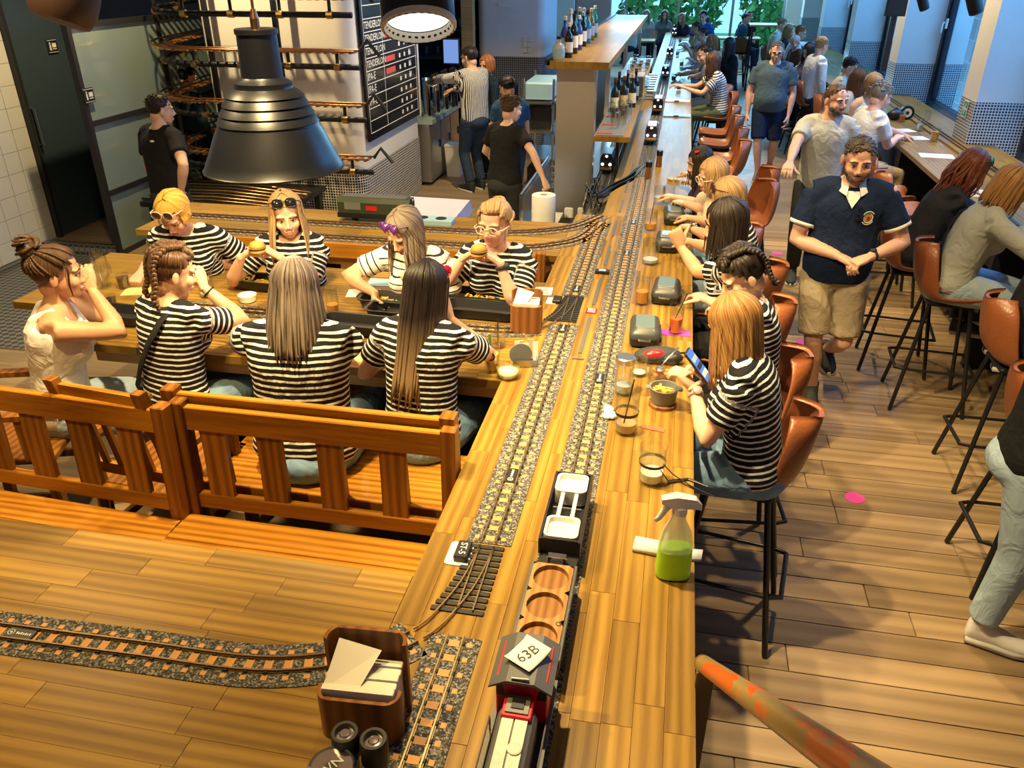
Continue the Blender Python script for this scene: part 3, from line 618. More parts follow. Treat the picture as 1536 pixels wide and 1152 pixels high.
def person(label, pel, face, lean=6, s=1.0, male=False, wid=1.0, tone='fair', hd=(0, 8, 0), twist=0, slump=0.0,
           hl=None, hr=None, pl=None, pr=None, hposeL='relax', hposeR='relax', hdirL=None, hdirR=None, palmL=None, palmR=None,
           legs='sit', footz=0.0, feet=None, top='striped', topk='tee', bot='jeans', botk='long', shoe='shoe_dark', hair=None, haircol='brown', hairargs=None,
           vox=0.013, face_detail=True, belly=0.0, bust=1.0, brow=None, cat='person', group=None, extras=None, lipc='lip', name='person', knee_spread=0.1, beard=None, hemlow=-0.08, seed=0, showlegs=True):
    rng = np.random.RandomState(seed + len(PEOPLE) * 13 + 5)
    pel = V3(*pel); fa = math.radians(face); f0 = V3(math.cos(fa), math.sin(fa), 0); Z = V3(0, 0, 1); r0 = np.cross(f0, Z)
    fb = math.radians(face + twist); f1 = V3(math.cos(fb), math.sin(fb), 0); r1 = np.cross(f1, Z)
    TL = 0.50 * s; prof = MAL if male else FEM
    if male: TL = 0.53 * s
    N = 26
    # spine by integrating the lean
    sp = {}; p = pel.copy(); pts = []; frames = []; ts = np.linspace(-0.2, 1.04, N); dt = ts[1] - ts[0]
    def frame(t):
        k = smoothstep(0, 0.8, t); ff = nrm(f0 * (1 - k) + f1 * k); rr = np.cross(ff, Z); an = math.radians(lean * (0.45 + 0.55 * smoothstep(-0.1, 0.9, t)) + slump * smoothstep(0.5, 1.0, t))
        up = Z * math.cos(an) + ff * math.sin(an); return rr, nrm(np.cross(up, rr)), up
    i0 = int(np.argmin(abs(ts))); P = [None] * N; P[i0] = pel.copy()
    for i in range(i0 + 1, N): P[i] = P[i - 1] + frame((ts[i] + ts[i - 1]) / 2)[2] * dt * TL
    for i in range(i0 - 1, -1, -1): P[i] = P[i + 1] - frame(0)[2] * dt * TL
    P = np.array(P)
    def spine(t): return V3(*[np.interp(t, ts, P[:, k]) for k in range(3)])
    def sect(t): return tuple(np.interp(t, [q[0] for q in prof], [q[k] for q in prof]) for k in (1, 2))
    sx = s * wid
    def torso(mb, t0, t1, off=0.0, loose=0.0, n=18, steps=14):
        rs = []
        for t in np.linspace(t0, t1, steps):
            a, b = sect(t)
            if loose and t < 0.8: lk = 1 - smoothstep(0.55, 0.8, t); a = a + max(0, loose - a) * lk; b = b + max(0, loose * 0.72 - b) * lk
            bl = belly * math.exp(-((t - 0.22) / 0.22) ** 2)
            rr, ff, up = frame(t); c = spine(t) + ff * bl * 0.5
            a = (a * sx + off + bl * 0.4); b = (b * sx * (0.96 if not male else 1) + off + bl * 0.6)
            rs.append([tuple(c + rr * a * math.copysign(abs(math.cos(q)) ** 0.88, math.cos(q)) + ff * b * math.copysign(abs(math.sin(q)) ** 0.92, math.sin(q))) for q in [2 * math.pi * i / n for i in range(n)]])
        mb.rings(rs)
        if not male and bust and t1 > 0.6:
            rr, ff, up = frame(0.66); c = spine(0.66)
            for sd in (-1, 1): mb.ell(c + rr * sd * 0.072 * sx + ff * (0.085 * sx) , (0.062 * sx * bust + off, 0.055 * sx * bust + off, 0.062 * sx * bust + off), 10, 8)
    # shoulders and arms
    shw = (0.182 if male else 0.160) * sx; ua = (0.295 if male else 0.275) * s; fo = (0.262 if male else 0.240) * s; am = 1.16 if male else 1.0
    am *= (0.5 + 0.5 * wid)
    rr, ff, up = frame(0.86); cs = spine(0.885)
    sh = {-1: cs - rr * shw, 1: cs + rr * shw}
    tgt = {-1: hl, 1: hr}; pole = {-1: pl, 1: pr}; el = {}; wr = {}
    for sd in (-1, 1):
        t = tgt[sd]
        if t is None: t = sh[sd] - Z * (ua + fo) * 0.96 + rr * sd * 0.06 + ff * 0.08
        pv = pole[sd] if pole[sd] is not None else (rr * sd * 0.5 - Z * 0.8 - ff * 0.35)
        el[sd], wr[sd] = ik(sh[sd], t, ua, fo, pv)
        sh[sd] = sh[sd] + nrm(el[sd] - sh[sd]) * 0.012 + Z * max(0, (el[sd][2] - sh[sd][2])) * 0.15
    # legs
    hip = {sd: pel + r0 * sd * (0.095 if male else 0.085) * sx - Z * 0.01 for sd in (-1, 1)}; th = (0.43 if male else 0.41) * s; shn = (0.41 if male else 0.39) * s
    kn = {}; an = {}; fd = {}
    for i, sd in enumerate((-1, 1)):
        if feet is not None:
            q = V3(*feet[i][:3]); kn[sd], an[sd] = ik(hip[sd], q, th, shn, f0 + r0 * sd * 0.12); fd[sd] = feet[i][3] if len(feet[i]) > 3 else face
        elif legs == 'sit':
            kn[sd] = hip[sd] + nrm(f0 + r0 * sd * knee_spread - Z * 0.10) * th; q = kn[sd] - Z * shn * 0.98 + f0 * rng.uniform(-0.06, 0.05); q[2] = max(q[2], footz + 0.07); an[sd] = q; fd[sd] = face
        else:
            q = hip[sd] - Z * (th + shn) * 0.985 + f0 * 0.02 * sd; q[2] = footz + 0.075 * s; kn[sd], an[sd] = ik(hip[sd], q, th, shn, f0); fd[sd] = face
    # head
    hy = math.radians(face + twist + hd[0]); fh = V3(math.cos(hy), math.sin(hy), 0); pit = math.radians(hd[1])
    hf = fh * math.cos(pit) - Z * math.sin(pit); hu = fh * math.sin(pit) + Z * math.cos(pit); hr_ = np.cross(hf, hu)
    if len(hd) > 2 and hd[2]: hr_ = rotax(hr_, hf, hd[2]); hu = rotax(hu, hf, hd[2])
    nb = spine(0.99); upn = frame(0.95)[2]; hs = s * (1.03 if male else 1.0)
    hc = nb + nrm(upn * 0.55 + Z * 0.45) * 0.090 * s + hu * 0.055 * s + hf * 0.030 * s
    HR = np.array([hr_, hf, hu]).T * hs
    def hx(pv): return hc + HR @ np.asarray(pv, float)
    base = np.array([pel[0], pel[1], footz])
    root = thing(name, label, cat, tuple(base), group=group)
    rec = dict(root=root, base=base, hx=hx, HR=HR, hc=hc, wr=wr, el=el, sh=sh, frame=frame, spine=spine, sect=sect, sx=sx, s=s, an=an, kn=kn, pel=pel, f0=f0, r0=r0)
    PEOPLE.append(rec)
    # body surface
    mb = MB(); torso(mb, -0.17, 1.03)
    mb.tube([nb - upn * 0.05 * s, nb + nrm(hc - nb) * 0.03 * s, hx((0, -0.018, -0.06)), hx((0, -0.01, -0.02))], [(0.058 if male else 0.047) * s, (0.058 if male else 0.046) * s, (0.057 if male else 0.047) * s, 0.045 * s], 12)
    for sd in (-1, 1):
        mb.tube([cs + rr * sd * shw * 0.35 + up * 0.02, sh[sd]], [0.055 * s * am, 0.053 * s * am], 10)
        a, e, w = sh[sd], el[sd], wr[sd]
        mb.tube([a, a * .7 + e * .3, a * .3 + e * .7, e, e * .75 + w * .25, e * .3 + w * .7, w, w + nrm(w - e) * 0.02], [q * s * am for q in (.051, .047, .042, .037, .0395, .031, .0245, .024)], 12)
        a, e, w = hip[sd], kn[sd], an[sd]
        if showlegs: mb.tube([a, a * .7 + e * .3, a * .3 + e * .7, e, e * .7 + w * .3, e * .25 + w * .75, w, w - Z * 0.03], [q * s * (0.4 + 0.6 * wid) for q in (.088, .083, .066, .054, .055, .038, .035, .035)], 12)
    acc = Acc()
    bodymats = [skin(SK[tone]), MATS['eye_white'], MATS['eye_iris'], HM(brow or haircol), MATS[lipc]]
    def fin_body(V, Fq):
        acc.add(V, Fq, 0)
        hv, hfq = TPL['headM' if male else 'headF']; acc.add(hc + hv @ HR.T, hfq, 0)
        if face_detail:
            fm = MB()
            for sd in (-1, 1):
                fm.mat(1).ell((sd * 0.030, 0.0765, 0.001), (0.0135, 0.008, 0.0062), 10, 6); fm.mat(2).ell((sd * 0.030, 0.0825, 0.0005), (0.0060, 0.0034, 0.0058), 8, 6)
                fm.mat(2).tube([(sd * 0.015, 0.0835, 0.0035), (sd * 0.030, 0.0862, 0.0082), (sd * 0.046, 0.078, 0.0045)], [0.0012, 0.0022, 0.0012], 5)
                fm.mat(3).tube([(sd * 0.012, 0.0885, 0.0215), (sd * 0.030, 0.0895, 0.0265), (sd * 0.050, 0.077, 0.0205)], [0.0028, 0.0036, 0.0018], 6, flat=1.4)
            fm.mat(4).ell((0, 0.0885, -0.0625), (0.0225, 0.0095, 0.0042), 10, 6); fm.mat(4).ell((0, 0.0875, -0.0725), (0.019, 0.0098, 0.0055), 10, 6)
            vv = hc + np.array(fm.v) @ HR.T; o = acc.n; acc.V.append(vv); acc.F += [tuple(i + o for i in q) for q in fm.f]; acc.M += fm.mi; acc.n += len(vv)
        for sd, pose, hdv, pm in ((-1, hposeL, hdirL, palmL), (1, hposeR, hdirR, palmR)):
            d = nrm(V3(*hdv)) if hdv is not None else nrm(wr[sd] - el[sd])
            pn = V3(*pm) if pm is not None else (V3(0, 0, -1) if abs(d[2]) < 0.8 else -rr * sd)
            pn = nrm(pn - d * np.dot(pn, d)); x = np.cross(d, -pn)   # x right of the hand when palm down
            hv, hq = TPL['hand_' + pose]; hv = hv.copy()
            q = hq
            if sd == -1: hv[:, 0] *= -1; q = hq[:, ::-1]
            R = np.array([x, d, -pn]).T * s * (1.1 if male else 0.97)
            acc.add(wr[sd] + d * 0.018 * s + hv @ R.T, q, 0); rec[('hand', sd)] = (wr[sd] + d * 0.018 * s, R)
        o = acc.obj('body', bodymats, root, base)
    remesh_later(mb, vox, 4, fin_body)
    # top
    if topk:
        mt = MB(); sl = dict(tee=0.62, long=9, tank=0, polo=0.66)[topk]
        torso(mt, hemlow, 0.985 if topk != 'tank' else 0.86, 0.016, loose=(0.150 if not male else 0.166) * (0.97 if topk != 'tank' else 0.85))
        if topk == 'tank':
            for sd in (-1, 1):
                q0, q1, q2 = spine(0.80), spine(0.97), spine(0.80)
                f8, b8 = sect(0.8)
                mt.tube([spine(0.78) + ff * (0.09 * sx) + rr * sd * 0.085 * sx, spine(0.93) + ff * 0.045 + rr * sd * 0.088 * sx, spine(0.985) + rr * sd * 0.085 * sx + up * 0.012, spine(0.93) - ff * 0.07 * sx + rr * sd * 0.085 * sx, spine(0.78) - ff * 0.09 * sx + rr * sd * 0.085 * sx], [0.03, 0.022, 0.018, 0.022, 0.03], 8)
        else:
            for sd in (-1, 1):
                a, e, w = sh[sd], el[sd], wr[sd]
                mt.tube([spine(0.97) + rr * sd * 0.05 * sx, cs + rr * sd * shw * 0.55 + up * 0.028, a], [0.052 * s, 0.060 * s * am, 0.066 * s * am], 12)
                if sl > 1: mt.tube([a, a * .6 + e * .4, e, e * .5 + w * .5, e * .06 + w * .94], [(q * s * am + .012) for q in (.053, .049, .042, .037, .030)], 12)
                else: mt.tube([a - nrm(e - a) * 0.01, a * (1 - sl * .5) + e * sl * .5, a * (1 - sl) + e * sl], [.053 * s * am + .010, .050 * s * am + .013, .048 * s * am + .020], 14)
        A0 = {sd: (sh[sd].copy(), el[sd].copy(), wr[sd].copy()) for sd in (-1, 1)}
        def fin_top(V, Fq):
            # folds
            at = Acc(); at.add(V, Fq, 0); o = at.obj({'long': 'sweater', 'tank': 'tank_top', 'tee': 'shirt', 'polo': 'polo_shirt'}[topk], [MATS[top]], root, base)
            tt = np.full(len(V), 0.0); best = np.full(len(V), 9.0); sv = np.zeros((len(V), 3))
            idx = np.argmin(((V[:, None, :] - P[None, ::1, :]) ** 2).sum(2), axis=1)
            up0 = (P[-6] - P[2]); up0 = up0 / np.linalg.norm(up0)
            i1 = np.clip(idx, 1, N - 2); tan = P[i1 + 1] - P[i1 - 1]; tan /= np.linalg.norm(tan, axis=1)[:, None]
            sc = ts[i1] * TL + ((V - P[i1]) * tan).sum(1) * 0.9
            sv[:, 0] = sc; sv[:, 1] = (V - pel) @ r1
            for sd in (-1, 1):
                a, e, w = A0[sd]; d = e - a
                ax = (V - a) @ nrm(d); t, dist = seg_t(V, a, e); lat = (V - cs) @ (rr * sd)
                on = (dist < 0.105 * s * am) & (lat > shw * 0.80) & (ax > 0.045)
                if sl > 1:
                    t2, dist2 = seg_t(V, e, w); on2 = (dist2 < 0.075) & (dist2 < dist); sv[on2, 0] = ua + t2[on2] * fo; on = on & ~on2
                sv[on, 0] = ax[on]; sv[on, 1] = ((V - a) @ np.cross(nrm(d), f1))[on]
            atr = o.data.attributes.new('sv', 'FLOAT_VECTOR', 'POINT'); atr.data.foreach_set('vector', sv.ravel())
        remesh_later(mt, min(vox, 0.016), 6, fin_top)
    # trousers
    if botk and showlegs:
        mp = MB(); torso(mp, -0.17, 0.10 if topk != 'tank' else 0.2, 0.006); lo = 0.013
        mp.ell(pel - f0 * 0.035 * s - Z * 0.04 * s, (0.155 * sx, 0.125 * sx, 0.10 * s), 14, 10, Matrix.Rotation(fa - math.pi / 2, 3, 'Z'))
        for sd in (-1, 1):
            a, e, w = hip[sd], kn[sd], an[sd]; k = s * (0.4 + 0.6 * wid)
            if botk == 'shorts': mp.tube([a, a * .6 + e * .4, a * .10 + e * .90], [.092 * k + lo, .088 * k + .012, .078 * k + .014], 14)
            else: mp.tube([a, a * .7 + e * .3, a * .3 + e * .7, e, e * .7 + w * .3, e * .12 + w * .88], [.092 * k + lo, .087 * k + lo, .071 * k + lo, .060 * k + lo, .056 * k + lo, .046 * k + .016], 14)
        def fin_bot(V, Fq):
            at = Acc(); at.add(V, Fq, 0); at.obj('shorts' if botk == 'shorts' else 'trousers', [MATS[bot]], root, base)
        remesh_later(mp, max(vox, 0.014), 3, fin_bot)
    # shoes
    if showlegs:
        for sd in (-1, 1):
            a = math.radians(fd[sd]); fx = V3(math.cos(a), math.sin(a), 0); rx = np.cross(fx, Z); R = np.array([rx, fx, Z]).T * s * (1.12 if male else 1.0)
            up_sh = 0.0
            hv, hq = TPL['shoe']; at = Acc(); o0 = an[sd] - Z * 0.075 * s + fx * 0.042 * s
            at.add(o0 + hv @ R.T, hq, 0); sm = sole_mb(); at.add(o0 + np.array(sm.v) @ R.T, sm.f, 1)
            at.obj('shoe', [MATS[shoe], MATS['sole']], root, base)
    # hair
    if hair:
        hm = MB(); ha = dict(hairargs or {}); gl = (HR / hs).T @ V3(0, 0, -1.0)
        hair_styles(hm, hair, rng, gl, ha)
        vv = hc + np.array(hm.v) @ HR.T; at = Acc(); at.add(vv, hm.f, 0); o = at.obj('hair', [HM(haircol)], root, base)
        L = np.array(hm.v); az = np.arctan2(L[:, 1] + 0.014, L[:, 0]); st = np.stack([np.cos(az) * 22, np.sin(az) * 22, L[:, 2] * 7 + np.linalg.norm(L[:, :2], axis=1) * 8], 1)
        atr = o.data.attributes.new('strand', 'FLOAT_VECTOR', 'POINT'); atr.data.foreach_set('vector', st.ravel())
    if beard:
        bm = MB(); bm.ell((0, 0.046, -0.080), (0.052, 0.043, 0.029), 14, 8); bm.ell((0.045, 0.03, -0.05), (0.020, 0.035, 0.030), 10, 8); bm.ell((-0.045, 0.03, -0.05), (0.020, 0.035, 0.030), 10, 8); bm.ell((0, 0.085, -0.050), (0.026, 0.012, 0.006), 10, 6)
        at = Acc(); at.add(hc + np.array(bm.v) @ HR.T, bm.f, 0); o = at.obj('beard', [HM(beard)], root, base)
    return rec
def hair_styles(hm, hair, rng, gl, a):
    if hair == 'long':
        hair_cap(hm, 0.011, a.pop('line', 0.078), a.pop('back', -0.06)); hair_long(hm, rng, gl, a.pop('length', 0.3), **a)
    elif hair == 'short':
        hair_cap(hm, 0.006 + a.get('grow', 0), a.pop('line', 0.082), a.pop('back', -0.045), a.pop('top', 0)); hair_short(hm, rng, **a)
    elif hair == 'bald':
        hair_cap(hm, 0.003, 0.2, -0.05); 
    elif hair == 'bun':
        hair_cap(hm, 0.010, 0.078, -0.055); c = V3(*a.get('bun', (0, -0.085, 0.105))); R = a.get('r', 0.042)
        hm.ell(c, (R, R * .8, R * .9), 12, 10)
        for k in range(16):
            t = rng.uniform(0, 6.28); q = rng.uniform(-.8, .8); pts = [c + V3(math.cos(t + u) * R * 1.02 * math.cos(q), math.sin(t + u) * R * .9 * math.cos(q), math.sin(q + u * .4) * R) for u in np.linspace(0, 2.0, 6)]; lock(hm, pts, 0.011, 0.004, 0.7)
        for k in range(46):
            ph = rng.uniform(0, 6.28); th0 = 1.35 + (0.45 if math.sin(ph) < 0.3 else 0.0) - (0.35 if math.sin(ph) > 0.75 else 0)
            p0 = scalp(ph, th0, 0.010); tgt = c; pts = []
            for u in np.linspace(0, 1, 6):
                q = p0 * (1 - u) + tgt * u; d = q - V3(0, -0.014, 0.036); n_ = nrm(d / V3(.085, .104, .092)); s_ = V3(0, -0.014, 0.036) + V3(.086, .105, .092) * n_
                pts.append(s_ * (1 - u ** 4) + q * u ** 4)
            lock(hm, pts, 0.010, 0.006, 0.5)
        for k in range(a.get('wisps', 4)):
            sd = 1 if k % 2 else -1; p = scalp(math.radians(90 - sd * 58), 1.2, 0.012); lock(hm, [p, p + V3(sd * .012, .008, -.04), p + V3(sd * .008, .004, -.10), p + gl * 0.15 + V3(sd * .01, 0, 0)], 0.004, 0.002)
    elif hair == 'pony':
        hair_styles(hm, 'bun', rng, gl, dict(bun=a.get('at', (0, -0.10, 0.05)), r=0.022, wisps=2)); c = V3(*a.get('at', (0, -0.10, 0.05))); L = a.get('length', 0.25)
        for k in range(16):
            o = rng.uniform(-.016, .016, 3); pts = [c + o]; p = c + o; 
            for j in range(7): d = nrm(gl * (0.25 + j * .25) + V3(0, -1, 0.15) * max(0, 0.9 - j * .3) + rng.uniform(-.08, .08, 3)); p = p + d * L / 7; pts.append(p)
            lock(hm, pts, 0.012)
    elif hair == 'braids':
        hair_cap(hm, 0.009, 0.076, -0.055)
        for sd in (-1, 1):
            L = a.get('length', 0.16); e = V3(sd * 0.060, -0.092, -0.062)
            pts = [scalp(math.radians(90 - sd * 16), 0.85, 0.012), scalp(math.radians(90 - sd * 40), 0.35, 0.014), scalp(math.radians(270 + sd * 42), 0.55, 0.015), scalp(math.radians(270 + sd * 32), 1.1, 0.014), scalp(math.radians(270 + sd * 30), 1.65, 0.012), e, e + gl * L * .5 + V3(sd * .012, -.02, 0), e + gl * L]
            braid(hm, pts, a.get('r', 0.026), a.get('n', 22))
        for k in range(40):
            ph = rng.uniform(0, 6.28); p0 = scalp(ph, 1.5 if math.sin(ph) < .3 else 1.15, 0.009); p1 = scalp(ph, .5, 0.010); lock(hm, [p0, scalp(ph, 1.0, 0.011), p1], 0.010, 0.005, .45)
    elif hair == 'bob':
        hair_cap(hm, 0.012, 0.08, -0.06); hair_long(hm, rng, gl, a.pop('length', 0.1), **a)
def on_head(rec, mb, name, mat, smooth=True):
    at = Acc(); at.add(rec['hc'] + np.array(mb.v) @ rec['HR'].T, mb.f, 0); o = at.obj(name, [MATS[mat]] if isinstance(mat, str) else mat, rec['root'], rec['base']); at2 = None
    if any(mb.mi): o.data.polygons.foreach_set('material_index', mb.mi)
    return o
def on_body(rec, mb, name, mat):
    at = Acc(); at.add(np.array(mb.v), mb.f, 0); return at.obj(name, [MATS[mat]] if isinstance(mat, str) else mat, rec['root'], rec['base'])
def sunglasses(rec, lens, frame, z=0.085, y=0.068, tilt=0.75, heart=False, name='sunglasses', r=0.027, arms=True):
    """glasses pushed up on the hair, or worn (z = 0)"""
    mb = MB(); T = Matrix.Translation((0, y, z)) @ Matrix.Rotation(tilt, 4, 'X')
    def P(a): return tuple(T @ Vector(a))
    for sd in (-1, 1):
        n = 18; out = []
        for i in range(n):
            t = 2 * math.pi * i / n
            if heart: x = 1.05 * math.sin(t) ** 3; w = (13 * math.cos(t) - 5 * math.cos(2 * t) - 2 * math.cos(3 * t) - math.cos(4 * t)) / 16
            else: x = math.copysign(abs(math.cos(t)) ** .75, math.cos(t)) * 1.05; w = math.copysign(abs(math.sin(t)) ** .8, math.sin(t)) * .85
            out.append((sd * 0.034 + x * r, w * r))
        mb.mat(0).add([P((a, 0.004, b)) for a, b in out] + [P((a, -0.001, b)) for a, b in out], [tuple(range(n)), tuple(range(2 * n - 1, n - 1, -1))] + [(i, n + i, n + (i + 1) % n, (i + 1) % n) for i in range(n)])
        mb.mat(1).tube([P((a, 0.002, b)) for a, b in out + out[:1]], 0.0028, 6)
        if arms: mb.mat(1).tube([P((sd * 0.062, 0, 0.006)), P((sd * 0.080, -0.02, 0.006)), P((sd * 0.084, -0.09, 0.0)), P((sd * 0.080, -0.115, -0.02))], 0.0028, 6)
    mb.mat(1).tube([P((-0.010, 0.002, 0.008)), P((0.010, 0.002, 0.008))], 0.003, 6)
    at = Acc(); at.add(rec['hc'] + np.array(mb.v) @ rec['HR'].T, mb.f, 0); at.M = list(mb.mi); return at.obj(name, [MATS[lens], MATS[frame]], rec['root'], rec['base'])
def watch(rec, sd, mat='shoe_dark'):
    w, e = rec['wr'][sd], rec['el'][sd]; d = nrm(w - e); q = w - d * 0.02; x = nrm(np.cross(d, V3(0, 0, 1))); y = np.cross(x, d); mb = MB()
    r = 0.030 * rec['s']
    mb.tube([q - d * 0.010, q - d * 0.008, q + d * 0.008, q + d * 0.010], [r, r + .003, r + .003, r], 14)
    M = Matrix((x, y, d)).transposed(); up = nrm(V3(0, 0, 1) - d * d[2]); mb.tube([q + up * r, q + up * (r + 0.010)], [0.019, 0.018], 14)
    return on_body(rec, mb, 'wristwatch', mat)
# ================================================================== counter and tables
def staves(par, x0, x1, y0, y1, along, w, lmin, lmax, mat, z=CZ, th=0.04, seed=1):
    rg = random.Random(seed); a = x0 if along == 'Y' else y0; A1 = x1 if along == 'Y' else y1; n = max(1, round((A1 - a) / w)); w = (A1 - a) / n
    s0, s1 = (y0, y1) if along == 'Y' else (x0, x1)
    for i in range(n):
        p = s0 - rg.uniform(0, lmax * .8)
        while p < s1:
            L = rg.uniform(lmin, lmax); q0, q1 = max(p, s0), min(p + L, s1); p += L
            if s1 - q1 < 0.05: q1 = s1; p = s1
            if q1 - q0 < 0.02: continue
            h = z + rg.uniform(-.0004, .0002); g = .00035
            b0, b1 = a + i * w + g, a + (i + 1) * w - g
            m = MB().box(b0, b1, q0 + g, q1 - g, z - th, h, .0008) if along == 'Y' else MB().box(q0 + g, q1 - g, b0, b1, z - th, h, .0008)
            o = m.build('stave', mat); o.parent = par; o.matrix_parent_inverse = par.matrix_basis.inverted()
def part(mb, name, mat, par, smooth=False):
    o = mb.build(name, mat, smooth=smooth); o.parent = par; o.matrix_parent_inverse = par.matrix_basis.inverted(); return o
CX0, CX1 = -0.65, 0.18
ctr = thing('bar_counter', 'long honey oak bar counter carrying two model railway tracks', 'counter', (-.24, 3.0, 0))
staves(ctr, CX0, CX1, 0.55, 5.75, 'Y', 0.075, .32, .62, 'oak_y', seed=2)
part(MB().box(-0.46, CX1, 5.75, 24.0, CZ - .04, CZ), 'top_far', 'oak_far', ctr)
part(MB().box(0.06, 0.10, .55, 24.0, .0, CZ - .04), 'front_panel', 'oak_y', ctr); part(MB().box(-0.62, -.58, .55, 5.6, .33, CZ - .04), 'back_panel', 'black_paint', ctr); part(MB().box(-.44, -.40, 5.7, 24.0, 0, CZ - .04), 'back_panel', 'black_paint', ctr)
tn = thing('booth_table', 'bare oak table top in front of the empty brown benches', 'table', (-1.6, 1.2, 0.33))
staves(tn, -3.1, CX0 - .001, 0.55, 1.765, 'X', 0.083, .28, .6, 'oak_x', seed=5)
part(MB().box(-3.0, -2.9, .7, 1.6, .33, CZ - .04), 'leg', 'black_paint', tn); part(MB().box(-1.9, -1.8, .7, 1.5, .33, CZ - .04), 'leg', 'black_paint', tn)
tb = thing('booth_table', 'oak booth table laid with trays and glasses for the striped women', 'table', (-1.7, 3.7, 0.33))
staves(tb, -2.78, CX0 - .001, 3.05, 4.30, 'X', 0.09, .35, .7, 'oak_x', seed=8)
part(MB().box(-2.6, -2.45, 3.4, 3.9, .33, CZ - .04), 'leg', 'black_paint', tb); part(MB().box(-1.0, -.9, 3.4, 3.9, .33, CZ - .04), 'leg', 'black_paint', tb); part(MB().box(-2.7, CX0 - .01, 3.09, 3.12, CZ - .11, CZ - .04), 'apron', 'light_wood', tb); part(MB().box(-2.7, CX0 - .01, 4.22, 4.25, CZ - .11, CZ - .04), 'apron', 'light_wood', tb)
ts_ = thing('track_shelf', 'raised oak shelf with curving tracks behind the four women facing the aisle', 'shelf', (-2, 5.1, .33))
staves(ts_, -3.6, CX0 - .001, 4.78, 5.50, 'X', 0.09, .35, .7, 'oak_x', seed=11)
part(MB().box(-3.5, CX0 - .02, 4.80, 4.83, CZ - .16, CZ - .04), 'apron', 'light_wood', ts_)
for x in (-3.45, -2.75, -2.08, -1.42, -.72): part(MB().box(x - .035, x + .035, 4.79, 4.86, .33, CZ - .16), 'post', 'light_wood', ts_)
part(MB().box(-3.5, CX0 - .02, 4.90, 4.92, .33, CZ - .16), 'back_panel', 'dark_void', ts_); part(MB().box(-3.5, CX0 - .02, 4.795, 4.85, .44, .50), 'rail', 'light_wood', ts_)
# ================================================================== model railway tracks
def ballast():
    m, n, l, b = new_mat('ballast'); setp(b, (.05, .05, .05), .8); g = n.new('ShaderNodeNewGeometry')
    v = n.new('ShaderNodeTexVoronoi'); v.inputs['Scale'].default_value = 210; l.new(g.outputs['Position'], v.inputs['Vector'])
    r = n.new('ShaderNodeValToRGB'); r.color_ramp.elements[0].color = (.018, .018, .019, 1); r.color_ramp.elements[1].color = (.30, .29, .27, 1); r.color_ramp.elements[1].position = .95
    sp = n.new('ShaderNodeSeparateColor'); l.new(v.outputs['Color'], sp.inputs[0]); pw = n.new('ShaderNodeMath'); pw.operation = 'POWER'; pw.inputs[1].default_value = 2.6; l.new(sp.outputs[0], pw.inputs[0]); l.new(pw.outputs[0], r.inputs[0]); l.new(r.outputs[0], b.inputs['Base Color'])
    bp = n.new('ShaderNodeBump'); bp.inputs['Strength'].default_value = .6; bp.inputs['Distance'].default_value = .003; l.new(v.outputs['Distance'], bp.inputs['Height']); l.new(bp.outputs[0], b.inputs['Normal'])
ballast(); plain('sleeper_tan', (.52, .26, .085), .6, amt=.2, scale=40); plain('rail_brass', (.52, .40, .22), .28, .9); plain('rail_dark', (.20, .13, .07), .4, .7); plain('sleeper_black', (.012, .012, .013), .5)
def resample(pts, step):
    pts = [Vector((p[0], p[1], p[2] if len(p) > 2 else 0)) for p in pts]
    # Catmull-Rom then even steps
    P = [pts[0] * 2 - pts[1]] + pts + [pts[-1] * 2 - pts[-2]]; dense = []
    for i in range(1, len(P) - 2):
        for k in range(24):
            t = k / 24; a, b, c, d = P[i - 1:i + 3]
            dense.append(.5 * ((2 * b) + (c - a) * t + (2 * a - 5 * b + 4 * c - d) * t * t + (3 * b - a - 3 * c + d) * t ** 3))
    dense.append(pts[-1]); out = [dense[0]]; acc = 0
    for i in range(1, len(dense)):
        seg = dense[i] - dense[i - 1]; L = seg.length; 
        while acc + L >= step and L > 0:
            u = (step - acc) / L; p = dense[i - 1] + seg * u; out.append(p); dense[i - 1] = p; seg = dense[i] - p; L = seg.length; acc = 0
        acc += L
    return out
def ribbon(mb, pts, o0, o1, z0, z1):
    rs = []
    for i, p in enumerate(pts):
        t = (pts[min(i + 1, len(pts) - 1)] - pts[max(i - 1, 0)]).normalized(); n = Vector((t.y, -t.x, 0)).normalized()
        a, b = p + n * o0, p + n * o1; rs.append([(a.x, a.y, p.z + z0), (b.x, b.y, p.z + z0), (b.x, b.y, p.z + z1), (a.x, a.y, p.z + z1)])
    mb.rings(rs)
SLEEP = MB(); SLEEP.box(-.0165, .0165, -.011, .011, 0, .0046); SLEEP.box(.036, .050, -.008, .008, 0, .0046); SLEEP.box(-.050, -.036, -.008, .008, 0, .0046)
SLEEP_ME = SLEEP.mesh('sleeper', 'sleeper_tan')
SLEEPK = MB(); SLEEPK.box(-.055, .055, -.011, .011, 0, .0055, .002); SLEEPK_ME = SLEEPK.mesh('sleeper', 'sleeper_black')
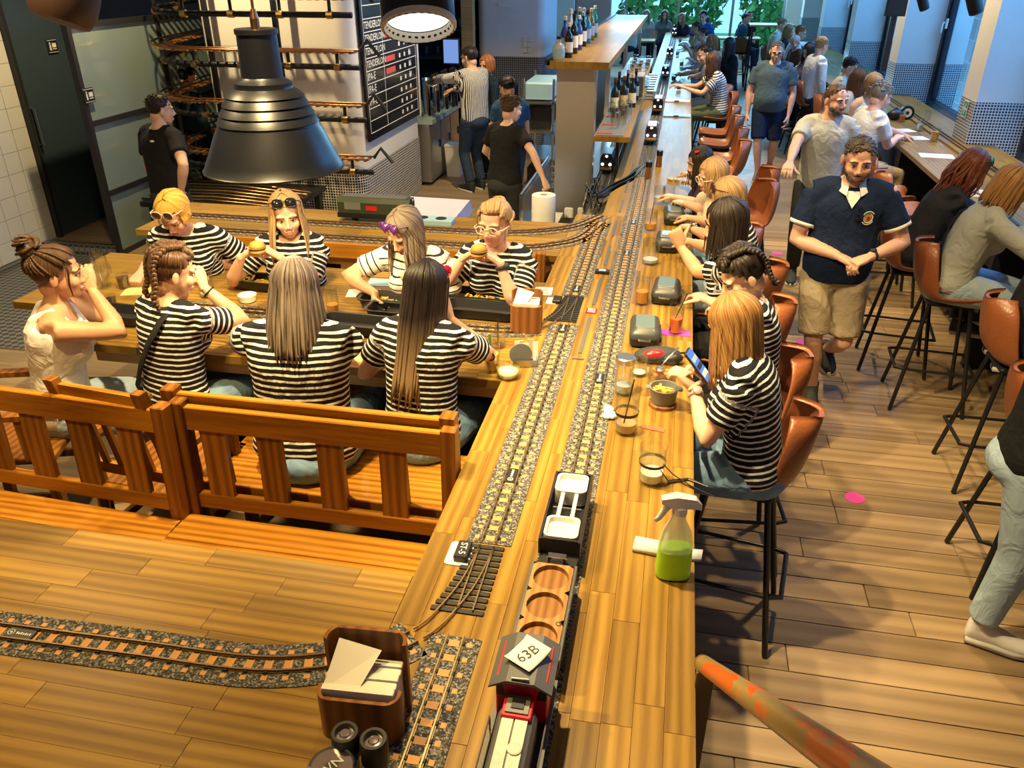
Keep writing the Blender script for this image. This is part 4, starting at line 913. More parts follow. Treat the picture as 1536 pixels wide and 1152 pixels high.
def track(pts, label, z=CZ, bed='ballast', step=.052, black=False, rail='rail_brass', parts=True, width=.072, maxn=300):
    path = resample([(p[0], p[1], z) for p in pts], step); t = thing('railway_track', label, 'railway track', tuple(path[0]), group=None)
    if bed: m = MB(); ribbon(m, path, -width, width, .0003, .0032); part(m, 'bed', bed, t)
    for s in (-1, 1):
        m = MB(); ribbon(m, path, s * .0225 - .0021, s * .0225 + .0021, .008, .0135); ribbon(m, path, s * .0225 - .0045, s * .0225 + .0045, .0032, .0065); ribbon(m, path, s * .0225 - .001, s * .0225 + .001, .0065, .008); part(m, 'rail', rail, t)
    cl = MB()
    for i in range(len(path) - 1):
        a, b = path[i], path[i + 1]; d = (b - a); an = math.atan2(d.y, d.x) - math.pi / 2; mid = (a + b) / 2
        if parts and i < maxn:
            o = bpy.data.objects.new('sleeper', SLEEPK_ME if black else SLEEP_ME); COL.objects.link(o); o.location = mid - Vector(t.location); o.rotation_euler = (0, 0, an); o.parent = t
        R = Matrix.Rotation(an, 3, 'Z')
        for s in (-1, 1): cl.add([mid + R @ Vector((s * .0225 + x, y, zz)) for x, y, zz in ((-.008, -.007, .003), (.008, -.007, .003), (.008, .007, .003), (-.008, .007, .003), (-.006, -.005, .0098), (.006, -.005, .0098), (.006, .005, .0098), (-.006, .005, .0098))], [(4, 5, 6, 7), (0, 1, 5, 4), (1, 2, 6, 5), (2, 3, 7, 6), (3, 0, 4, 7)])
    o = part(cl, 'rail_clips', 'sleeper_black', t); o['kind'] = 'stuff'
    return t
XL, XR = -0.46, -0.226
track([(XL, .56), (XL, 1.0), (XL, 1.575)], 'straight brass-railed track below the near points, beside the napkin holder')
track([(XL, 1.95), (XL, 2.6), (XL, 3.74)], 'straight track between the two sets of points along the booth edge')
track([(XL, 4.12), (XL, 4.6), (XL, 5.1), (XL + .01, 5.6)], 'short straight track past the far points towards the steel pillar')
track([(-.572, 1.52), (-.66, 1.445), (-.92, 1.353), (-1.3, 1.336), (-1.7, 1.322), (-2.5, 1.30)], 'long curved track sweeping across the bare oak table', rail='rail_dark')
track([(-.585, 3.63), (-.70, 3.585), (-.9, 3.57), (-1.6, 3.57), (-2.7, 3.57)], 'track running the length of the women\'s booth table', rail='rail_dark')
track([(-.45, 5.55), (-.555, 5.16), (-.71, 4.99), (-.9, 4.90), (-1.3, 4.865), (-3.5, 4.865)], 'track curving off the counter along the front of the shelf', rail='rail_dark')
track([(-.47, 5.72), (-.60, 5.46), (-.75, 5.32), (-1.0, 5.21), (-1.4, 5.17), (-3.5, 5.17)], 'track curving off the counter along the back of the shelf', rail='rail_dark')
track([(XR, .56), (XR, 3.0), (XR, 7.0)], 'long straight track carrying the red locomotive along the counter')
track([(XR, 7.0), (XR, 12.0), (XR, 23.8)], 'far continuation of the counter track with engines in a row', parts=False)
def points(pts, branch, label, z=CZ):
    """set of points: black sleepers, two diverging pairs of rails, point motor"""
    path = resample([(p[0], p[1], z) for p in pts], .026); br = resample([(p[0], p[1], z) for p in branch], .026); t = thing('track_points', label, 'railway points', tuple(path[0]))
    for pa in (path, br):
        for s in (-1, 1):
            m = MB(); ribbon(m, pa, s * .0225 - .0021, s * .0225 + .0021, .006, .0135); part(m, 'rail', 'rail_brass', t)
    for i in range(len(path)):
        p = path[i]; q = br[min(i, len(br) - 1)]; m = MB(); x0 = min(p.x, q.x) - .055; m.box(x0, p.x + .055, p.y - .0085, p.y + .0085, z, z + .0055, .002); part(m, 'sleeper', 'sleeper_black', t)
    return t
pn = points([(XL, 1.93), (XL, 1.62)], [(XL, 1.93), (-.466, 1.84), (-.485, 1.72), (-.53, 1.585), (-.578, 1.512)], 'black set of points where the near branch leaves the counter')
m = MB(); m.mat(0).prism(round_rect(-.575, -.50, 1.83, 1.94, .012, 3), CZ, CZ + .004); part(m, 'motor_plate', 'white_plastic', pn)
mo = part(MB().box(-.548, -.505, 1.845, 1.925, CZ + .004, CZ + .026, .003), 'motor', 'black_plastic', pn)
p2 = points([(XL, 4.10), (XL, 3.76)], [(XL, 4.10), (-.468, 4.0), (-.49, 3.86), (-.545, 3.71), (-.60, 3.625)], 'black set of points where the booth branch leaves the counter')
part(MB().box(-.60, -.545, 3.98, 4.07, CZ, CZ + .004), 'motor_plate', 'white_plastic', p2); part(MB().box(-.565, -.52, 3.985, 4.06, CZ + .004, CZ + .022, .003), 'motor', 'black_plastic', p2)
def text_mesh(txt, size, mat, M, par=None, name='lettering', extrude=0.0004, align='CENTER'):
    c = bpy.data.curves.new('txt', 'FONT'); c.body = txt; c.size = size; c.align_x = align; c.align_y = 'CENTER'; c.extrude = extrude; c.resolution_u = 2
    o = bpy.data.objects.new('txt', c); me = bpy.data.meshes.new_from_object(o); bpy.data.objects.remove(o); bpy.data.curves.remove(c)
    me.materials.clear(); me.materials.append(MATS[mat]); ob = bpy.data.objects.new(name, me); COL.objects.link(ob); ob.matrix_world = M
    if par is not None: ob.parent = par; ob.matrix_parent_inverse = par.matrix_basis.inverted()
    return ob
text_mesh('ST-5', .030, 'chalk', Matrix.Translation((-.5265, 1.885, CZ + .0262)) @ Matrix.Rotation(math.radians(-88), 4, 'Z'), pn)
# little name plates between the rails
for k, (x, y, rz) in enumerate(((XL, 2.33, 90), (-1.63, 1.322, 0), (XL, 3.66, 90), (XL, 4.22, 90), (XR, 3.15, 90), (XR, 4.9, 90), (XR, 5.6, 90))):
    t = thing('track_plate', ['small black plate with a round emblem between the rails of the booth-side track', 'small black plate with a round emblem in the curved track on the bare table', 'dark bluish plate between the rails just before the far points', 'dark bluish plate between the rails just past the far points', 'grey plate between the rails beside the pill-box jar', 'grey plate between the rails beside the grey lunch boxes', 'grey plate between the rails beside the beer jugs'][k], 'plate', (x, y, CZ + .0046), math.radians(rz))
    MB().box(-.042, .042, -.0165, .0165, 0, .006, .002).build('plate', 'black_plastic', t)
    m = MB(); m.tube([(-.027 + .009 * math.cos(a), .009 * math.sin(a), .0064) for a in [i * .524 for i in range(13)]], .0013, 5); m.ell((-.027, 0, .0064), (.0035, .0035, .0008), 8, 4); m.build('emblem', 'chalk', t)
    m = MB(); 
    for i in range(7): m.box(-.010 + i * .0065, -.0062 + i * .0065, -.004, .004 - (i % 2) * .002, .006, .0066)
    m.build('lettering', 'chalk', t)
plain('groove', (.09, .095, .10), .5)
for k, (y0, y1) in enumerate(((3.40, 3.83), (4.02, 4.42), (4.66, 5.05), (5.25, 5.62), (5.85, 6.2), (6.45, 6.85), (7.1, 7.5))):
    tag(MB().box(-.352, -.336, y0, y1, CZ, CZ + .003).build('cable_strip', 'groove'), 'thin grey cable strip on the counter between the tracks', 'strip', 'cable strips between the tracks')
tag(MB().box(-.373, -.318, 3.33, 3.345, CZ, CZ + .004).build('cross_strip', 'groove'), 'short grey cross strip ending the row of cable strips', 'strip')
t = thing('seat_marker', 'small red and white seat marker on the counter between the tracks', 'marker', (-.345, 3.925, CZ)); MB().box(-.028, .028, -.035, .035, 0, .004).build('base', 'red_paint', t)
for i in range(3): MB().box(-.02, .02, -.022 + i * .02, -.014 + i * .02, .004, .0046).build('lettering', 'chalk', t)
t = thing('seat_display', 'small black box with a lit display between the tracks', 'display', (-.345, 4.52, CZ)); MB().box(-.042, .042, -.022, .022, 0, .02, .004).build('case', 'black_plastic', t); MB().box(-.02, .02, -.012, .012, .02, .0208).build('screen', emit('screen_white', (.75, .9, 1), 1.2), t)
# ================================================================== benches
def bench(label, xa, xb, yb, ztop, ang, seat_dir, slats, seat_d=.50, lean=.05):
    """settle with a slatted back; local x along the bench, seat towards seat_dir"""
    w = xb - xa; t = thing('bench', label, 'bench', (xa, yb, .33), ang); z0 = .45; zt = ztop - .33
    def bk(z): return lean * (z - z0) * -seat_dir * -1
    def b(name, x0, x1, z0_, z1_, th, mat, dy=0):
        m = MB(); a0, a1 = -seat_dir * lean * (z0_ - .45), -seat_dir * lean * (z1_ - .45)
        m.rings([[(x0, a0 - th / 2 + dy, z0_), (x1, a0 - th / 2 + dy, z0_), (x1, a0 + th / 2 + dy, z0_), (x0, a0 + th / 2 + dy, z0_)], [(x0, a1 - th / 2 + dy, z1_ - .004), (x1, a1 - th / 2 + dy, z1_ - .004), (x1, a1 + th / 2 + dy, z1_ - .004), (x0, a1 + th / 2 + dy, z1_ - .004)], [(x0 + .004, a1 - th / 2 + .004 + dy, z1_), (x1 - .004, a1 - th / 2 + .004 + dy, z1_), (x1 - .004, a1 + th / 2 - .004 + dy, z1_), (x0 + .004, a1 + th / 2 - .004 + dy, z1_)]])
        m.build(name, mat, t)
    b('post', 0, .055, 0, zt + .02, .06, 'stain_z'); b('post', w - .055, w, 0, zt + .02, .06, 'stain_z')
    b('top_rail', .055, w - .055, zt - .095, zt, .032, 'stain_x'); b('bottom_rail', .055, w - .055, .475, .535, .034, 'stain_x')
    for c in slats: b('slat', c * w - .05, c * w + .05, .535, zt - .095, .02, 'stain_z')
    d = seat_dir
    n = 4
    for i in range(n):
        y0, y1 = d * (.035 + i * seat_d / n), d * (.035 + (i + 1) * seat_d / n - .002)
        MB().box(0, w, min(y0, y1), max(y0, y1), .415, .45, .003).build('seat_board', 'stain_x', t)
    for x in (0.02, w - .075): MB().box(x, x + .055, min(d * .46, d * .515), max(d * .46, d * .515), 0, .415).build('leg', 'stain_z', t)
    MB().box(.03, w - .03, min(d * .47, d * .495), max(d * .47, d * .495), .33, .415).build('apron', 'stain_x', t)
    return t
ZB = 1.245
pA = atz(252, 610, ZB); pB = atz(696, 656, ZB)
bench('empty brown bench with four back slats beside the counter', pA.x, min(pB.x, -.655), (pA.y + pB.y) / 2, ZB, 0, -1, (.14, .345, .56, .78), .62)
pC = atz(-150, 565, ZB); pD = atz(247, 620, ZB)
bench('empty brown bench set slightly askew left of the bench by the counter', pC.x, pD.x, pC.y, ZB, math.atan2(pD.y - pC.y, pD.x - pC.x), -1, (.12, .30, .475, .655, .84), .62)
pE = atz(247, 585, 1.275); pF = atz(683, 632, 1.275)
bench('brown bench back to back with the empty one, where two long-haired women sit', pE.x, min(pF.x, -.655), (pE.y + pF.y) / 2 + .03, 1.275, 0, 1, (.14, .345, .56, .78), .46)
bench('brown bench against the track shelf under the women facing the aisle', -3.0, -.72, 4.70, 1.10, 0, -1, (.12, .3, .5, .7, .88), .45)
def chair(label, loc, rz):
    t = thing('chair', label, 'chair', loc, rz)   # sitter faces +y
    for x in (-.2, .2):
        MB().rings([[(x - .022, -.20 + dy - .02, z), (x + .022, -.20 + dy - .02, z), (x + .022, -.20 + dy + .02, z), (x - .022, -.20 + dy + .02, z)] for z, dy in ((0, -.03), (.45, 0), (.7, -.03), (.98, -.09))]).build('back_post', 'stain_z', t)
        MB().box(x - .022, x + .022, .18, .225, 0, .44).build('leg', 'stain_z', t); MB().box(x - .012, x + .012, -.18, .19, .2, .235).build('stretcher', 'stain_y', t)
        MB().bar((x * 1.1, -.21, .66), (x * 1.1, .18, .66), .05, .025).build('armrest', 'stain_y', t); MB().box(x * 1.1 - .018, x * 1.1 + .018, .13, .165, .44, .65).build('arm_post', 'stain_z', t)
    MB().box(-.225, .225, -.2, .24, .42, .45, .006).build('seat', 'stain_y', t)
    MB().bar((-.18, -.275, .90), (.18, -.275, .90), .025, .11).build('top_rail', 'stain_x', t); MB().bar((-.18, -.215, .55), (.18, -.215, .55), .025, .05).build('bottom_rail', 'stain_x', t)
    for i in range(4): x = -.11 + i * .073; MB().bar((x, -.222, .57), (x, -.265, .86), .03, .014, up=(0, 1, 0)).build('slat', 'stain_z', t)
    return t
chair('brown slatted armchair under the woman with two braids', (-2.02, 2.58, .33), math.radians(-6)); chair('brown armchair under the woman in the white tank top', (-2.86, 2.66, .33), math.radians(-72))
# ================================================================== pendant and spot lamps
plain('lamp_black', (.005, .006, .009), .38, .0, spec=.6); plain('lamp_inner', (.75, .72, .65), .5); plain('copper', (.40, .2, .1), .3, 1.0)
pl_ = aty(412, 252, 3.2); LX, LY, LZ = pl_.x, 3.2, pl_.z
t = thing('pendant_lamp', 'big black factory pendant lamp with ridged neck over the booth', 'lamp', (LX, LY, LZ))
k = 0.292
prof = [(1.0, 0), (1.005, .02), (.985, .035), (.93, .16), (.86, .30), (.775, .50), (.71, .62), (.70, .645), (.715, .655), (.66, .745), (.645, .76), (.665, .775), (.60, .865), (.585, .88), (.605, .895), (.54, .985), (.525, 1.0), (.545, 1.012), (.49, 1.07), (.405, 1.12), (.40, 1.14), (.40, 1.15), (.40, 1.19), (.30, 1.24), (.285, 1.26), (.27, 1.80), (.29, 1.81), (.29, 1.87), (.27, 1.88), (.06, 1.86)]
MB().lathe([(r * k, z * k) for r, z in prof], n=48, cap=False).build('shade', 'lamp_black', t, smooth=35); shd = t.children[-1]
MB().lathe([(.985 * k, .004), (.90 * k, .16 * k), (.70 * k, .6 * k), (.3 * k, 1.0 * k), (.02, 1.02 * k)], n=40, cap=False).build('reflector', 'lamp_inner', shd, smooth=True)
MB().tube([(0, 0, 1.86 * k), (0, 0, 1.4)], .006, 8).build('cable', 'copper', t); MB().lathe([(.018, 1.85 * k), (.018, 2.0 * k), (.009, 2.12 * k)], n=12).build('gland', 'copper', t)
MB().ell((0, 0, .28), (.05, .05, .07)).build('bulb', emit('bulb', (1, .78, .5), 6), shd, smooth=True)
light('SPOT', 'pendant_light', (LX, LY, LZ + .05), (LX, LY, 0), 45, WARM, spot_size=math.radians(140), spot_blend=.5, shadow_soft_size=.08)
def spot_lamp(label, c, d, r, L, lit=True, mat='lamp_black'):
    t = thing('spot_lamp', label, 'lamp', tuple(c)); d = Vector(d).normalized(); M = d.to_track_quat('Z', 'Y').to_matrix()
    MB().lathe([(r * .9, -L), (r, -L + .01), (r, 0), (r * .97, .004), (r * .97, -.02), (r * .90, -.035)], M=M, n=36, cap=False).build('housing', mat, t, smooth=35); ho = t.children[-1]
    MB().lathe([(r, -.004), (r * 1.03, 0), (r * 1.02, .006), (r * .93, .008), (r * .86, -.008)], M=M, n=36, cap=False).build('rim', 'lamp_inner', ho, smooth=30)
    fm = MB()
    for i in range(30):
        a = 2 * math.pi * i / 30; fm.add([M @ Vector((rr * math.cos(a + da), rr * math.sin(a + da), z)) for rr, da, z in ((r * .97, 0, .0095), (r * .97, .10, .0095), (r * .87, .10, -.002), (r * .87, 0, -.002))], [(0, 1, 2, 3)])
    fm.build('cooling_fins', 'lamp_black', ho)
    if lit: MB().lathe([(0.001, -.03), (r * .5, -.024), (r * .86, -.010)], M=M, n=32, cap=False).build('lens', emit('lens', (1, .92, .74), 1.0), ho, smooth=True)
    MB().tube([(0, 0, 0) - d * L * .6 if False else tuple(-d * L * .6), tuple(-d * L * .6 + Vector((0, 0, .5)))], .012, 8).build('stem', mat, t)
    return t
c = aty(628, 36, 1.5); spot_lamp('black spot lamp with a lit lens hanging above the counter', c, Vector((0, 0, CAMH)) - c + Vector((-.05, .35, -2.5)), .066, .16)
plain('lamp_brown', (.05, .026, .018), .45); c = aty(96, 0, 2.2); t = thing('spot_lamp', 'dark brown unlit spot lamp over the bare table by the door', 'lamp', tuple(c))
R = Matrix.Rotation(math.radians(12), 3, 'Y') @ Matrix.Rotation(math.radians(-20), 3, 'X'); MB().lathe([(.02, -.065), (.075, -.06), (.088, -.035), (.09, 0), (.09, .22), (.06, .24)], M=R, n=32).build('housing', 'lamp_brown', t, smooth=40); MB().tube([(.0, .0, .2), (.05, .1, .6)], .012, 8).build('stem', 'lamp_black', t)
for (u, v, y_, lab) in ((1385, 6, 10.6, 'black spot lamp on the window pier above the tiled skirt'), (1462, 8, 7.6, 'black spot lamp hanging before the window with the green sign')):
    c = aty(u, v, y_); t = thing('spot_lamp', lab, 'lamp', tuple(c)); R = Matrix.Rotation(math.radians(-25), 3, 'Y')
    MB().lathe([(.04, -.07), (.052, -.06), (.055, 0), (.055, .12), (.03, .13)], M=R, n=20).build('housing', 'lamp_black', t, smooth=40); MB().tube([(0, 0, .1), (0, 0, .7)], .012, 8).build('stem', 'lamp_black', t)
# wall screen
c = aty(1345, 5, 10.4); t = thing('wall_screen', 'small dark screen on a post beside the window bay', 'screen', tuple(c)); MB().box(-.11, .11, -.03, .03, -.13, .5, .008).build('case', 'black_plastic', t); MB().box(-.09, .09, -.034, -.031, -.11, .48).build('screen', 'frame_navy', t); MB().box(-.03, .03, -.02, .04, -.7, -.13).build('bracket', 'black_plastic', t)
# ================================================================== bar stools
def leather():
    m, n, l, b = new_mat('leather'); setp(b, (.27, .085, .030), .36, spec=.5); noise_var(n, l, b, (.27, .085, .030), .28, 9, .12, bscale=60)
leather()
def stool_proto():
    t = thing('bar_stool', 'x', 'stool'); zs = .79
    # shell: profile from seat front to back top (sitter faces +y)
    prof = [(.20, -.030, .17), (.195, .0, .185), (.15, .015, .205), (.06, .0, .215), (-.05, -.008, .215), (-.13, .006, .212), (-.185, .05, .208), (-.215, .12, .20), (-.232, .20, .19), (-.245, .28, .17), (-.25, .325, .135), (-.251, .34, .09)]
    n = 13; top = []; 
    for y, z, w in prof:
        row = []
        for i in range(n):
            s = -1 + 2 * i / (n - 1); back = smoothstep(-.10, -.22, y) if y < -.1 else 0
            e = abs(s) ** 3
            row.append(Vector((s * w, y + e * (.03 + .075 * back), zs + z + e * .055 * (1 - back))))
        top.append(row)
    vs = []; fs = []; m = len(top)
    def nrmv(j, i):
        a = top[min(j + 1, m - 1)][i] - top[max(j - 1, 0)][i]; b = top[j][min(i + 1, n - 1)] - top[j][max(i - 1, 0)]; return b.cross(a).normalized()
    vs = [top[j][i] for j in range(m) for i in range(n)] + [top[j][i] + nrmv(j, i) * .022 for j in range(m) for i in range(n)]
    B = m * n
    for j in range(m - 1):
        for i in range(n - 1):
            a = j * n + i; fs.append((a, a + 1, a + n + 1, a + n)); fs.append((B + a, B + a + n, B + a + n + 1, B + a + 1))
    for j in range(m - 1):
        for i, fl_ in ((0, 0), (n - 1, 1)):
            a = j * n + i; q = (a, a + n, B + a + n, B + a); fs.append(q if not fl_ else q[::-1])
    for i in range(n - 1):
        for j, fl_ in ((0, 1), (m - 1, 0)):
            a = j * n + i; q = (a, a + 1, B + a + 1, B + a); fs.append(q[::-1] if not fl_ else q)
    o = MB().add(vs, fs).build('seat_shell', 'leather', t, smooth=True)
    md = o.modifiers.new('s', 'SUBSURF'); md.levels = 1; md.render_levels = 1
    tops = [(-.11, .12), (.11, .12), (.11, -.12), (-.11, -.12)]; ft = [(-.215, .225), (.215, .225), (.215, -.225), (-.215, -.225)]
    for (a, b), (c, d) in zip(tops, ft): MB().tube([(a, b, zs - .02), (c, d, .008)], .0135, 8).build('leg', 'iron', t); 
    MB().box(-.13, .13, -.14, .14, zs - .045, zs - .022, .01).build('seat_plate', 'iron', t)
    def lg(k, z): u = (zs - .02 - z) / (zs - .028); return (tops[k][0] + (ft[k][0] - tops[k][0]) * u, tops[k][1] + (ft[k][1] - tops[k][1]) * u, z)
    MB().tube([lg(0, .30), (lg(0, .30)[0], lg(0, .30)[1] + .05, .30), (lg(1, .30)[0], lg(1, .30)[1] + .05, .30), lg(1, .30)], .011, 8).build('footrest', 'iron', t)
    MB().tube([lg(3, .30), (lg(3, .30)[0] + .02, lg(3, .30)[1] - .06, .30), (lg(2, .30)[0] - .02, lg(2, .30)[1] - .06, .30), lg(2, .30)], .011, 8).build('footrest', 'iron', t)
    for a, b in ((1, 2), (3, 0)): MB().tube([lg(a, .30), lg(b, .30)], .009, 8).build('crossbar', 'iron', t)
    return t
STOOL = stool_proto(); STOOL_USED = [False]
def stool(x, y, face, label, group=None):
    t = STOOL if not STOOL_USED[0] else copy_tree(STOOL); STOOL_USED[0] = True
    t.location = (x, y, 0); t.rotation_euler = (0, 0, math.radians(face - 90)); t['label'] = label
    if group: t['group'] = group
    elif 'group' in t: del t['group']
    return t
CS = 'tan leather bar stools along the counter'
stool(.42, 2.95, 172, 'tan bar stool at the counter under the woman with the phone', CS)
for y, lab in ((3.60, 'tan bar stool at the counter under the woman with braided-back dark hair'), (4.12, 'tan bar stool at the counter under the tattooed woman'), (4.72, 'tan bar stool at the counter under the blonde with sunglasses in her hair'), (5.22, 'tan bar stool at the counter under the blonde in glasses'), (5.70, 'tan bar stool at the counter under the woman with the pink flower')): stool(.43, y, 180, lab, CS)
stool(.62, 6.75, 205, 'empty tan bar stool turned aside behind the woman with the pink flower', CS); stool(.66, 7.25, 195, 'empty tan bar stool in the middle of the empty pair, near the two trains', CS); stool(.50, 8.5, 180, 'empty tan bar stool nearest the clipboard on the counter', CS); stool(.52, 9.2, 180, 'empty tan bar stool next to the woman in olive trousers', CS)
for y, lab in ((10.0, 'tan bar stool under the woman in olive trousers'), (10.7, 'tan bar stool under the man leaning over the counter'), (11.4, 'tan bar stool under the grey-haired person in stripes'), (13.0, 'tan bar stool under the auburn-haired diner far along the counter'), (15.2, 'tan bar stool under the diner with raised hands far along the counter')): stool(.52, y, 180, lab, CS)
# ================================================================== trains
def T(mb, name, mat, t, smooth=False): return mb.build(name, mat, t, smooth)
plain('train_grey', (.09, .095, .10), .45); plain('hood_white', (.60, .60, .55), .5, amt=.25, scale=60); plain('coaster_white', (.74, .74, .72), .35); wood('tray_oak', (.50, .27, .10), (.28, .13, .04), 'Y', perobj=False, scl=1.6)
wood('tray_shade', (.34, .17, .055), (.17, .075, .022), 'Y', perobj=False, scl=1.6); ZR = CZ + .0135
def wheels(t, L, w=.0225):
    for y in (-L * .3, L * .3):
        for s in (-1, 1): MB().tube([(s * (w - .005), y, .016), (s * (w + .006), y, .016)], [.016, .016], 14).build('wheel', 'iron', t)
        MB().tube([(-.03, y, .016), (.03, y, .016)], .003, 6).build('axle', 'iron', t)
# wagon with three turned cup wells
t = thing('tray_wagon', 'model flat wagon with a wooden tray of three round cup wells', 'toy wagon', (XR, 1.60, ZR)); wheels(t, .34)
T(MB().box(-.062, .062, -.185, .185, .03, .072, .003), 'chassis', 'black_plastic', t)
m = MB(); n = 28; bt, tp = .072, .098
oc = [(-.05, -.17), (.05, -.17), (.058, -.158), (.058, .158), (.05, .17), (-.05, .17), (-.058, .158), (-.058, -.158)]
m.prism(oc, bt, .080)
T(m, 'tray', 'tray_oak', t)
m = MB()
ctrs = [-.112, 0, .112]
# top plate with three recesses: ring strips between rectangle and circles
for c in ctrs:
    sq = []; ci = []; ci2 = []
    for i in range(n):
        a = 2 * math.pi * i / n; ca, sa = math.cos(a), math.sin(a); k_ = 1 / max(abs(ca) / .0575, abs(sa) / .056); sq.append((ca * k_, c + sa * k_, tp)); ci.append((ca * .0500, c + sa * .0500, tp)); ci2.append((ca * .0485, c + sa * .0485, tp - .014))
    m.mat(0).rings([sq, ci], cap=False); m.mat(1).rings([ci, ci2], cap=False); m.add(ci2, [tuple(range(n))]); m.mat(0)
m.rings([[(x, y, .089) for x, y in ((-.0575, -.168), (.0575, -.168), (.0575, .168), (-.0575, .168))], [(x, y, tp) for x, y in ((-.0575, -.168), (.0575, -.168), (.0575, .168), (-.0575, .168))]], cap=False)
T(m, 'cup_wells', ['tray_oak', 'tray_shade'], t, 20)  # well insides take a darker oak, recess shade put into the colour
for s in (-1, 1): T(MB().box(min(s * .0585, s * .066), max(s * .0585, s * .066), -.18, .18, .06, .092, .002), 'side_board', 'train_grey', t)
m = MB(); m.tube([(.046 + .007 * math.cos(a), -.062 + .007 * math.sin(a), tp + .0005) for a in [i * .524 for i in range(13)]], .001, 5); T(m, 'emblem', 'black_plastic', t)
# wagon with two white cup holders
t = thing('cup_wagon', 'black model wagon with two white square cup holders', 'toy wagon', (XR, 2.03, ZR)); wheels(t, .36)
T(MB().box(-.058, .058, -.21, .21, .028, .045, .003), 'chassis', 'black_plastic', t)
for s in (-1, 1): T(MB().box(min(s * .056, s * .063), max(s * .056, s * .063), -.16, .205, .045, .10), 'side_board', 'black_plastic', t)
for y in (-.155, .198): T(MB().box(-.056, .056, y, y + .007, .045, .10), 'end_board', 'black_plastic', t)
for y in (-.095, .14):
    m = MB(); out = round_rect(-.052, .052, y - .052, y + .052, .02, 4); inn = round_rect(-.044, .044, y - .044, y + .044, .016, 4); inn2 = round_rect(-.042, .042, y - .042, y + .042, .016, 4)
    m.rings([[(*p, .05) for p in out], [(*p, .104) for p in out], [(*p, .104) for p in inn], [(*p, .088) for p in inn2]], cap=False); m.add([(*p, .088) for p in inn2], [tuple(range(len(inn2)))]); T(m, 'cup_holder', 'coaster_white', t, 30)
for s in (-1, 1): T(MB().box(s * .022 - .006, s * .022 + .006, -.043, .088, .085, .097), 'rail', 'coaster_white', t)
T(MB().box(-.045, .045, .015, .022, .08, .09), 'cross_rail', 'steel', t); T(MB().box(-.03, .03, -.205, -.185, .05, .075, .003), 'coupler', 'chrome', t); T(MB().box(-.02, .02, -.235, -.205, .04, .06, .003), 'coupler', 'chrome', t)
# red locomotive
t = thing('toy_locomotive', 'red and grey model diesel locomotive with a worn white hood on the counter', 'toy train', (XR, 1.13, ZR)); 
for y in (-.16, -.05, .06, .17):
    for s in (-1, 1): MB().tube([(s * .018, y, .019), (s * .030, y, .019)], [.019, .019], 14).build('wheel', 'iron', t)
T(MB().box(-.066, .066, -.30, .25, .035, .062, .003), 'chassis', 'black_plastic', t)
for s in (-1, 1):
    T(MB().box(min(s * .058, s * .068), max(s * .058, s * .068), -.30, .25, .062, .070), 'running_board', 'train_grey', t); T(MB().tube([(s * .064, -.29, .062), (s * .064, -.29, .115), (s * .064, .08, .115), (s * .064, .08, .062)], .0022, 6), 'handrail', 'train_grey', t)
m = MB(); hw = [(-.043, .062), (.043, .062), (.045, .125), (.038, .140), (.026, .146), (-.026, .146), (-.038, .140), (-.045, .125)]
m.rings([[(x, y, z) for x, z in hw] for y in (-.28, .085)]); T(m, 'hood', 'train_grey', t)
m = MB(); 
for x0, x1 in ((-.030, -.004), (.0, .028)): m.box(x0, x1, -.275, .065, .146, .150, .0015)
m.lathe([(.016, .150), (.016, .153), (.012, .154)], c=(.012, -.02, 0), n=16); T(m, 'roof_panel', 'hood_white', t)
T(MB().lathe([(.009, .150), (.009, .158), (.005, .158)], c=(.018, -.17, 0), n=14), 'filler_cap', 'train_grey', t)
vs_ = T(MB().box(-.034, .034, .055, .118, .145, .156, .003), 'vent_surround', 'red_paint', t); T(MB().box(-.026, .026, .064, .110, .156, .160), 'vent', 'grey_plastic', vs_); T(MB().box(-.014, .014, .074, .1, .160, .163), 'fan', 'iron', vs_)
T(MB().rings([[(-.036, .118, .15), (.036, .118, .15), (.036, .124, .15), (-.036, .124, .15)], [(-.046, .122, .19), (.046, .122, .19), (.046, .128, .19), (-.046, .128, .19)]]), 'cab_front', 'red_paint', t)
cab = T(MB().box(-.060, .060, .128, .24, .062, .192, .003), 'cab', 'red_paint', t)
for s in (-1, 1):
    T(MB().box(min(s * .0602, s * .0618), max(s * .0602, s * .0618), .145, .185, .13, .175), 'window', 'black_plastic', cab); T(MB().box(min(s * .0602, s * .0618), max(s * .0602, s * .0618), .192, .23, .13, .175), 'window', 'black_plastic', cab); T(MB().box(min(s*.036,s*.058), max(s*.036,s*.058), .1265, .1285, .135, .178), 'window', 'black_plastic', cab)
m = MB(); m.rings([[(-.072, y, .182), (-.032, y, .206), (.032, y, .206), (.072, y, .182), (.072, y, .177), (.03, y, .199), (-.03, y, .199), (-.072, y, .177)] for y in (.105, .255)]); T(m, 'roof', 'train_grey', t)
T(MB().tube([(-.02, .112, .21), (.02, .112, .213)], .0035, 8), 'horn', 'steel', t)
T(MB().box(-.045, .045, -.31, -.28, .062, .13, .006), 'nose', 'red_paint', t)
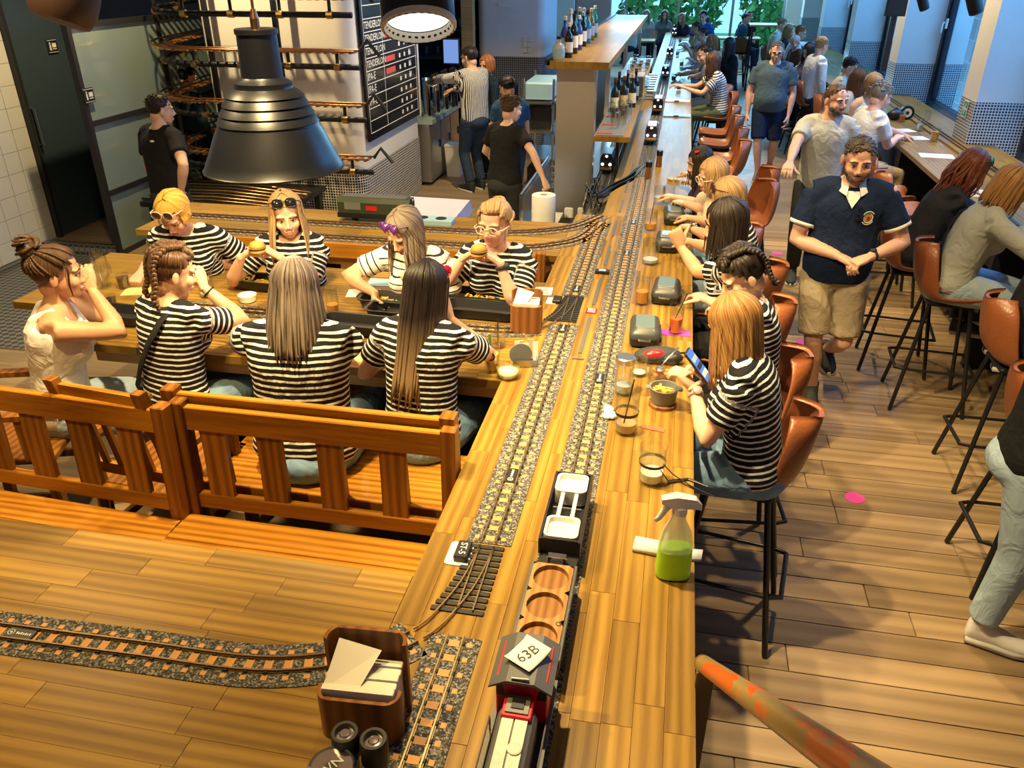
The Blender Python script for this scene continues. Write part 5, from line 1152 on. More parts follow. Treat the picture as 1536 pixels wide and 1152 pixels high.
# order slip lying on its roof
sl = thing('order_slip', 'curled white paper slip handwritten 63B on the locomotive roof', 'paper', (XR + .004, 1.315, ZR + .2085), math.radians(-28))
m = MB(); n = 6; g = []
for j in range(n + 1):
    for i in range(n + 1):
        x = -.036 + .072 * i / n; y = -.042 + .084 * j / n; g.append((x, y, .0035 + .007 * max(0, y / .042) ** 4 + .005 * max(0, -y / .042) ** 4))
m.add(g, [(j * (n + 1) + i, j * (n + 1) + i + 1, (j + 1) * (n + 1) + i + 1, (j + 1) * (n + 1) + i) for j in range(n) for i in range(n)]); o = T(m, 'sheet', 'white_paper', sl, True); o.modifiers.new('t', 'SOLIDIFY').thickness = .0006
lo = text_mesh('63B', .038, 'black_plastic', Matrix.Translation((.0, 0, .0046)) @ Matrix.Rotation(math.radians(78), 4, 'Z')); lo.parent = sl
# engines further along the line
HEAD = emit('headlamp', (1, .9, .75), 4.0); plain('engine_blue', (.03, .02, .09), .35); plain('engine_red', (.4, .03, .04), .35); plain('engine_black', (.02, .02, .03), .35); plain('engine_green', (.03, .045, .025), .45)
def engine(label, x, y, z, body, L=.36, top='white_plastic', rz=0):
    t = thing('toy_locomotive', label, 'toy train', (x, y, z), rz, group='model engines on the counter line')
    wheels(t, L); T(MB().box(-.06, .06, -L / 2, L / 2, .03, .065, .004), 'chassis', 'iron', t)
    m = MB(); pr = [(-.06, .065), (.06, .065), (.06, .14), (.045, .172), (-.045, .172), (-.06, .14)]; m.rings([[(a, yy, b) for a, b in pr] for yy in (-L / 2 + .02, L / 2 - .01)]); T(m, 'body', body, t)
    T(MB().box(-.045, .045, -L / 2 + .05, L / 2 - .04, .172, .180, .004), 'roof', top, t); T(MB().box(-.045, .045, -L / 2 + .014, -L / 2 + .022, .115, .155), 'windscreen', 'black_plastic', t)
    for s in (-1, 1): T(MB().ell((s * .035, -L / 2 + .012, .088), (.013, .008, .013), 10, 8), 'headlamp', HEAD, t)
    T(MB().ell((0, -L / 2 + .014, .162), (.012, .008, .010), 10, 8), 'headlamp', HEAD, t); T(MB().box(-.055, .055, -L / 2 - .006, -L / 2 + .02, .04, .062, .004), 'buffer_beam', 'brass', t)
    return t
def wagon(label, x, y, z, body='coaster_white', L=.34):
    t = thing('toy_wagon', label, 'toy wagon', (x, y, z)); wheels(t, L); T(MB().box(-.058, .058, -L / 2, L / 2, .03, .06, .004), 'chassis', 'iron', t); T(MB().box(-.055, .055, -L / 2 + .01, L / 2 - .01, .06, .10, .006), 'tray', body, t)
    for yy in (-.08, .08): T(MB().lathe([(.042, .10), (.042, .112), (.036, .112), (.035, .10)], c=(0, yy, 0), n=18), 'cup_ring', 'steel', t)
    return t
for (u, v, col, lab) in ((978, 212, 'engine_blue', 'violet model engine with lit headlamps nearest the clipboards'), (988, 168, 'engine_black', 'black model engine behind the red and white wagon'), (997, 116, 'engine_blue', 'violet model engine beside the diners with their phones'), (1003, 86, 'engine_black', 'dark model engine beside the metal dish racks'), (1009, 54, 'engine_blue', 'tiny violet model engine far along the line by the wooden crate'), (1013, 34, 'engine_black', 'tiny dark model engine at the far end of the line')):
    p = atz(u, v, ZR); engine(lab, XR, min(p.y, 23.2), ZR, col)
pw = atz(981, 188, ZR); wagon('red and white model wagon between two engines', XR, atz(978, 212, ZR).y + .40, ZR, 'red_paint'); wagon('white model wagon following the black engine', XR, atz(988, 168, ZR).y + .42, ZR); wagon('grey model wagon trailing the third engine', XR, atz(997, 116, ZR).y + .45, ZR, 'grey_plastic')
t = engine('dark green model diesel standing on the shelf behind the women', -2.02, 5.30, CZ, 'engine_green', .56, 'train_grey', math.radians(90)); [c.data.materials.__setitem__(0, MATS['chrome']) for c in t.children if c.name.startswith('headlamp')]; T(MB().box(-.0612, -.0605, -.02, .06, .09, .12), 'red_plate', 'red_paint', t); T(MB().box(-.0612, -.0605, .1, .22, .09, .14), 'number_plate', 'grey_plastic', t)
engine('chrome-nosed dark engine waiting under the bottle shelf', -.60, atz(930, 255, .95).y, .95, 'engine_black', .4, 'steel')
t = thing('cup_tray', 'pale blue cup tray with round holes on the back shelf', 'tray', (-1.62, 5.33, CZ)); T(MB().box(-.15, .15, -.06, .06, 0, .035, .006), 'tray', plain('pale_blue', (.30, .50, .62), .4), t)
for x in (-.075, .06): T(MB().lathe([(.04, .035), (.038, .037), (.03, .036)], c=(x, 0, 0), n=18), 'hole', 'black_plastic', t)
# ================================================================== napkin holders
def napkin_holder(label, loc, rz, w=.20, d=.15, hb=.22, hf=.135):
    t = thing('napkin_holder', label, 'napkin holder', loc, rz); th = .009; m = MB()
    def U(y_flat, sgn, h):
        pts_o = []; 
        r = .035
        yo = y_flat
        o = [(-w / 2, yo + sgn * d * .30), (-w / 2, yo + sgn * r)] + [(-w / 2 + r - r * math.cos(a), yo + sgn * (r - r * math.sin(a))) for a in [math.pi / 2 * i / 6 for i in range(1, 7)]]
        o += [(-x, y) for x, y in reversed(o)]
        c = [(p[0] * (1 - 2 * th / w), p[1] + sgn * (th if abs(p[0]) < w / 2 - .02 else th * .4)) for p in o]
        ring = o + c[::-1]; mm = MB(); mm.rings([[(*p, 0) for p in ring], [(*p, h) for p in ring]], cap=False)
        n = len(o)
        for z, up in ((0, 0), (h, 1)):
            vs = [(*p, z) for p in ring]; fs = []
            for i in range(n - 1): q = (i, i + 1, 2 * n - 2 - i, 2 * n - 1 - i); fs.append(q if up else q[::-1])
            mm.add(vs, fs)
        return mm
    T(U(-d / 2, 1, hf), 'front_shell', 'walnut', t, 35); T(U(d / 2, -1, hb), 'back_shell', 'walnut', t, 35); T(MB().box(-w / 2 + .01, w / 2 - .01, -d / 2 + .01, d / 2 - .01, 0, .012), 'base', 'light_wood', t)
    for i in range(5):
        y0 = -d / 2 + .02 + i * .021; T(MB().box(-w / 2 + .014, w / 2 - .014, y0, y0 + .018, .012, hf + .012 - .004 * (i % 2), .002), 'napkin_stack', 'white_paper', t)
    m = MB().add([(-w / 2 + .016, -d / 2 + .022, hf + .004), (.0, -d / 2 + .03, hf + .006), (.035, d / 2 - .03, hf + .045), (-w / 2 + .03, d / 2 - .022, hf + .065)], [(0, 1, 2, 3)]); o = T(m, 'loose_napkin', 'white_paper', t); o.modifiers.new('s', 'SOLIDIFY').thickness = .002
    return t
napkin_holder('wooden napkin holder with stacked white napkins on the bare table', (-.605, 1.255, CZ), math.radians(4)); napkin_holder('wooden napkin holder with crumpled napkins between booth table and counter', (-.64, 3.62, CZ), math.radians(3), .155, .12, .20, .145)
# pepper mills and can in front of the near napkin holder
glass('clear', (.97, .98, .98), .04); plain('peppercorn', (.06, .035, .02), .7)
def mill(label, loc):
    t = thing('pepper_mill', label, 'pepper mill', loc); T(MB().lathe([(.026, 0), (.029, .01), (.027, .055), (.029, .06)], n=24), 'glass_body', 'glass', t, 30); T(MB().lathe([(.024, .004), (.0245, .045), (.01, .05)], n=18), 'peppercorns', 'peppercorn', t)
    T(MB().lathe([(.030, .06), (.0315, .065), (.0315, .125), (.029, .131), (.022, .131), (.021, .124), (.019, .122)], n=24), 'cap', 'black_plastic', t, 30); T(MB().lathe([(.0205, .1225), (.012, .1235), (.0105, .1275), (.0005, .1285)], n=20), 'dial', 'chrome', t, 30); return t
pz = atz(517, 1098, CZ + .13); mill('dark pepper mill standing left of its twin before the napkin holder', (pz.x, pz.y, CZ)); pz = atz(560, 1108, CZ + .13); mill('dark pepper mill showing peppercorns before the napkin holder', (pz.x, pz.y, CZ))
pz = atz(497, 1150, CZ + .11); t = thing('sauce_jar', 'round jar with a dark printed lid beside the pepper mills', 'jar', (pz.x, pz.y, CZ)); T(MB().lathe([(.045, 0), (.05, .01), (.05, .085), (.044, .09)], n=28), 'jar', 'steel', t, 30); T(MB().lathe([(.052, .086), (.053, .108), (.049, .112), (.045, .109)], n=28), 'lid', 'chrome', t, 30); T(MB().lathe([(.045, .108), (.0005, .1095)], n=28, cap=False), 'lid_print', 'black_plastic', t); lo = text_mesh('WN', .032, 'chalk', Matrix.Translation((0, 0, .1102)) @ Matrix.Rotation(math.radians(60), 4, 'Z')); lo.parent = t
# ================================================================== glasses and drinks
def liquid(name, col, rough=.15): return plain(name, col, rough, amt=.08, spec=.5)
liquid('beer', (.70, .30, .03)); liquid('beer_dark', (.55, .2, .03)); liquid('cocktail', (.85, .42, .05)); liquid('punch', (.80, .14, .05)); liquid('cola', (.05, .02, .01)); liquid('coffee', (.45, .28, .15)); liquid('milk', (.72, .66, .55)); liquid('water', (.55, .62, .64)); plain('foam', (.80, .77, .68), .9); liquid('spray_green', (.40, .82, .02), .3); plain('straw_black', (.012, .012, .013), .4); plain('leaf_green', (.08, .16, .04), .7)
def drink(label, u, v, r, h, liq=None, lvl=.6, straw=None, base=CZ, flare=1.08, foam=False, cat='glass', loc=None, napkin=None, group=None, z=None, band=None):
    p = Vector(loc) if loc is not None else atz(u, v, base); t = thing('drinking_glass', label, cat, (p.x, p.y, base), group=group)
    gb = T(MB().lathe([(r * .9, 0), (r, .004), (r * flare, h), (r * flare - .003, h), (r - .004, .012), (.001, .010)], n=22, cap=False), 'glass', 'glass', t, 40)
    if liq: T(MB().lathe([(r - .006, .013), (r * (1 + (flare - 1) * lvl) - .005, h * lvl), (.0005, h * lvl + .0005)], n=20, cap=True), 'drink', liq, t, 40)
    if foam: T(MB().lathe([(r * (1 + (flare - 1) * lvl) - .005, h * lvl + .001), (r * flare - .005, h * lvl + .028), (.001, h * lvl + .03)], n=20), 'foam', 'foam', t, 40)
    if band: T(MB().lathe([(r * 1.03 + .0015, h * .52), (r * 1.06 + .0015, h * .60)], n=22, cap=False), 'strap', band, gb)
    if straw: a, b = straw; T(MB().tube([(-a * .4, -b * .4, .02), (a * .6, b * .6, h * 1.35)], .0032, 6), 'straw', 'straw_black', t)
    return t
drink('tall glass of amber beer with a logo beside the napkin holder on the booth table', 780, 462, .036, .15, 'beer', .68, foam=True); t = drink('orange cocktail with a herb sprig and round badge beside the dip bowl', 738, 556, .035, .14, 'cocktail', .62)
T(MB().tube([(-.01, 0, .08), (-.014, .004, .14), (-.008, .0, .18)], [.008, .012, .003], 6), 'herb_sprig', 'leaf_green', t); T(MB().tube([(.004, -.036, .088), (.004, -.041, .088)], [.02, .02], 16), 'badge', 'black_plastic', t); T(MB().tube([(.004, -.041, .088), (.004, -.042, .088)], [.012, .012], 16), 'badge_mark', 'chalk_red', t)
drink('nearly empty tumbler with a black straw behind the orange cocktail', 747, 520, .036, .10, 'cola', .12, (-.01, .05)); drink('small dark tumbler behind the tall beer', 798, 452, .034, .08, 'cola', .3)
drink('half-finished beer glass beside the long black tray', 500, 470, .034, .15, 'beer', .35); drink('dark cola tumbler beside the snifter on the booth table', 187, 432, .034, .085, 'cola', .75); drink('square glass of dark sauce before the white tank top woman', 168, 458, .03, .06, 'cola', .7); drink('wide clear tumbler behind the braided woman', 312, 445, .04, .13, 'water', .2)
t = drink('tall tulip snifter of water on the booth table', 158, 432, .022, .03, None); 
T(MB().lathe([(.034, 0), (.034, .004), (.012, .012), (.02, .04), (.05, .085), (.056, .12), (.042, .165), (.04, .21), (.038, .21), (.04, .165), (.053, .12), (.047, .088), (.017, .05), (.001, .045)], n=22, cap=False), 'bowl', 'glass', t, 50)
drink('amber ale glass beside the grey lunch boxes on the counter', 962, 456, .036, .15, 'beer_dark', .5); t = drink('red punch glass with black straw on a purple coaster', 1012, 500, .034, .15, 'punch', .55, (.07, .05)); 
m = MB(); m.box(-.075, .075, -.03, .035, .0005, .003); T(m, 'coaster', plain('violet', (.42, .05, .48), .7), t)
t = drink('iced coffee cup with black straw and dark strap on the counter', 938, 648, .043, .165, 'coffee', .28, (.03, .04), band='straw_black'); t = drink('milky coffee glass with a dark ribbon near the spray bottle', 976, 722, .044, .15, 'milk', .3, band='straw_black')
T(MB().tube([(.04, .0, .075), (.075, .03, .02), (.14, -.01, .006), (.22, -.06, .006)], [.007, .007, .008, .005], 8, flat=.3), 'ribbon', 'straw_black', t); T(MB().tube([(.03, -.03, .07), (.06, 0, .01), (.13, .035, .006), (.20, .0, .006)], [.006, .006, .007, .005], 8, flat=.3), 'ribbon', 'straw_black', t)
t = drink('tall jar glass with a steel lid beside the steaming pot', 935, 590, .037, .15, 'water', .3); T(MB().lathe([(.041, .148), (.042, .152), (.042, .172), (.037, .176), (.0005, .176)], n=22), 'lid', 'steel', t, 30)
drink('empty clear tumbler behind the lidded jar', 958, 562, .034, .10, 'water', .15); drink('large clear jug with a handle behind the grey lunch boxes', 975, 395, .05, .15, 'water', .2); drink('beer jug with dark lid near the watch hand', 975, 345, .042, .14, 'beer', .35, (.02, .05)); drink('pair of clear mugs between jug and lunch box', 988, 305, .04, .13, 'water', .4); drink('clear mug held by the blonde in glasses', 1002, 305, .042, .13, 'water', .35)
for (u, v, lab) in ((972, 268, 'brown pepper grinder behind the clear mugs'), (988, 250, 'dark steel grinder near the crumpled foil')):
    p = atz(u, v, CZ); t = thing('grinder', lab, 'pepper mill', (p.x, p.y, CZ)); T(MB().lathe([(.026, 0), (.028, .01), (.024, .09), (.027, .1)], n=18), 'body', 'walnut', t, 40); T(MB().lathe([(.028, .1), (.029, .14), (.02, .148)], n=18), 'cap', 'iron', t, 40)
# bowl of crisps with spoon
p = atz(990, 568, CZ); t = thing('glass_bowl', 'clear bowl of tomato leftovers with a steel spoon', 'bowl', (p.x, p.y, CZ)); T(MB().lathe([(.04, 0), (.055, .008), (.066, .075), (.063, .075), (.05, .014), (.001, .01)], n=24, cap=False), 'bowl', 'glass', t, 50); m = MB(); rr = random.Random(2)
for i in range(14): a = rr.uniform(0, 6.3); q = rr.uniform(0, .04); m.ell((q * math.cos(a), q * math.sin(a), .02 + rr.uniform(0, .02)), (.014, .012, .008), 8, 6)
T(m, 'food', plain('tomato', (.62, .17, .04), .5), t, True); m = MB(); m.ell((-.005, -.005, .05), (.02, .028, .006), 12, 8); m.tube([(0, .015, .055), (.03, .055, .085), (.07, .105, .11)], [.004, .004, .006], 8, flat=.5); T(m, 'spoon', 'steel', t, True)
def fries(m, n, w, d, z, rg):
    for i in range(n):
        a = rg.uniform(0, 3.14); x, y = rg.uniform(-w, w), rg.uniform(-d, d); L = rg.uniform(.02, .035); m.bar((x - L * math.cos(a), y - L * math.sin(a), z + rg.uniform(-.004, .012)), (x + L * math.cos(a), y + L * math.sin(a), z + rg.uniform(-.004, .014)), .009, .009)
    return m
plain('fries', (.78, .47, .07), .6, amt=.2); rg = random.Random(4)
p = atz(994, 607, CZ); t = thing('fries_pot', 'dark grey little pot of fries on a wooden coaster', 'pot', (p.x, p.y, CZ)); T(MB().prism(round_rect(-.058, .058, -.058, .058, .05, 5), 0, .016, .003), 'coaster', 'walnut', t); T(MB().lathe([(.04, .016), (.05, .02), (.058, .075), (.062, .085), (.056, .085), (.05, .06), (.001, .05)], n=26, cap=False), 'pot', 'grey_plastic', t, 40)
for s in (-1, 1): T(MB().box(min(s * .056, s * .076), max(s * .056, s * .076), -.014, .014, .076, .083, .004), 'handle', 'grey_plastic', t)
T(fries(MB(), 12, .022, .022, .066, rg), 'fries', 'fries', t)
p = atz(762, 566, CZ); t = thing('dip_bowl', 'small clear bowl of pale dip at the corner of the booth table', 'bowl', (p.x, p.y, CZ)); T(MB().lathe([(.035, 0), (.045, .006), (.056, .055), (.053, .055), (.042, .01), (.001, .008)], n=24, cap=False), 'bowl', 'glass', t, 50); T(MB().lathe([(.041, .011), (.048, .034), (.02, .042), (.0005, .04)], n=20), 'dip', plain('dip', (.72, .68, .42), .6), t, True)
p = atz(372, 452, CZ); t = thing('dip_bowl', 'white ramekin of mayonnaise before the black tray', 'bowl', (p.x, p.y, CZ)); T(MB().lathe([(.03, 0), (.045, .006), (.05, .04), (.046, .04), (.04, .03), (.0005, .032)], n=24), 'ramekin', plain('mayo', (.80, .76, .62), .5), t, 40)
p = atz(523, 522, CZ); t = thing('fries_bowl', 'white-rimmed bowl of fries between the two long-haired women', 'bowl', (p.x, p.y, CZ)); T(MB().lathe([(.05, 0), (.06, .006), (.075, .05), (.071, .05), (.055, .012), (.001, .01)], n=24, cap=False), 'bowl', 'white_plastic', t, 40); T(fries(MB(), 26, .035, .035, .04, rg), 'fries', 'fries', t)
p = atz(520, 535, CZ); T2 = thing('napkin', 'square paper mat under the white bowl of fries', 'napkin', (p.x, p.y, CZ + .0005), .1); T(MB().box(-.09, .12, -.05, .11, 0, .0012), 'sheet', plain('kraft', (.62, .46, .2), .8), T2)
# menus and sauce rack at the booth corner
p = atz(787, 545, CZ); t = thing('sauce_caddy', 'steel caddy with sauce sachets and a round table stand', 'caddy', (p.x, p.y, CZ), .25); m = MB(); 
for a in ((-.055, -.045, .055, -.042), (-.055, .042, .055, .045), (-.055, -.045, -.052, .045), (.052, -.045, .055, .045)): m.box(a[0], a[2], a[1], a[3], 0, .035)
T(m, 'frame', 'steel', t); T(MB().box(-.055, .055, -.045, .045, 0, .004), 'base', 'steel', t)
T(MB().tube([(-.02, -.028, .06), (-.02, -.022, .06)], [.052, .052], 26), 'round_sign', 'grey_plastic', t, 40)
for i in range(5): T(MB().bar((-.03 + i * .02, .01 + (i % 2) * .02, .01), (-.034 + i * .021, .018 + (i % 2) * .02, .105 - .006 * (i % 3)), .022, .006, up=(0, 1, 0)), 'sachet', plain('sachet', (.55, .42, .28), .5) if i % 2 else 'white_paper', t)
p = atz(815, 437, CZ); t = thing('beer_mat', 'white card with a round emblem beside the far points', 'coaster', (p.x, p.y, CZ), .05); T(MB().box(-.05, .05, -.06, .06, 0, .002), 'card', 'white_paper', t); m = MB(); m.tube([(.02 * math.cos(a), .02 + .014 * math.sin(a), .0024) for a in [i * .4 for i in range(17)]], .0012, 5); m.box(-.03, .03, -.03, -.024, .002, .0026); T(m, 'emblem', 'black_plastic', t)
# grey lunch boxes
def lunch_box(label, u, v, rz, sz=1.0, paper=False):
    p = atz(u, v, CZ); t = thing('lunch_box', label, 'lunch box', (p.x, p.y, CZ), rz, group='grey burger boxes on the counter'); m = MB(); q = lambda w, d, z, r: [(*c, z) for c in round_rect(-w, w, -d, d, r, 4)]
    T(MB().rings([q(.056, .105, 0, .02), q(.068, .118, .012, .025), q(.072, .122, .045, .028)]), 'base', 'black_plastic', t, 40); ld = T(MB().rings([q(.073, .123, .046, .028), q(.073, .123, .056, .028), q(.066, .112, .078, .026), q(.052, .086, .092, .02), q(.049, .083, .094, .018)]), 'lid', plain('lid_grey', (.045, .05, .052), .35), t, 40)
    T(MB().box(-.046, .046, -.078, .078, .094, .0965, .003), 'lid_panel', plain('panel_grey', (.10, .14, .145), .3), ld); T(MB().tube([(-.028, -.122, .05), (-.028, -.136, .048), (.028, -.136, .048), (.028, -.122, .05)], .0035, 6), 'clasp', 'chrome', ld); T(MB().box(.072, .080, -.08, .08, .02, .05, .003), 'hinge', 'black_plastic', t)
    if paper: T(MB().box(-.035, .04, -.03, .05, .0965, .0985), 'note', 'white_paper', ld)
    return t
lunch_box('closed dark grey burger box by the red punch glass', 966, 508, .04); lunch_box('closed dark grey burger box between the ale glass and the tattooed arm', 998, 447, -.05); lunch_box('grey burger box with a white note on its lid', 1000, 372, 0, paper=True); lunch_box('grey burger box half hidden by the watch hand', 1010, 332, .05)
# black roasting trays on the booth table
def roaster(label, u, v, rz, L=.24, food='fries', lid=True):
    p = atz(u, v, CZ); t = thing('serving_tray', label, 'tray', (p.x, p.y, CZ), rz); q = lambda w, d, z, r: [(*c, z) for c in round_rect(-w, w, -d, d, r, 4)]
    T(MB().rings([q(L - .03, .05, 0, .02), q(L - .012, .064, .008, .03), q(L, .074, .055, .034), q(L + .008, .082, .057, .034), q(L + .008, .082, .061, .034), q(L - .006, .070, .060, .032), q(L - .022, .056, .016, .025)], cap=True), 'pan', 'black_plastic', t, 40)
    for s in (-1, 1): T(MB().tube([(s * (L + .004), -.03, .055), (s * (L + .022), -.026, .054), (s * (L + .022), .026, .054), (s * (L + .004), .03, .055)], .004, 6), 'handle', 'iron', t)
    if food: T(fries(MB(), 34, L * .75, .04, .03, rg), 'food', food, t)
    return t
a = roaster('long black roasting tray with fries under the reaching hand', 600, 462, math.radians(-2), .21); roaster('lidless long black tray beside the fries tray', 612, 478, math.radians(-2), .21, food=None); a = roaster('long black roasting tray with leftovers before the woman in glasses', 728, 455, math.radians(-2), .19); roaster('empty long black tray nearest the tall beer glass', 722, 474, math.radians(-2), .19, food=None); roaster('empty long black tray between the two long-haired women', 540, 497, math.radians(-2), .20, food=None); roaster('grey tray before the blonde with sunglasses eating a burger', 395, 432, math.radians(-2), .17); roaster('dark tray before the braided woman', 170, 480, math.radians(-3), .2, food=None)
p = atz(150, 455, CZ); 
for k, (u, v, rz, col, lab) in enumerate(((210, 437, .3, 'kraft', 'brown paper mat with crumbs near the cola tumbler'), (545, 440, .2, 'white_paper', 'printed white menu card beside the beer on the booth table'), (575, 424, .1, 'pale_blue', 'pale blue napkin beside the reaching hand'))):
    p = atz(u, v, CZ); t = thing('table_mat', lab, 'napkin', (p.x, p.y, CZ + .0006), rz); T(MB().box(-.09, .09, -.06, .06, 0, .0014), 'sheet', col, t)
part(MB().box(-3.45, -2.782, 3.45, 4.30, CZ - .04, CZ), 'table_extension', 'oak_far_x', tb)
# sunglasses case, small things on the counter
p = atz(985, 540, CZ); t = thing('pouch', 'open black pouch with a red lining on the counter', 'bag', (p.x, p.y, CZ), .3); T(MB().ell((0, 0, .03), (.11, .06, .032), 16, 10), 'pouch', 'shoe_dark' if 'shoe_dark' in MATS else 'black_plastic', t, True); T(MB().ell((-.02, -.025, .043), (.055, .03, .022), 12, 8), 'lining', 'red_paint', t, True); T(MB().ell((.06, -.045, .028), (.05, .035, .026), 12, 8), 'case', 'black_plastic', t, True); T(MB().tube([(.09, 0, .03), (.15, .02, .02), (.19, -.03, .008), (.15, -.06, .006)], .005, 6), 'strap', 'black_plastic', t)
p = atz(965, 642, CZ); t = thing('napkin', 'smeared pink napkin beside the iced coffee', 'napkin', (p.x + .04, p.y, CZ + .0005), -.2); T(MB().box(-.045, .045, -.014, .014, 0, .003), 'sheet', plain('coral', (.78, .12, .06), .7), t)
p = atz(914, 622, CZ); t = thing('crumpled_tissue', 'crumpled white tissue beside the iced coffee', 'napkin', (p.x, p.y, CZ)); m = MB(); rr = random.Random(8)
for i in range(7): m.ell((rr.uniform(-.02, .02), rr.uniform(-.035, .035), .012), (.016, .022, .012), 7, 5, Matrix.Rotation(rr.uniform(0, 3), 3, 'Z'))
T(m, 'tissue', 'white_paper', t)
# spray bottle and cloth
p = atz(1008, 862, CZ); t = thing('spray_bottle', 'clear spray bottle half full of green cleaner with white trigger', 'spray bottle', (p.x, p.y, CZ), math.radians(8)); t.scale = (1.22, 1.22, 1.18)
m = MB(); q = lambda w, d, z: [(w * math.copysign(abs(math.cos(a)) ** .7, math.cos(a)), d * math.copysign(abs(math.sin(a)) ** .8, math.sin(a)), z) for a in [2 * math.pi * i / 24 for i in range(24)]]
T(MB().rings([q(.030, .022, 0), q(.042, .029, .006), q(.043, .030, .02), q(.041, .029, .088)], cap=True), 'cleaner', 'spray_green', t, 40)
def milky():
    m, n, l, b = new_mat('milky'); setp(b, (.72, .75, .72), .3); b.inputs['Alpha'].default_value = .55
milky(); T(MB().rings([q(.0415, .0295, .0885), q(.040, .0288, .11), q(.034, .026, .14), q(.022, .021, .165), q(.0165, .0165, .18), q(.0165, .0165, .20)], cap=False), 'bottle', 'milky', t, 40)
m = MB(); m.lathe([(.018, .195), (.018, .215), (.013, .218)], n=18); m.rings([[(-.045, -.010, .226), (-.045, .010, .226), (-.045, .010, .238), (-.045, -.010, .238)], [(-.01, -.014, .216), (-.01, .014, .216), (-.01, .013, .248), (-.01, -.013, .248)], [(.035, -.012, .215), (.035, .012, .215), (.035, .010, .240), (.035, -.010, .240)], [(.05, -.006, .208), (.05, .006, .208), (.05, .005, .222), (.05, -.005, .222)]]); T(m, 'spray_head', 'white_plastic', t, 40)
T(MB().tube([(-.022, 0, .222), (-.034, 0, .205), (-.046, 0, .178), (-.055, 0, .170)], [.007, .006, .005, .004], 8, flat=1.6), 'trigger', 'white_plastic', t, True)
p = atz(972, 824, CZ); t = thing('cleaning_cloth', 'folded pale blue cleaning cloth lying behind the spray bottle', 'cloth', (p.x, p.y, CZ), -.12); T(MB().rings([[(x, -.028, .003), (x, -.03, .018), (x, 0, .026), (x, .03, .02), (x, .03, .003)] for x in (-.045, .0, .06)]), 'fold', plain('cloth_blue', (.58, .58, .66), .9), t, True); T(MB().rings([[(x, y0 - .022, .002), (x, y0 - .024, .012), (x, y0, .02), (x, y0 + .022, .014), (x, y0 + .022, .002)] for x, y0 in ((.06, 0), (.12, .004), (.165, .012))]), 'fold', 'cloth_blue', t, True)
# ================================================================== stair handrail at the front
a = CAM0 + ray(1055, 996) / F * 2.06; b = CAM0 + ray(1275, 1150) / F * .88; d = (b - a).normalized()
def orange_worn():
    m, n, l, bs = new_mat('worn_orange'); tc = n.new('ShaderNodeNewGeometry'); no = n.new('ShaderNodeTexNoise'); no.inputs['Scale'].default_value = 1; no.inputs['Detail'].default_value = 5; mp = n.new('ShaderNodeMapping'); mp.inputs['Scale'].default_value = (42, 7, 7); l.new(tc.outputs['Position'], mp.inputs[0]); l.new(mp.outputs[0], no.inputs['Vector']); r = n.new('ShaderNodeValToRGB'); e = r.color_ramp.elements
    e[0].position = .50; e[0].color = (.36, .27, .10, 1); e[1].position = .56; e[1].color = (.85, .12, .01, 1); l.new(no.outputs['Fac'], r.inputs[0]); l.new(r.outputs[0], bs.inputs['Base Color']); setp(bs, None, .3, .15)
orange_worn(); t = thing('stair_handrail', 'worn orange and brass stair handrail on a flat black post beside the counter', 'handrail', (a.x, a.y, 0)); o = part(MB().tube([a - d * .0, a + d * .02, b, b + d * .6], [.020, .023, .023, .023], 16), 'rail', 'worn_orange', t, 40); part(MB().ell(a, (.024, .024, .024), 14, 10), 'end_cap', 'rail_brass', t, True)
q = a + d * .06; part(MB().rings([[(q.x - .022, q.y - .008, z), (q.x + .022, q.y - .008, z), (q.x + .022, q.y + .008, z), (q.x - .022, q.y + .008, z)] for z in (0, q.z - .02)]), 'post', plain('post_bronze', (.30, .21, .10), .35, .7), t)
# floor stickers
for k, (u, v) in enumerate(((1282, 747), (1205, 513), (1166, 380), (1143, 302))):
    p = atz(u, v, 0); tag(MB().lathe([(.055, .0008), (.055, .002), (.0005, .002)], c=(p.x, p.y, 0), n=24).build('floor_sticker', 'pink'), ['magenta floor dot in the sunlit open aisle', 'magenta floor dot beside the walking man in the badge shirt', 'magenta floor dot near the feet of the man in the grey tee', 'magenta floor dot behind the counter stools, before the man in the polo'][k], 'sticker', 'floor dots')
# ================================================================== window table
wt = thing('window_table', 'long oak window table with a back ledge along the tiled piers', 'table', (2.5, 8, 0)); staves(wt, 2.245, 2.70, 4.6, 10.2, 'Y', .09, .5, .9, 'oak_y', seed=21)
part(MB().box(2.245, 2.70, 10.2, 19.4, CZ - .04, CZ), 'top_far', 'oak_far', wt); part(MB().box(2.245, 2.70, 1.5, 4.6, CZ - .04, CZ), 'top_near', 'oak_far', wt); part(MB().box(2.702, 2.87, 1.5, 19.4, CZ - .04, CZ + .02), 'ledge', 'oak_far', wt)
part(MB().box(2.66, 2.69, 1.5, 19.4, 0, CZ - .04), 'back_panel', 'frame_navy', wt)
for y in (3, 6, 9, 12, 15, 18): part(MB().box(2.3, 2.66, y - .03, y + .03, 0, CZ - .04), 'support', 'frame_navy', wt)
for k in range(len(piers) - 1): part(MB().box(2.872, 3.14, piers[k][1] + .002, min(piers[k + 1][0], 19.4) - .006, CZ - .02, CZ + .02), 'bay_ledge', 'oak_far', wt)
track([(2.79, 4.0), (2.79, 8.0), (2.79, 14.0)], 'bare track along the window ledge', z=CZ + .02, bed=None, rail='rail_dark', parts=False)
drink('pint of golden beer on the window table', 1400, 212, .04, .14, 'beer', .7); drink('clear water glass beside the golden beer on the window table', 1378, 196, .032, .13, 'water', .5); drink('pink cocktail glass with straw beside the toy wheel', 1352, 183, .034, .12, 'punch', .6, (.03, .04)); drink('tall clear glass behind the water glass', 1388, 190, .03, .17, None)
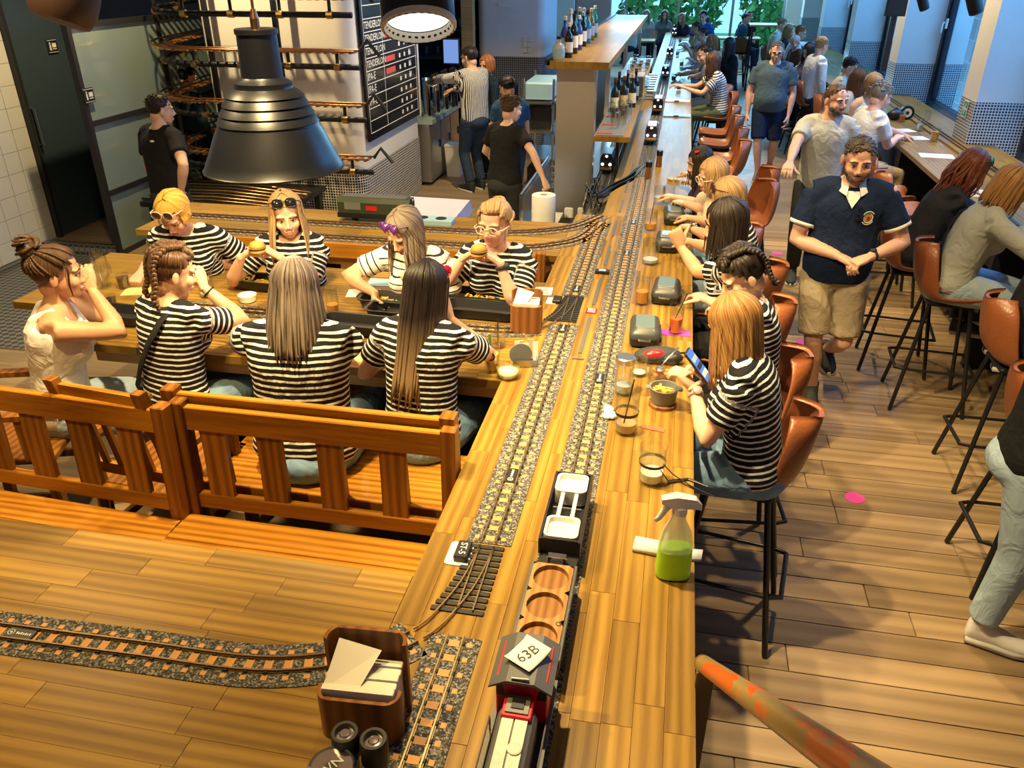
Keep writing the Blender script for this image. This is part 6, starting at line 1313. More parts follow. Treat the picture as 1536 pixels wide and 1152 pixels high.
for (u, v, rz, lab) in ((1405, 234, -.1, 'single white menu sheet lying on the bare window table'), (1368, 207, .15, 'white menu sheet in front of the man in the white tee'), (1476, 290, .2, 'printed sheet under the auburn woman\'s gaze'), (1350, 196, .3, 'small folded sheet near the toy wheel')):
    p = atz(u, v, CZ); t = thing('menu_sheet', lab, 'paper', (p.x, p.y, CZ + .0006), rz); T(MB().box(-.15, .15, -.10, .10, 0, .0012), 'sheet', 'white_paper', t)
    m = MB(); rr = random.Random(u)
    for i in range(7): m.box(-.12, -.12 + rr.uniform(.12, .23), -.08 + i * .024, -.073 + i * .024, .0012, .0015)
    T(m, 'printing', 'grey_plastic', t)
p = atz(1356, 178, CZ); t = thing('toy_car_roller', 'black rubber toy wheel with a white hub on the window table', 'toy', (p.x, p.y - .06, CZ)); T(MB().tube([(0, -.03, .08), (0, .03, .08)], [.078, .078], 26), 'tyre', 'iron', t, 40); T(MB().tube([(0, -.034, .08), (0, -.03, .08)], [.05, .05], 20), 'hub', 'coaster_white', t, 40); T(MB().tube([(0, -.036, .08), (0, -.034, .08)], [.02, .02], 14), 'cap', 'iron', t)
p = atz(1338, 180, CZ); t = thing('camera_bag', 'small round black bag beside the toy wheel', 'bag', (p.x + .02, p.y, CZ)); T(MB().ell((0, 0, .06), (.09, .06, .06), 14, 10), 'bag', 'black_plastic', t, True); T(MB().tube([(-.07, 0, .08), (0, 0, .14), (.07, 0, .08)], .008, 6), 'handle', 'iron', t, True)
g = atx(1448, 163, 2.87); t = thing('exit_sign', 'small green and white escape sign on the tiled pier', 'sign', (2.872, g.y, g.z)); T(MB().box(-.006, 0, -.075, .075, -.08, .08, .002), 'plate', 'white_plastic', t); gr = plain('sign_green', (.02, .30, .09), .5); T(MB().box(-.0075, -.006, -.06, .06, .012, .068), 'field', gr, t); T(MB().box(-.0075, -.006, -.06, .06, -.068, -.012), 'field', gr, t); T(MB().box(-.0085, -.0075, -.012, .012, -.05, .05), 'arrow', 'white_plastic', t)
# ================================================================== bar interior
def pillar():
    m, n, l, b = new_mat('brushed'); setp(b, (.46, .455, .44), .36, .9); g = n.new('ShaderNodeNewGeometry'); mp = n.new('ShaderNodeMapping'); mp.inputs['Scale'].default_value = (260, 260, 2); l.new(g.outputs['Position'], mp.inputs[0]); no = n.new('ShaderNodeTexNoise'); no.inputs['Scale'].default_value = 1; l.new(mp.outputs[0], no.inputs['Vector']); bp = n.new('ShaderNodeBump'); bp.inputs['Strength'].default_value = .06; l.new(no.outputs['Fac'], bp.inputs['Height']); l.new(bp.outputs[0], b.inputs['Normal'])
pillar()
pt = thing('bar_pillar', 'brushed steel pillar at the end of the bar with two white switches', 'pillar', (-.85, 7.05, 0)); part(MB().box(-1.0, -.69, 7.0, 7.12, 0, 1.965), 'panel', 'brushed', pt); part(MB().box(-.69, -.672, 6.99, 7.13, 0, 1.965), 'edge_strip', 'steel', pt)
for u in (853, 873): p = aty(u, 319, 6.99); part(MB().box(p.x - .04, p.x + .04, 6.985, 7.0, p.z - .045, p.z + .045, .01), 'switch', 'white_plastic', pt)
us = thing('bottle_shelf', 'high oak shelf carrying spirit bottles along the bar', 'shelf', (-.8, 9, 0)); part(MB().box(-1.04, -.55, 6.72, 13.3, 1.965, 2.02), 'board', 'oak_far', us); part(MB().box(-1.06, -1.02, 6.72, 13.3, 1.99, 2.035), 'edge', 'iron', us); part(MB().box(-.85, -.80, 12.9, 13.0, 0, 1.965), 'post', 'steel', us); part(MB().box(-.85, -.80, 10, 10.1, 0, 1.965), 'post', 'steel', us)
ls = thing('glass_shelf', 'low oak shelf with wine bottles and upturned glasses behind the counter', 'shelf', (-.5, 9, 0)); ZL = 1.41; part(MB().box(-.67, -.365, 6.98, 10.6, ZL - .045, ZL), 'board', 'oak_far', ls); part(MB().box(-.66, -.42, 7.0, 9.3, ZL, ZL + .008), 'mat', 'grey_plastic', ls); part(MB().box(-.50, -.47, 7.3, 7.36, 0.9, ZL - .045), 'bracket', 'iron', ls); part(MB().box(-.50, -.47, 10.2, 10.26, 0.9, ZL - .045), 'bracket', 'iron', ls)
for i in range(5): part(MB().box(-.65, -.52, 7.05 + i * .42, 7.10 + i * .42, ZL + .008, ZL + .012), 'mat_stripe', plain('stripe_red', (.38, .03, .03), .6), ls)
BC = dict(blue=(.03, .06, .30), green=(.02, .22, .12), clear=(.45, .5, .52), dark=(.012, .016, .012), amber=(.4, .16, .03), teal=(.05, .35, .4))
for k, c in BC.items(): plain('bottle_' + k, c, .12, spec=.6)
def bottle(label, x, y, z, col, h=.30, r=.038, cap='white_plastic', lab='white_paper', group=None):
    t = thing('bottle', label, 'bottle', (x, y, z), group=group); T(MB().lathe([(r * .9, 0), (r, .006), (r, h * .55), (r * .8, h * .66), (r * .36, h * .76), (r * .34, h * .93)], n=16), 'glass_body', 'bottle_' + col, t, 40); bb = t.children[-1]; T(MB().lathe([(r * .4, h * .9), (r * .4, h), (r * .3, h + .003)], n=12), 'cap', cap, t, 40); T(MB().lathe([(r + .0008, h * .16), (r + .0008, h * .46)], n=16, cap=False), 'label_band', lab, bb, 40); return t
sp = [('clear', .17, .05), ('dark', .26, .036), ('blue', .30, .038), ('dark', .31, .037), ('clear', .34, .042), ('blue', .28, .036), ('green', .31, .038), ('dark', .29, .036), ('green', .32, .036), ('teal', .28, .04), ('clear', .30, .036), ('amber', .29, .038), ('clear', .27, .036), ('green', .3, .036)]
nm = ['squat clear jar', 'slim dark bottle', 'cobalt blue bottle', 'dark bottle with blue label', 'tall clear bottle', 'blue bottle with pale label', 'green gin bottle', 'black bottle with red cap', 'tall green bottle', 'teal spirit bottle', 'clear rum bottle', 'amber whisky bottle', 'clear vodka bottle', 'olive green bottle']
for i, (c, h, r) in enumerate(sp):
    bottle(nm[i] + ' number %s of the row on the high bar shelf'.replace('number %s of the row ', '') , -.97 + .055 * (i % 2), 6.86 + i * .17, 2.02, c, h, r, 'iron' if i % 3 == 0 else 'white_plastic', 'white_paper' if i % 2 else 'pale_blue', 'spirit bottles on the high shelf')
for i in range(6):
    bottle(['dark wine bottle with copper foil nearest the steel pillar', 'dark wine bottle with a cream label, second from the pillar', 'dark wine bottle with pale foil in the middle of the wine row', 'dark wine bottle with orange foil in the wine row', 'dark wine bottle with a white label near the plate stack', 'dark wine bottle beside the stacked wooden boards'][i], -.60 + .075 * (i % 3) , 8.2 + i * .17, ZL, 'dark', .32, .040, ['copper', 'copper', 'beige', 'copper', 'beige', 'copper'][i], ['dip', 'kraft', 'dip', 'kraft', 'white_paper', 'dip'][i], 'wine bottles on the low shelf')
for i, (x, y) in enumerate(((-.52, 7.32), (-.47, 7.5), (-.55, 7.62), (-.47, 7.78), (-.60, 7.9), (-.52, 8.0), (-.45, 8.05))):
    t = thing('upturned_glass', 'clear tumbler turned upside down on the red-striped mat', 'glass', (x, y, ZL + .012), group='upturned glasses on the mat'); T(MB().lathe([(.036, 0), (.033, .13), (.02, .136), (.0005, .136), (.03, .128), (.034, 0)], n=18, cap=False), 'glass', 'glass', t, 40)
for i in range(6): t = tag(MB().box(-.48, -.38, 9.35, 9.75, ZL + i * .035, ZL + i * .035 + .03, .004).build('serving_board', 'light_wood'), 'wooden serving board in the stack at the end of the low shelf', 'board', 'stacked serving boards')
for i in range(8): tag(MB().lathe([(.05, 0), (.085, .008), (.088, .012), (.05, .006), (.0005, .006)], c=(-.42, 10.2, ZL + i * .014), n=20).build('plate', 'coaster_white'), 'white plate in the pile behind the serving boards', 'plate', 'piled white plates')
dr = thing('dish_rack', 'sloping steel dish rack beside the track far along the bar', 'rack', (-.42, 12.4, 1.12))
for i in range(8): T(MB().box(-.22, .1, -1.0 + i * .26, -.9 + i * .26, .05 + .0 * i, .075), 'slat', 'steel', dr)
T(MB().box(-.24, -.21, -1.1, 1.1, 0, .09), 'side', 'steel', dr); T(MB().box(.1, .13, -1.1, 1.1, 0, .09), 'side', 'pale_blue', dr)
for k in range(10): drink('clear tumbler among the glasses behind the dish rack', 0, 0, .035, .12, 'water', .2, base=1.45, loc=(-.62 + .09 * (k % 3), 11.0 + .13 * k, 0), group='glasses behind the dish rack')
part(MB().box(-.75, -.40, 10.65, 13.0, 1.40, 1.45), 'far_board', 'oak_far', ls)
# low machinery under the shelf: lower track bed, cables
lb = thing('service_deck', 'dark service deck with a lower track under the glass shelf', 'deck', (-.6, 8, 0)); part(MB().box(-.66, -.465, 5.9, 13, .80, .95), 'deck', 'black_paint', lb); part(MB().box(-.98, -.69, 7.15, 9.9, 0, .9), 'cabinet', 'steel', lb)
track([(-.56, 6.0), (-.56, 8.0), (-.56, 12.5)], 'lower siding track under the glass shelf', z=.95, bed='ballast', parts=False)
cb = thing('cable_bundle', 'tangle of black cables hanging beside the steel pillar', 'cables', (-.62, 6.4, .9)); rr = random.Random(5)
for i in range(16):
    x = rr.uniform(-.05, .06); y0 = rr.uniform(-.3, .4); T(MB().tube([(x, y0, .0), (x + rr.uniform(-.05, .05), y0 + .1, rr.uniform(.08, .2)), (x + rr.uniform(-.05, .05), y0 + .25, rr.uniform(.08, .22)), (x + rr.uniform(-.05, .05), y0 + .4, .05)], .006, 6), 'cable', 'iron', cb)
t = thing('track_bridge', 'dark swing bridge of track between siding and counter line', 'railway track', (0, 0, 0)); pth = resample([(-.54, 6.3, CZ), (-.45, 6.62, CZ), (-.33, 6.95, CZ), (-.25, 7.4, CZ)], .05)
for s in (-1, 1): m = MB(); ribbon(m, pth, s * .0225 - .006, s * .0225 + .006, .0, .016); T(m, 'rail', 'iron', t)
m = MB(); ribbon(m, pth, -.05, .05, -.012, .0); T(m, 'deck', 'iron', t)
# paper roll on a steel trolley
tr = thing('steel_trolley', 'steel drawer trolley beside the bar pillar', 'trolley', (-1.15, 6.6, 0)); part(MB().box(-1.22, -.90, 6.25, 6.9, .05, .76), 'body', 'steel', tr); part(MB().box(-1.22, -1.19, 6.5, 8.0, .76, .98), 'side_panel', 'steel', tr); part(MB().tube([(-1.21, 6.5, 1.0), (-1.21, 8.0, 1.0)], .012, 8), 'rail', 'steel', tr)
for i in range(6): part(MB().box(-1.18, -1.02, 7.95, 7.97, .55 + i * .07, .575 + i * .07), 'rung', 'steel', tr)
p = aty(815, 337, 6.5); t = thing('paper_roll', 'standing white paper towel roll beside the steel pillar', 'paper roll', (p.x, 6.5, .76)); T(MB().lathe([(.098, 0), (.1, .004), (.1, .25), (.097, .255), (.03, .255), (.028, .2), (.0005, .2)], n=32), 'roll', 'white_paper', t, 40); T(MB().lathe([(.03, .2), (.03, .256), (.026, .256), (.026, .2)], n=20, cap=False), 'core', 'kraft', t, 40)
p = atz(648, 306, .98); t = thing('linen_box', 'box under a lavender cloth behind the track shelf', 'box', (p.x, p.y, 0), .0); T(MB().box(-.27, .24, -.28, .26, .0, .94), 'box', 'steel', t); T(MB().rings([[(-.30, -.31, .86), (.28, -.31, .84), (.27, .29, .86), (-.29, .29, .87)], [(-.28, -.29, .955), (.26, -.29, .95), (.25, .27, .955), (-.27, .27, .96)]]), 'cloth', plain('lavender', (.52, .50, .66), .8), t)
# beer taps and counter on the left
tc_ = thing('tap_counter', 'steel bar counter with cupboards under the beer taps', 'counter', (-3.6, 10.5, 0)); part(MB().box(-4.1, -3.2, 10.55, 12.1, .05, .82), 'cabinet', 'brushed', tc_); part(MB().box(-4.15, -3.14, 10.5, 12.15, .82, .88), 'top', plain('glass_green', (.30, .40, .37), .12, spec=.8), tc_)
for y in (10.58, 11.08, 11.58): part(MB().box(-3.2, -3.185, y, y + .46, .1, .78, .004), 'door', 'steel', tc_); part(MB().box(-3.185, -3.17, y + .38, y + .40, .45, .55), 'handle', 'iron', tc_)
def tap_tower(label, u, v, y, n, h):
    p = aty(u, v, y); t = thing('beer_tap', label, 'beer tap', (p.x, y, .88)); T(MB().tube([(0, 0, 0), (0, 0, h)], .055, 16), 'column', 'chrome', t, 40); T(MB().lathe([(.055, h), (.065, h + .02), (.05, h + .05), (.001, h + .055)], n=16), 'head', 'chrome', t, 40)
    for i in range(n): a = -.6 + i * .4; T(MB().tube([(.05, .08 * i - .1, h - .04), (.13, .08 * i - .1, h - .05), (.13, .08 * i - .1, h - .13)], .013, 8), 'spout', 'chrome', t, 40); T(MB().tube([(.1, .08 * i - .1, h - .03), (.12, .08 * i - .1, h + .10)], [.010, .015], 8), 'tap_handle', 'black_plastic', t)
    return t
for y, u, lab in ((10.75, 641, 'chrome beer tap column nearest the menu column'), (11.1, 655, 'chrome beer tap column under the bartender\'s hand'), (11.4, 668, 'chrome beer tap column beyond the bartender\'s hand'), (11.75, 682, 'chrome beer tap column below the tilted monitor')):
    tap_tower(lab, u, 175, y, 4, .45)
drink('small amber beer under the taps', 0, 0, .038, .13, 'beer', .6, base=.88, loc=(-3.28, 10.95, 0)); 
p = aty(677, 77, 11.6); t = thing('till_monitor', 'tilted till monitor with a blue lit screen over the taps', 'screen', (p.x, 11.6, .88)); hm_ = p.z - .88; T(MB().box(-.12, .12, -.02, .02, hm_ - .17, hm_ + .17, .008), 'case', 'black_plastic', t); T(MB().box(-.105, .105, -.024, -.021, hm_ - .15, hm_ + .15), 'screen', emit('screen_blue', (.22, .38, .85), .6), t); T(MB().tube([(0, .02, 0), (0, .02, hm_)], .02, 8), 'stand', 'iron', t)
sh_ = thing('glass_rack', 'dark shelving with glassware behind the beer taps', 'shelf', (-3.8, 12.9, 0))
for z in (1.0, 1.4, 1.8, 2.2): part(MB().box(-5.0, -3.15, 12.7, 13.15, z, z + .03), 'shelf_board', 'frame_navy', sh_)
for x in (-4.95, -4.0, -3.2): part(MB().box(x - .03, x + .03, 12.7, 12.76, 0, 2.9), 'upright', 'frame_navy', sh_)
for k in range(24): t = thing('stemless_glass', 'clear glass on the dark shelving behind the taps', 'glass', (-4.6 + .18 * (k % 8), 12.85, 1.03 + .4 * (k // 8)), group='glasses on the dark shelving'); T(MB().lathe([(.03, 0), (.04, .05), (.036, .14), (.033, .14), (.036, .05), (.001, .01)], n=14, cap=False), 'glass', 'glass', t, 40)
ct = thing('tool_stand', 'steel stand with crates behind the bar pillar', 'rack', (-1.75, 10.6, 0))
for z in (.1, .45, .8, 1.15): part(MB().box(-1.9, -1.5, 10.3, 11.2, z, z + .03), 'shelf_board', 'steel', ct)
for x, y in ((-1.9, 10.3), (-1.52, 10.3), (-1.9, 11.18), (-1.52, 11.18)): part(MB().box(x, x + .025, y, y + .025, 0, 1.45), 'upright', 'steel', ct)
part(MB().box(-1.85, -1.55, 10.4, 11.1, .83, 1.1, .01), 'crate', 'black_plastic', ct); part(MB().box(-1.85, -1.55, 10.4, 11.1, .13, .35, .01), 'crate', 'black_plastic', ct); part(MB().box(-1.88, -1.54, 10.35, 11.15, 1.2, 1.4, .02), 'glass_crate', 'pale_blue', ct)
b_ = aty(648, 255, 11.2); t = thing('white_bin', 'white bin under the beer counter beside the bartender', 'bin', (-3.05, 11.25, 0)); T(MB().rings([[(-.09, -.12, 0), (.09, -.12, 0), (.09, .12, 0), (-.09, .12, 0)], [(-.11, -.14, .42), (.11, -.14, .42), (.11, .14, .42), (-.11, .14, .42)]]), 'bin', 'white_plastic', t); T(MB().box(-.115, .115, -.145, .145, .42, .44), 'rim', 'white_plastic', t)
# ================================================================== menu board on the column
mb_ = thing('menu_board', 'black menu board with white ruled lines on the white column', 'menu board', (-3.262, 9.3, 1.6)); pa = atx(553, 214, -3.262); pb = atx(628, 171, -3.262); y0_, y1_, zb = pa.y, pb.y, (pa.z + pb.z) / 2
part(MB().box(-3.268, -3.245, y0_, y1_, zb, 2.55), 'board', plain('board_black', (.010, .011, .016), .18, spec=.7), mb_); part(MB().box(-3.272, -3.24, y1_, y1_ + .05, zb - .02, 2.55), 'frame', 'plaster_cool', mb_)
nrow = 11; rh = (2.45 - zb - .08) / nrow
for i in range(nrow + 1): part(MB().box(-3.245, -3.243, y0_ + .06, y1_ - .06, zb + .08 + i * rh - .004, zb + .08 + i * rh + .004), 'rule', 'chalk', mb_)
for y in (y0_ + .06, y0_ + .62, y1_ - .06): part(MB().box(-3.245, -3.243, y - .004, y + .004, zb + .08, 2.5), 'rule', 'chalk', mb_)
RM = Matrix(((0, 0, 1, 0), (1, 0, 0, 0), (0, 1, 0, 0), (0, 0, 0, 1)))
for i, (a_, c_) in enumerate((('', ''), ('', ''), ('IPA-E', ''), ('IPA-E', '39'), ('IPA-E', '36'), ('TENDERLOIN', '36'), ('TENDERLOIN', '39'), ('TENDERLOIN', '36'), ('TENDERLOIN', ''), ('', ''), ('', ''))):
    z = zb + .08 + (i + .5) * rh
    if a_: text_mesh(a_, .10 if len(a_) > 6 else .11, 'chalk', Matrix.Translation((-3.2435, y0_ + .08, z)) @ RM, mb_, align='LEFT')
    if c_: text_mesh(c_, .10, 'chalk', Matrix.Translation((-3.2435, y1_ - .3, z)) @ RM, mb_)
    if i in (4, 5, 7): part(MB().box(-3.2445, -3.2425, y0_ + .68, y0_ + 1.0, z - .03, z + .03), 'red_note', 'chalk_red', mb_)
    for q in range(3): part(MB().box(-3.2445, -3.2425, y0_ + 1.15 + q * .18, y0_ + 1.2 + q * .18, z - .025, z + .02), 'chalk_mark', 'chalk', mb_)
# ================================================================== spiral of track around the column
for k, z in enumerate((.88, 1.40, 1.895, 2.36)):
    t = thing('spiral_track', ['lowest turn of the pipe-borne spiral track around the column', 'second turn of the spiral track around the column', 'third turn of the spiral track with a buffer at the board', 'topmost turn of the spiral track near the ceiling'][k], 'railway track', (0, 0, 0))
    xr = -3.02 - .03 * k
    for name, off, zz, r, mat in (('pipe', .0, -.09, .028, 'iron'), ('outer_rail', -.10, .06, .010, 'copper'), ('inner_rail', .06, .06, .010, 'copper')):
        pts = [(xr, 7.90 + off, z + zz), (-4.9, 7.90 + off, z + zz)] + [(-4.95 - (.42 - off) * math.sin(a), 8.32 - (.42 - off) * math.cos(a), z + zz + .03 * a) for a in [math.pi / 2 * i / 8 for i in range(1, 9)]] + [(-5.37 + off, 9.2, z + zz + .08), (-5.37 + off, 10.6, z + zz + .14)]
        T(MB().tube(pts, r, 8), name, mat, t, True)
    pth = resample([(xr, 7.88, z), (-4.0, 7.88, z), (-4.9, 7.88, z), (-5.18, 7.97, z), (-5.33, 8.2, z + .02), (-5.36, 9.0, z + .05)], .085)
    for q in range(len(pth) - 1):
        a, b = pth[q], pth[q + 1]; d = (b - a).normalized(); n_ = Vector((d.y, -d.x, 0)); mid = (a + b) / 2
        T(MB().bar(mid - n_ * .085 + Vector((0, 0, .045)), mid + n_ * .085 + Vector((0, 0, .045)), .028, .014), 'sleeper', 'brass' if q % 3 == 0 else 'walnut', t)
        if q % 6 == 2: T(MB().tube([mid + Vector((0, 0, -.09)) - d * .03, mid + Vector((0, 0, -.09)) + d * .03], .036, 10), 'clamp', 'brass', t); T(MB().bar(mid + Vector((0, 0, -.07)), mid + Vector((0, 0, .045)), .03, .012), 'bracket', 'iron', t)
    T(MB().tube([(xr + .02, 7.90, z + .06), (xr + .10, 7.90, z + .16), (xr + .22, 7.90, z + .02)], .018, 6), 'buffer', 'iron', t)
for x, lab in ((-4.75, 'left black hanger pipe of the spiral track'), (-4.0, 'right black hanger pipe of the spiral track')): tag(MB().tube([(x, 8.1, 3.6), (x, 8.1, .75)], .032, 10).build('hanger_pipe', 'iron', smooth=True), 'black hanger pipe of the spiral track %s' % ('beside the frosted screen' if x < -4.5 else 'in the middle of the white column'), 'pipe')
bd = thing('track_table', 'low table of tangled golden tracks at the foot of the spiral', 'railway layout', (0, 0, 0)); T(MB().box(-5.3, -3.7, 7.2, 8.2, .50, .55), 'deck', 'iron', bd)
for i in range(7): T(MB().tube([(-5.3, 7.25 + i * .13, .57), (-4.6, 7.3 + i * .12, .58), (-3.7, 7.22 + i * .1, .57)], .012, 6), 'rail', 'brass' if i % 2 else 'copper', bd, True)
for x in (-5.25, -3.75): T(MB().box(x - .03, x + .03, 7.3, 7.36, 0, .5), 'leg', 'iron', bd); T(MB().box(x - .03, x + .03, 8.05, 8.11, 0, .5), 'leg', 'iron', bd)
# ================================================================== far dining area
def hi_table(label, x, y, w, d, h):
    t = thing('high_table', label, 'table', (x, y, 0)); T(MB().box(-w / 2, w / 2, -d / 2, d / 2, h - .04, h, .006), 'top', 'light_wood', t)
    for sx in (-1, 1):
        for sy in (-1, 1): T(MB().box(sx * (w / 2 - .06) - .02, sx * (w / 2 - .06) + .02, sy * (d / 2 - .06) - .02, sy * (d / 2 - .06) + .02, 0, h - .04), 'leg', 'iron', t)
        T(MB().box(sx * (w / 2 - .06) - .015, sx * (w / 2 - .06) + .015, -d / 2 + .06, d / 2 - .06, .3, .33), 'stretcher', 'iron', t)
    return t
hi_table('bare high oak table standing before the blue end pier', 2.0, 21.2, 1.0, .8, 1.45); hi_table('dark-legged high table in the far dining area by the glazing', 1.15, 22.6, 1.5, .7, 1.05); hi_table('long far table at the end of the counter', -1.6, 22.8, 1.8, .8, .95)
for k, (x, y, f, lab) in enumerate(((1.75, 19.2, 200, 'brown bar stool standing free in the far aisle'), (2.05, 18.6, 200, 'second brown stool in the far aisle, turned away'), (1.35, 21.7, 90, 'brown stool pushed to the far high table'), (.7, 21.7, 90, 'far stool before the dark-legged table'))): stool(x, y, f, lab, 'stools in the far dining area')
for (u, v, lab, w_) in ((1015, 152, 'white menu folder lying across the counter', 'white_paper'), (1014, 174, 'pale blue clipboard lying across the counter', 'pale_blue')):
    p = atz(u, v, CZ); t = thing('clipboard', lab, 'clipboard', (p.x, p.y, CZ)); T(MB().box(-.15, .17, -.09, .09, 0, .012, .003), 'board', w_, t); T(MB().box(-.03, .03, -.10, -.07, .012, .022), 'clip', 'iron', t)
p = Vector((-.02, 22.6, CZ)); t = thing('wooden_crate', 'brown wooden crate on the far counter', 'crate', (p.x, p.y, CZ)); T(MB().box(-.2, .2, -.15, .15, 0, .01), 'floor', 'walnut', t)
for s in (-1, 1): T(MB().box(-.2, .2, s * .14 - .008, s * .14 + .008, .01, .2), 'side', 'walnut', t); T(MB().box(s * .19 - .008, s * .19 + .008, -.13, .13, .01, .2), 'end', 'walnut', t)
for k, (u, v, liq, lab) in enumerate(((1010, 122, 'cola', 'dark cola glass before the man leaning over the counter'), (1022, 100, 'beer', 'beer glass before the grey-haired person in stripes'), (1016, 84, 'water', 'water glass far along the counter'), (1020, 64, 'beer', 'small beer glass near the far diners'), (1018, 135, 'cola', 'short dark glass near the phones'), (1026, 52, 'water', 'water glass next to the plate of food'))): drink(lab, u, v, .036, .13, liq, .6)
for k, (u, v) in enumerate(((1022, 112), (1024, 74), (1026, 60))):
    p = atz(u, v, CZ); t = thing('dinner_plate', ['plate of food before the grey-haired diner', 'plate of food with raised hands above it', 'plate of food near the wooden crate'][k], 'plate', (p.x, p.y, CZ)); T(MB().lathe([(.06, 0), (.11, .012), (.112, .016), (.07, .006), (.0005, .006)], n=20), 'plate', 'coaster_white', t, 40); T(fries(MB(), 18, .05, .05, .02, rg), 'food', 'fries', t)
p = atz(1012, 272, CZ); t = thing('foil_ball', 'crumpled foil and bones on the bare counter', 'scraps', (p.x, p.y, CZ)); m = MB(); rr = random.Random(3)
for i in range(8): m.ell((rr.uniform(-.05, .05), rr.uniform(-.05, .05), .012), (.02, .015, .012), 7, 5, Matrix.Rotation(rr.uniform(0, 3), 3, 'Z'))
T(m, 'scraps', 'kraft', t)
# window-side stools
WS = 'tan leather bar stools along the windows'
for (u, v, lab) in ((1500, 520, 'tan bar stool under the person in the black tee by the window table'), (1445, 430, 'tan bar stool under the woman in the grey denim jacket'), (1392, 365, 'tan bar stool under the auburn-haired woman in black'), (1540, 610, 'tan bar stool beside the woman in light jeans')):
    p = atz(u, v, .95); stool(p.x + .17, p.y, 0, lab, WS)
for y, lab in ((7.35, 'empty tan bar stool next to the auburn-haired woman'), (7.95, 'empty tan bar stool with its seat to the bare window table'), (8.6, 'tan bar stool under the man in the white tee'), (9.3, 'tan bar stool under the woman in glasses by the toy wheel'), (10.2, 'tan bar stool under the brown-haired woman in the pale blouse'), (11.0, 'tan bar stool under the dark-haired person in cream'), (12.3, 'tan bar stool under the black-haired woman holding a phone'), (13.4, 'tan bar stool under the bald man in brown'), (14.4, 'tan bar stool under the man in white beyond the bald man'), (15.4, 'tan bar stool under the long-haired blonde by the far windows'), (16.4, 'tan bar stool under the man in the pale shirt')): stool(1.98, y, 0, lab, WS)
# ================================================================== the guests and staff
plain('lens_brown', (.05, .018, .012), .08); plain('lens_black', (.012, .012, .014), .06); plain('lens_violet', (.09, .02, .16), .1); plain('lens_red', (.55, .01, .03), .15); plain('lens_teal', (.05, .5, .55), .1); plain('frame_pale', (.75, .66, .55), .3); glass('lens_clear', (.96, .97, .98), .03); plain('frame_pink', (.55, .38, .34), .3)
def A(v): return np.array(v)
def P3(u, v, z): return A(atz(u, v, z))
def PY(u, v, y): return A(aty(u, v, y))
def pelvis(u, v, zt, hipz, face, lean, s):
    """hip point under a head whose crown is seen at pixel u, v"""
    h = P3(u, v, zt); f = V3(math.cos(math.radians(face)), math.sin(math.radians(face)), 0); q = h - f * (0.60 * math.sin(math.radians(lean)) * s + 0.0); q[2] = hipz; return q
def guest(label, u, v, face, lean=8, s=1.0, hip=.87, zt=None, **kw):
    zt = zt or hip + .775 * s * math.cos(math.radians(lean * .8)); return person(label, pelvis(u, v, zt, hip, face, lean, s), face, lean, s, **kw)
plain('bun_bread', (.60, .27, .05), .5, amt=.2); plain('patty', (.10, .045, .02), .7); plain('lettuce', (.20, .17, .03), .6)
def burger(label, p, r=.042):
    t = thing('burger', label, 'burger', tuple(p)); T(MB().lathe([(r * .8, -.026), (r, -.02), (r, -.010), (r * .9, -.006)], n=18), 'bottom_bun', 'bun_bread', t, True); T(MB().lathe([(r * .95, -.008), (r * 1.05, -.003), (r * .95, .004)], n=18), 'patty', 'patty', t, True); T(MB().lathe([(r * 1.08, .002), (r * 1.12, .005), (r * .9, .007)], n=14), 'lettuce', 'lettuce', t); T(MB().lathe([(r * .98, .006), (r, .014), (r * .8, .030), (r * .4, .038), (.0005, .040)], n=18), 'top_bun', 'bun_bread', t, True); return t
def hands_at(p, face, gap=.055, back=.07, drop=0.02):
    """wrist targets for two hands holding something at p"""
    f = V3(math.cos(math.radians(face)), math.sin(math.radians(face)), 0); r = np.cross(f, V3(0, 0, 1)); p = A(p); 
    return p - r * (gap + .05) - f * back * .5 - V3(0, 0, .045 + drop), p + r * (gap + .05) - f * back * .5 - V3(0, 0, .045 + drop)
def ahead(u, v, face, lean, s, hip, dist, bu, bv):
    """point on pixel bu, bv lying dist in front of the head"""
    h = P3(u, v, hip + .775 * s * math.cos(math.radians(lean * .8))); f = V3(math.cos(math.radians(face)), math.sin(math.radians(face)), 0); d = A(ray(bu, bv)); return A(CAM0) + d * (((h + f * dist - A(CAM0)) @ f) / (d @ f))
def eat(label, u, v, face, bu, bv, bz, blabel, **kw):
    p = ahead(u, v, face, kw.get('lean', 8), kw.get('s', 1), kw.get('hip', .87), bz, bu, bv); l, r = hands_at(p, face); f = V3(math.cos(math.radians(face)), math.sin(math.radians(face)), 0); rt = np.cross(f, V3(0, 0, 1))
    rec = guest(label, u, v, face, hl=l, hr=r, hposeL='hold', hposeR='hold', hdirL=rt * .8 + V3(0, 0, .55), hdirR=-rt * .8 + V3(0, 0, .55), palmL=rt + f * .1, palmR=-rt + f * .1, **kw); burger(blabel, p); return rec
BT = .012
